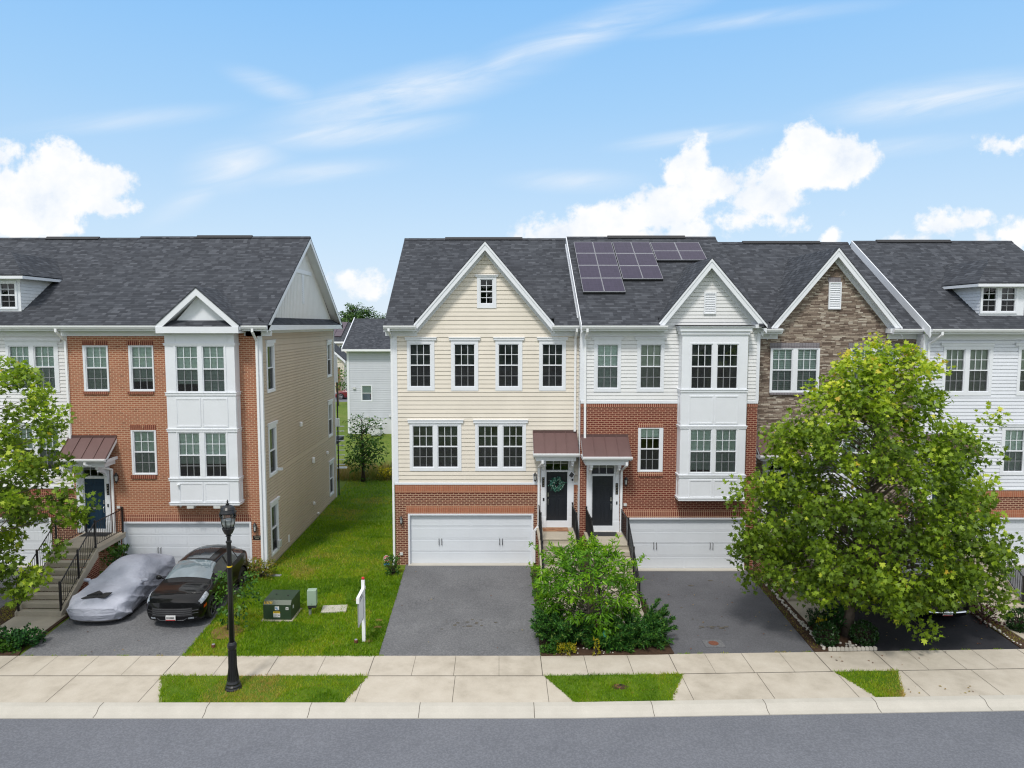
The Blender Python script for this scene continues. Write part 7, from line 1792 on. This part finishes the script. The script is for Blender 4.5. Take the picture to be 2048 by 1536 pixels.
MB().lathe([(.13, 4.45), (.17, 4.60), (.193, 4.75), (.193, 4.84)], seg=24).build('globe', 'lampg', t, smooth=True)
MB().lathe([(.125, 4.46), (.165, 4.58), (.17, 4.64), (.08, 4.68)], seg=20).build('diffuser', 'diff', t, smooth=True)
# transformer cabinet
q0, q1 = ground(527, 1243, -.14), ground(581, 1245, -.14)
t = thing('transformer_box', 'dark green metal transformer cabinet with warning labels on the lawn', 'utility box', ((q0[0] + q1[0]) / 2, q0[1], gz(q0[1])), rotz=R(-2))
W, D, H = .46, .95, .68
b = MB(); b.prism([(-W, 0, .04), (W, 0, .04), (W, D, .04), (-W, D, .04)], (0, 0, H - .18)); b.prism([(-W, -.004, H - .14), (-W, D, H - .14), (-W, D, H + .02), (-W, .10, H + .0), (-W, -.004, H - .13)], (2 * W, 0, 0))
b.build('cabinet', 'green', t, bevel=.015)
MB().box(-W - .06, W + .06, -.04, D + .05, -.06, .05).build('pad', 'step', t, bevel=.01)
MB().box(-W + .01, W - .01, .02, D, .03, .1).build('plinth', 'blackm', t)
for nm, mt, x0, x1, z0, z1 in (('warning_label', 'plate', -.12, .10, .14, .27), ('blue_label', 'plate', -.07, .07, .38, .50), ('label', 'plate', .29, .38, .39, .48)):
    o = MB().box(x0, x1, -.012, -.004, z0, z1).build(nm, mt, t)
    if nm == 'warning_label':
        MB().box(x0, x1, -.0135, -.0122, z1, z1 + .06).build('yellow_band', 'yellow', o); mk = MB()
        for k in range(6): mk.box(x0 + .02 + k * .032, x0 + .04 + k * .032, -.0150, -.0137, z1 + .015, z1 + .045)
        for k in range(4): mk.box(x0 + .015, x1 - .075, -.0140, -.0122, z0 + .018 + k * .028, z0 + .026 + k * .028)
        mk.prism([(x1 - .04, -.0140, z0 + .11), (x1 - .015, -.0140, z0 + .07), (x1 - .035, -.0140, z0 + .02), (x1 - .055, -.0140, z0 + .06)], (0, .0015, 0)); mk.build('label_print', 'blackm', o)
    elif nm == 'blue_label':
        mk = MB(); mk.box(x0 + .02, x1 - .05, -.0140, -.0122, z0 + .05, z0 + .09); mk.box(x0 + .05, x1 - .02, -.0140, -.0122, z0 + .02, z0 + .04); mk.build('label_print', 'blue', o)
    else:
        mk = MB(); mk.box(x0 + .03, x1 - .03, -.0140, -.0122, z0 + .02, z1 - .02); mk.box(x0 + .015, x1 - .015, -.0145, -.0142, z0 + .035, z1 - .045); mk.build('label_print', 'green', o)
num = MB()
for k in range(6): num.box(-.43 + k * .048, -.405 + k * .048, .015 + .0, .07, H - .085 + .02, H - .055 + .02)
num.v = [(x, y - .012, H - .13 + (y / .10) * .13 + .006 if True else z) for x, y, z in num.v]; num.build('serial_number', 'yellow', t)
lk = MB(); lk.lathe([(.03, 0), (.03, .012)], (-.2, .55, H + .018), 10); lk.lathe([(.03, 0), (.03, .012)], (.22, .45, H + .018), 10); lk.build('lid_bolt', 'blackm', t)
lb = MB(); lb.box(W, W + .005, .18, .28, .36, .46); lb.build('label', 'plate', t)
# telephone pedestal
q = ground(627, 1230, -.12)
t = thing('utility_pedestal', 'pale green metal pedestal box raised on a short post on the lawn', 'utility box', (q[0] - .03, q[1], gz(q[1])), rotz=R(4))
b = MB(); b.box(-.15, .15, -.12, .12, .36, .88); b.build('cabinet', 'palegreen', t, bevel=.015)
MB().box(-.135, .135, -.105, .105, .28, .37).build('skirt', 'blackm', t); MB().tube([(-.08, 0, -.1), (-.08, 0, .3)], .045, 10).build('post', 'alu', t); MB().tube([(-.08, 0, .22), (-.08, 0, .30)], .06, 10).build('clamp', 'blackm', t)
MB().lathe([(.012, 0), (.012, .008)], (0, -.125, .42), 8).build('screw', 'blackm', t)
# concrete handhole lid
q = ground(669, 1220, -.12); o = MB().box(-.42, .42, -.28, .28, -.04, .055).build('handhole_lid', 'kerbm', None, bevel=.02); o.location = (q[0], q[1], gz(q[1])); o.rotation_euler = (0, 0, R(6)); tag(o, 'flat rectangular concrete lid set in the lawn', 'utility lid')
# for-sale sign post
q = ground(728, 1284, -.18); t = thing('sign_post', 'white post with a red ball finial and a hanging sign board seen edge-on', 'sign', (q[0], q[1], gz(q[1])))
b = MB(); b.box(-.05, .05, -.05, .05, -.1, 1.95); b.build('post', 'white2', t, bevel=.006)
MB().lathe([(.012, -.045), (.04, -.03), (.05, 0), (.04, .03), (.012, .045)], (0, 0, 2.01), 12).build('finial', 'red', t, smooth=True)
Ra = R(0)
def rot(p): x, y, z = p; return (x * math.cos(Ra) - y * math.sin(Ra), x * math.sin(Ra) + y * math.cos(Ra), z)
a = MB(); a.box(-.045, .045, -.85, .16, 1.62, 1.72); a.box(-.045, .045, -.85, -.78, 1.54, 1.62); a.v = [rot(p) for p in a.v]; a.build('arm', 'white2', t, bevel=.006)
s_ = MB(); s_.box(-.008, .008, -.78, -.08, .82, 1.50); s_.v = [rot(p) for p in s_.v]; so = s_.build('sign_board', 'white2', t)
f = MB(); f.box(-.016, .016, -.80, -.77, .80, 1.52); f.box(-.016, .016, -.09, -.06, .80, 1.52); f.box(-.016, .016, -.77, -.09, 1.49, 1.52); f.box(-.016, .016, -.77, -.09, .79, .815); f.v = [rot(p) for p in f.v]; f.build('frame', 'alu', so)
hk = MB(); hk.tube([(0, -.68, 1.52), (0, -.68, 1.62)], .008, 5); hk.tube([(0, -.25, 1.52), (0, -.25, 1.62)], .008, 5); hk.v = [rot(p) for p in hk.v]; hk.build('hook', 'steel', t)
ru = MB(); ru.box(.0455, .048, -.72, -.45, 1.655, 1.69); ru.v = [rot(p) for p in ru.v]; ru.build('arm_lettering', 'blackm', t)
# round garden lights
for px, py, lab in ((427, 1296, 'small dark round garden light near the left driveway'), (712, 1287, 'small dark round garden light beside the white sign post')):
    q = ground(px, py, -.18); t = thing('garden_light', lab, 'garden light', (q[0], q[1], gz(q[1])), group='garden lights in the front lawn')
    MB().lathe([(.012, -.08), (.012, .02), (.055, .03), (.06, .11), (.055, .12)], seg=14).build('housing', 'rust', t); MB().lathe([(.045, .12), (.04, .13)], seg=14).build('lens', 'alu', t)
# security yard sign
q = at(773.5, 1117, 27.3); t = thing('yard_sign', 'small octagonal faded red yard sign on a stake with a blue plaque below', 'yard sign', (q[0], 27.3, 0))
oc = [(math.cos(PI / 8 + k * PI / 4) * .135, 0, q[1] + math.sin(PI / 8 + k * PI / 4) * .135) for k in range(8)]
o = MB().prism(oc, (0, .012, 0)).build('octagon', 'plate', t)
oc2 = [(x * .88, -.003, q[1] + (z - q[1]) * .88) for x, y, z in oc]; MB().prism(oc2, (0, .003, 0)).build('red_face', 'pink', o)
mk = MB()
for zc, n, ww in ((.045, 4, .13), (0, 6, .19), (-.045, 5, .15)):
    for k in range(n): x = -ww / 2 + ww * (k + .5) / n; mk.box(x - ww / n * .33, x + ww / n * .33, -.006, -.0035, q[1] + zc - .014, q[1] + zc + .014)
mk.build('lettering', 'plate', o)
MB().box(-.12, .12, -.002, .006, q[1] - .27, q[1] - .18).build('plaque', 'blue', t); MB().tube([(0, .018, -.1), (0, .018, q[1] + .1)], .007, 6).build('stake', 'steel', t)
# splash block and pipe at the brick corner
q = ground(545, 1152, -.02); o = MB().box(-.35, .35, -.08, .08, -.02, .05).build('drain_extension', 'alu', None, bevel=.02); o.location = (q[0], q[1], 0); o.rotation_euler = (0, 0, R(-12)); tag(o, 'grey drain extension lying on the lawn beside the orange leaved shrub', 'drain pipe')
# valve covers
q = ground(1237, 1374, -.22); t = thing('valve_cover', 'round rusty valve cover in bare earth in the middle verge', 'valve cover', (q[0], q[1], gz(q[1]) + .03)); MB().lathe([(.10, -.02), (.10, .02), (.085, .025)], seg=18).build('ring', 'rust', t); MB().lathe([(.05, .0), (.05, .03)], (.06, .02, 0), 12).build('cap', 'black', t)
disc('bare_patch', 'soil', q[0] + .02, q[1] - .02, .24, .035, sy=.6)
q = ground(1427, 1288, -.18); o = MB().box(-.30, .30, -.24, .24, -.02, .022).build('driveway_cover_frame', 'drive', None); o.location = (q[0], q[1], gz(q[1])); tag(o, 'square concrete collar around a rusty cover in the second driveway', 'utility cover')
o2 = MB().lathe([(.15, 0), (.15, .008)], (0, 0, .022), 20).build('cover', 'rust', o)
# door mats and wreath
def mat_(label, x0, x1, y0, y1, z, m): o = MB().box(-(x1 - x0) / 2, (x1 - x0) / 2, -(y1 - y0) / 2, (y1 - y0) / 2, 0, .018).build('doormat', m, None, bevel=.006); o.location = ((x0 + x1) / 2, (y0 + y1) / 2, z + .002); tag(o, label, 'doormat')
def coir():
    m, t, p = newmat('striped_coir'); g = t.new('ShaderNodeTexCoord').outputs['Object']; s = t.new('ShaderNodeSeparateXYZ'); t.l.new(g, s.inputs[0])
    t.put(p.inputs['Base Color'], t.ramp(t.noise(t.mapping(g, (1.2, 9, 1)), 3, 3), [(.35, lin(90, 52, 38)), (.5, lin(150, 104, 74)), (.65, lin(176, 138, 104))])); p.inputs['Roughness'].default_value = .95; return m
M['coir'] = coir()
mat_('brown striped doormat on the landing below the wreath', 1.72, 2.72, YA - .62, YA - .12, zthr, 'coir')
mat_('plain black doormat outside the wreathless black door', 3.62, 4.55, YB - .62, YB - .12, zthrB, 'blackm')
mat_('black doormat on the left landing by the navy door', -15.95, -14.95, YL1 - .6, YL1 - .1, zthrL, 'blackm')
q = at(1113.5, 968, YA + .03); t = thing('wreath', 'green and white leafy wreath hanging on the black front door', 'wreath', (q[0], YA + .02, q[1]))
MB().tube([(math.cos(a) * .20, -.02, math.sin(a) * .20) for a in np.linspace(0, 2 * PI, 25)], .02, 6).build('ring', 'bark_d', t)
n = 520; a = rng.random(n) * 2 * PI; rr = .20 + rng.normal(0, .045, n); P = np.stack([np.cos(a) * rr, -.03 - rng.random(n) * .05, np.sin(a) * rr], 1)
M['wreath'] = leaf_mat('wreath_leaves', [(0, lin(24, 70, 60)), (.5, lin(60, 130, 110)), (.8, lin(120, 176, 158)), (1, lin(214, 222, 214))], .1)
leaves('leaves', P, unit(n) + np.array([0, -.8, 0]), unit(n), rng.uniform(.04, .08, n), 'oval', 'wreath', rng.random(n), t)
# green oval garden marker
q = at(1210, 1267, 20.7); t = thing('garden_marker', 'pale green oval marker on a stake in front of the junipers', 'garden ornament', (q[0], 20.65, gz(20.65)))
zc = q[1] - gz(20.65); MB().prism([(math.cos(k * PI / 10) * .075, 0, zc + math.sin(k * PI / 10) * .14) for k in range(20)], (0, .02, 0)).build('oval', 'teal', t, bevel=.006); MB().tube([(0, .02, -.05), (0, .02, zc)], .008, 6).build('stake', 'steel', t)
q = ground(1166, 1283, -.18); t = thing('garden_stones', 'heap of pale stones at the foot of the young tree', 'stones', (q[0], q[1], gz(q[1]) + .03)); t['label'] = 'pale rounded boulder at the foot of the young tree'
mb = MB(); mb.lathe([(.02, -.02), (.12, .0), (.15, .07), (.12, .14), (.05, .19), (.01, .2)], seg=10); mb.v = [tuple(Vector(v) * (1 + .2 * mnoise.noise(Vector(v) * 9))) for v in mb.v]; mb.build('boulder', 'kerbm', t, smooth=True)
# white scalloped edging bricks along the pavement and pebbles along the drive
e = MB(); e.prism([(-.055, -.03, -.03)] + [(.055, -.03, -.03), (.055, -.03, .05)] + [(math.cos(k * PI / 6) * .055, -.03, .05 + math.sin(k * PI / 6) * .04) for k in range(1, 6)] + [(-.055, -.03, .05)], (0, .06, 0)); proto = e.build('edging_brick', 'kerbm', None, bevel=.006)
xa, xb = 9.92, 11.28; N_ = 12
for k in range(N_):
    o = proto if k == 0 else proto.copy()
    if k: C.objects.link(o)
    x = xa + (xb - xa) * k / (N_ - 1); o.location = (x, 20.27 + bend(x), gz(20.27) + .05)
    tag(o, 'white scalloped edging brick in the row between sycamore bed and pavement', 'edging brick', 'edging bricks at the front of the sycamore bed')
s_ = MB(); s_.lathe([(.01, -.02), (.035, -.005), (.042, .015), (.03, .035), (.008, .042)], seg=8); s_.v = [tuple(Vector(v) * (1 + .25 * mnoise.noise(Vector(v) * 25))) for v in s_.v]; proto = s_.build('pebble', 'kerbm', None, smooth=True)
first = True
for k in range(150):
    if k < 105: f = k / 105; yp = 20.3 + 5.6 * f ** 1.35; x = 9.80 + .10 * f + rnd.uniform(-.05, .05) - .02; lab = ('white pebble in the line between second driveway and stone house stairs', 'pebbles edging the second driveway')
    elif k < 125: x = rnd.uniform(10.4, 11.3); yp = rnd.uniform(20.32, 20.75); lab = ('white pebble lying loose in the sycamore bed', 'loose pebbles in the sycamore bed')
    else: f = (k - 125) / 25; x = 15.82 + rnd.uniform(-.04, .04); yp = 20.4 + 2.6 * f; lab = ('white pebble along the dark driveway at the right edge', 'pebbles edging the right walkway')
    o = proto if first else proto.copy()
    if not first: C.objects.link(o)
    first = False
    s0 = rnd.uniform(.6, 1.35); o.scale = (s0, s0 * rnd.uniform(.7, 1.2), s0); o.rotation_euler = (0, 0, rnd.random() * 6); o.location = (x, yp + bend(x), gz(yp) + .055); tag(o, lab[0], 'pebble', lab[1])
for k in range(26):
    o = proto.copy(); C.objects.link(o); s0 = rnd.uniform(.35, .8); o.scale = (s0, s0, s0); x = rnd.uniform(1.5, 3.4); yp = rnd.uniform(20.22, 20.7); o.location = (x, yp, gz(yp) + .055); tag(o, 'small white pebble scattered in the mulch in front of the young tree', 'pebble', 'pebbles in front of the young tree')
# trash / leaf on the left drive
# ================================================================ buildings behind
h = thing('back_house', 'pale grey sided house behind the gap with a plain dark roof', 'house', group='houses behind')
Y = 62.0; x0 = at(696.5, 780, Y)[0]; x1 = x0 + 12.5; ez = at(740, 698, Y)[1]; zf = at(740, 837, Y)[1]
o1 = [rect(722, 770, 745, 803, Y), rect(782, 769, 800, 816, Y)]
fr_ = front(Y)
for c_ in o1:
    g_ = (c_[0] + .12, c_[1] - .12, c_[2] + .12, c_[3] - .1); window(h, fr_, c_, [g_], [(g_[2] + g_[3]) / 2], cols=1, rows=1, blinds=[('blind', .55)], trimb=.04)
wall(fr_, 'wall', 's_far', zf, ez - .2, (x0, x1), [opening(c_) for c_ in o1], .16, h)
wall(fr_, 'foundation', simple('pale_block', lin(206, 208, 210), .8, var=.05), -.1, zf, (x0 + .05, x1), (), 0, h)
MB().box(x0 - .08, x0 + .12, Y - .05, Y + .12, -.1, ez - .2).build('corner_board', 'white', h)
ry = Y + 5.2; rz = at(740, 637, ry)[1]; k_ = (rz - ez) / 5.7
mb = MB(); mb.prism([(x0 - .4, Y - .5, ez), (x1, Y - .5, ez), (x1, ry, rz), (x0 - .4, ry, rz)], (0, 0, -.1)); mb.prism([(x0 - .4, ry, rz), (x1, ry, rz), (x1, 2 * ry - Y + .5, ez), (x0 - .4, 2 * ry - Y + .5, ez)], (0, 0, -.1)); mb.build('roof', 'shingle', h)
MB().prism([(x0 - .43, Y - .5, ez - .12), (x0 - .43, ry, rz - .12), (x0 - .43, ry, rz + .12), (x0 - .43, Y - .5, ez + .12)], (.06, 0, 0)).build('rake_board', 'white', h)
MB().box(x0 - .4, x1, Y - .62, Y - .5, ez - .18, ez).build('gutter', 'white2', h); MB().box(x0, x1, Y - .5, Y, ez - .22, ez - .18).build('soffit', 'white', h)
def xf(z): d = max(0, (z - ez) / k_); return (-(2 * ry - Y) + min(d, 5), -Y - min(d, 5)) if d else (-(2 * ry - Y), -Y)
wall(Fr((x0, 0, 0), (0, -1, 0), (-1, 0, 0)), 'side_wall', 's_far', -.1, ez, (-(2 * ry - Y), -Y), (), .16, h)
MB().poly([(x0, Y, ez), (x0, 2 * ry - Y, ez), (x0, ry, rz - .15)][::-1]).build('gable_wall', 's_far', h)
for px, py in ((709, 776), (736, 834), (781, 832)): q = at(px, py, Y); MB().box(q[0] - .12, q[0] + .12, Y - .15, Y, q[1] - .08, q[1] + .08).build('vent_hood', 'lampglass', h)
q = at(736, 748, Y)
t = thing('air_conditioner', 'grey outdoor air conditioner unit against the pale back house', 'air conditioner', (at(753, 860, 60.9)[0], 60.9, 0))
b = MB()
b.lathe([(.56, .05), (.56, .95)], seg=4); b.v = [(x * math.cos(.785) - y * math.sin(.785), x * math.sin(.785) + y * math.cos(.785), z) for x, y, z in b.v]; b.build('casing', 'alu', t)
l = MB()
for k in range(9): z = .12 + k * .095; l.box(-.42, .42, -.42, -.40, z, z + .04); l.box(.40, .42, -.42, .42, z, z + .04); l.box(-.42, -.40, -.42, .42, z, z + .04)
l.box(-.43, .43, -.43, .43, .95, 1.02); l.build('louvres', 'diff', t); MB().lathe([(.33, 1.02), (.33, 1.05), (.05, 1.07)], seg=18).build('fan_guard', 'blackm', t)
h = thing('back_house', 'cream townhouse with solar panels on the far street, seen through the gap', 'house', group='houses behind')
Y = 104.0; x0, x1 = at(560, 700, Y)[0], at(699, 700, Y)[0]; ez = at(680, 683, Y)[1]
c_ = rect(678, 690, 690, 702, Y); g_ = (c_[0] + .15, c_[1] - .15, c_[2] + .15, c_[3] - .15); window(h, front(Y), c_, [g_], [(g_[2] + g_[3]) / 2], cols=2, rows=1, trimb=.04)
wall(front(Y), 'wall', 's_far2', 0, ez, (x0, x1), [opening(c_)], .2, h)
wall(Fr((x1, 0, 0), (0, 1, 0), (1, 0, 0)), 'side_wall', 's_far', 0, ez, (Y, Y + 12), (), .2, h)
MB().box(x1 - .25, x1 + .05, Y - .06, Y + .02, 0, ez).build('corner_board', 'white', h)
ry = Y + 6; rz = at(690, 645, ry)[1]
mb = MB(); mb.prism([(x0, Y - .5, ez), (x1 + .4, Y - .5, ez), (x1 + .4, ry, rz), (x0, ry, rz)], (0, 0, -.12)); mb.prism([(x0, ry, rz), (x1 + .4, ry, rz), (x1 + .4, Y + 12.5, ez), (x0, Y + 12.5, ez)], (0, 0, -.12)); mb.build('roof', 'shingle', h)
MB().box(x0, x1 + .4, Y - .62, Y - .5, ez - .25, ez).build('gutter', 'white2', h)
MB().prism([(x1 + .38, Y - .5, ez - .2), (x1 + .38, ry, rz - .2), (x1 + .38, ry, rz + .1), (x1 + .38, Y - .5, ez + .1)], (.06, 0, 0)).build('rake_board', 'white', h)
mb = MB(); kx = (rz - ez) / 6.5
for r_ in range(3):
    for c_ in range(5):
        ya = Y + .9 + r_ * 1.65; xx = x1 - 1.4 - c_ * 1.1; mb.prism([(xx - 1.05, ya, ez + (ya - Y + .5) * kx + .12), (xx, ya, ez + (ya - Y + .5) * kx + .12), (xx, ya + 1.6, ez + (ya - Y + 2.1) * kx + .12), (xx - 1.05, ya + 1.6, ez + (ya - Y + 2.1) * kx + .12)], (0, 0, .05))
mb.build('solar_panels', simple('reddish_pv', (.06, .035, .05), .3), h); h.children[-1]['kind'] = 'stuff' if False else 'part'
h = thing('back_house', 'lower cream house with a steep dark gable roof on the far street', 'house', group='houses behind')
Y = 97.0; A_ = at(655, 690, Y); Bp = at(692, 722, Y); xw = at(688, 740, Y)[0]
mb = MB(); mb.prism([(A_[0], Y - .4, A_[1]), (Bp[0], Y - .4, Bp[1]), (Bp[0], Y + 4, Bp[1]), (A_[0], Y + 4, A_[1])], (0, 0, .2)); mb.prism([(A_[0] - (Bp[0] - A_[0]), Y - .4, Bp[1]), (A_[0], Y - .4, A_[1]), (A_[0], Y + 4, A_[1]), (A_[0] - (Bp[0] - A_[0]), Y + 4, Bp[1])], (0, 0, .2)); mb.build('roof', 'shingle', h)
mb = MB(); mb.prism([(A_[0], Y - .42, A_[1] + .05), (Bp[0], Y - .42, Bp[1] + .05), (Bp[0], Y - .42, Bp[1] - .3), (A_[0], Y - .42, A_[1] - .3)], (0, .05, 0)); mb.build('rake_board', 'white', h)
def xf(z): f = min(1, max(0, (z - Bp[1]) / (A_[1] - Bp[1]))); r_ = xw + (A_[0] - xw) * f; return (2 * A_[0] - r_ - .001, r_)
wall(front(Y), 'wall', 's_far2', 0, A_[1] - .2, xf, (), .2, h, kinks=(Bp[1],))
wall(Fr((xw, 0, 0), (0, 1, 0), (1, 0, 0)), 'side_wall', 's_far2', 0, Bp[1] - .1, (Y, Y + 4), (), .2, h)
q = ground(676, 772, 0); b = MB(); x0 = at(671, 760, 96)[0]; x1 = at(681, 760, 96)[0]
for k in range(7): b.box(x0 + (x1 - x0) * k / 7, x0 + (x1 - x0) * (k + .9) / 7, 96, 96.04, 0, at(675, 735, 96)[1])
o = b.build('wooden_fence', simple('brown_boards', lin(132, 106, 74), .8, var=.2), None); tag(o, 'narrow piece of tall brown board fence between the far houses', 'fence')

# ================================================================ put each empty at the base of its thing
bpy.context.view_layer.update()
for o in [o for o in C.objects if o.type == 'EMPTY' and o.parent is None and o.location.length < 1e-6]:
    pts = []
    for c_ in o.children_recursive:
        if c_.type == 'MESH':
            bb = [c_.matrix_world @ Vector(v) for v in c_.bound_box]; pts += bb
    if not pts: continue
    lo = Vector((min(p.x for p in pts), min(p.y for p in pts), min(p.z for p in pts))); hi = Vector((max(p.x for p in pts), max(p.y for p in pts), 0))
    base = Vector(((lo.x + hi.x) / 2, (lo.y + hi.y) / 2, 0.0)); o.location = base
    for c_ in o.children: c_.location = c_.location - base
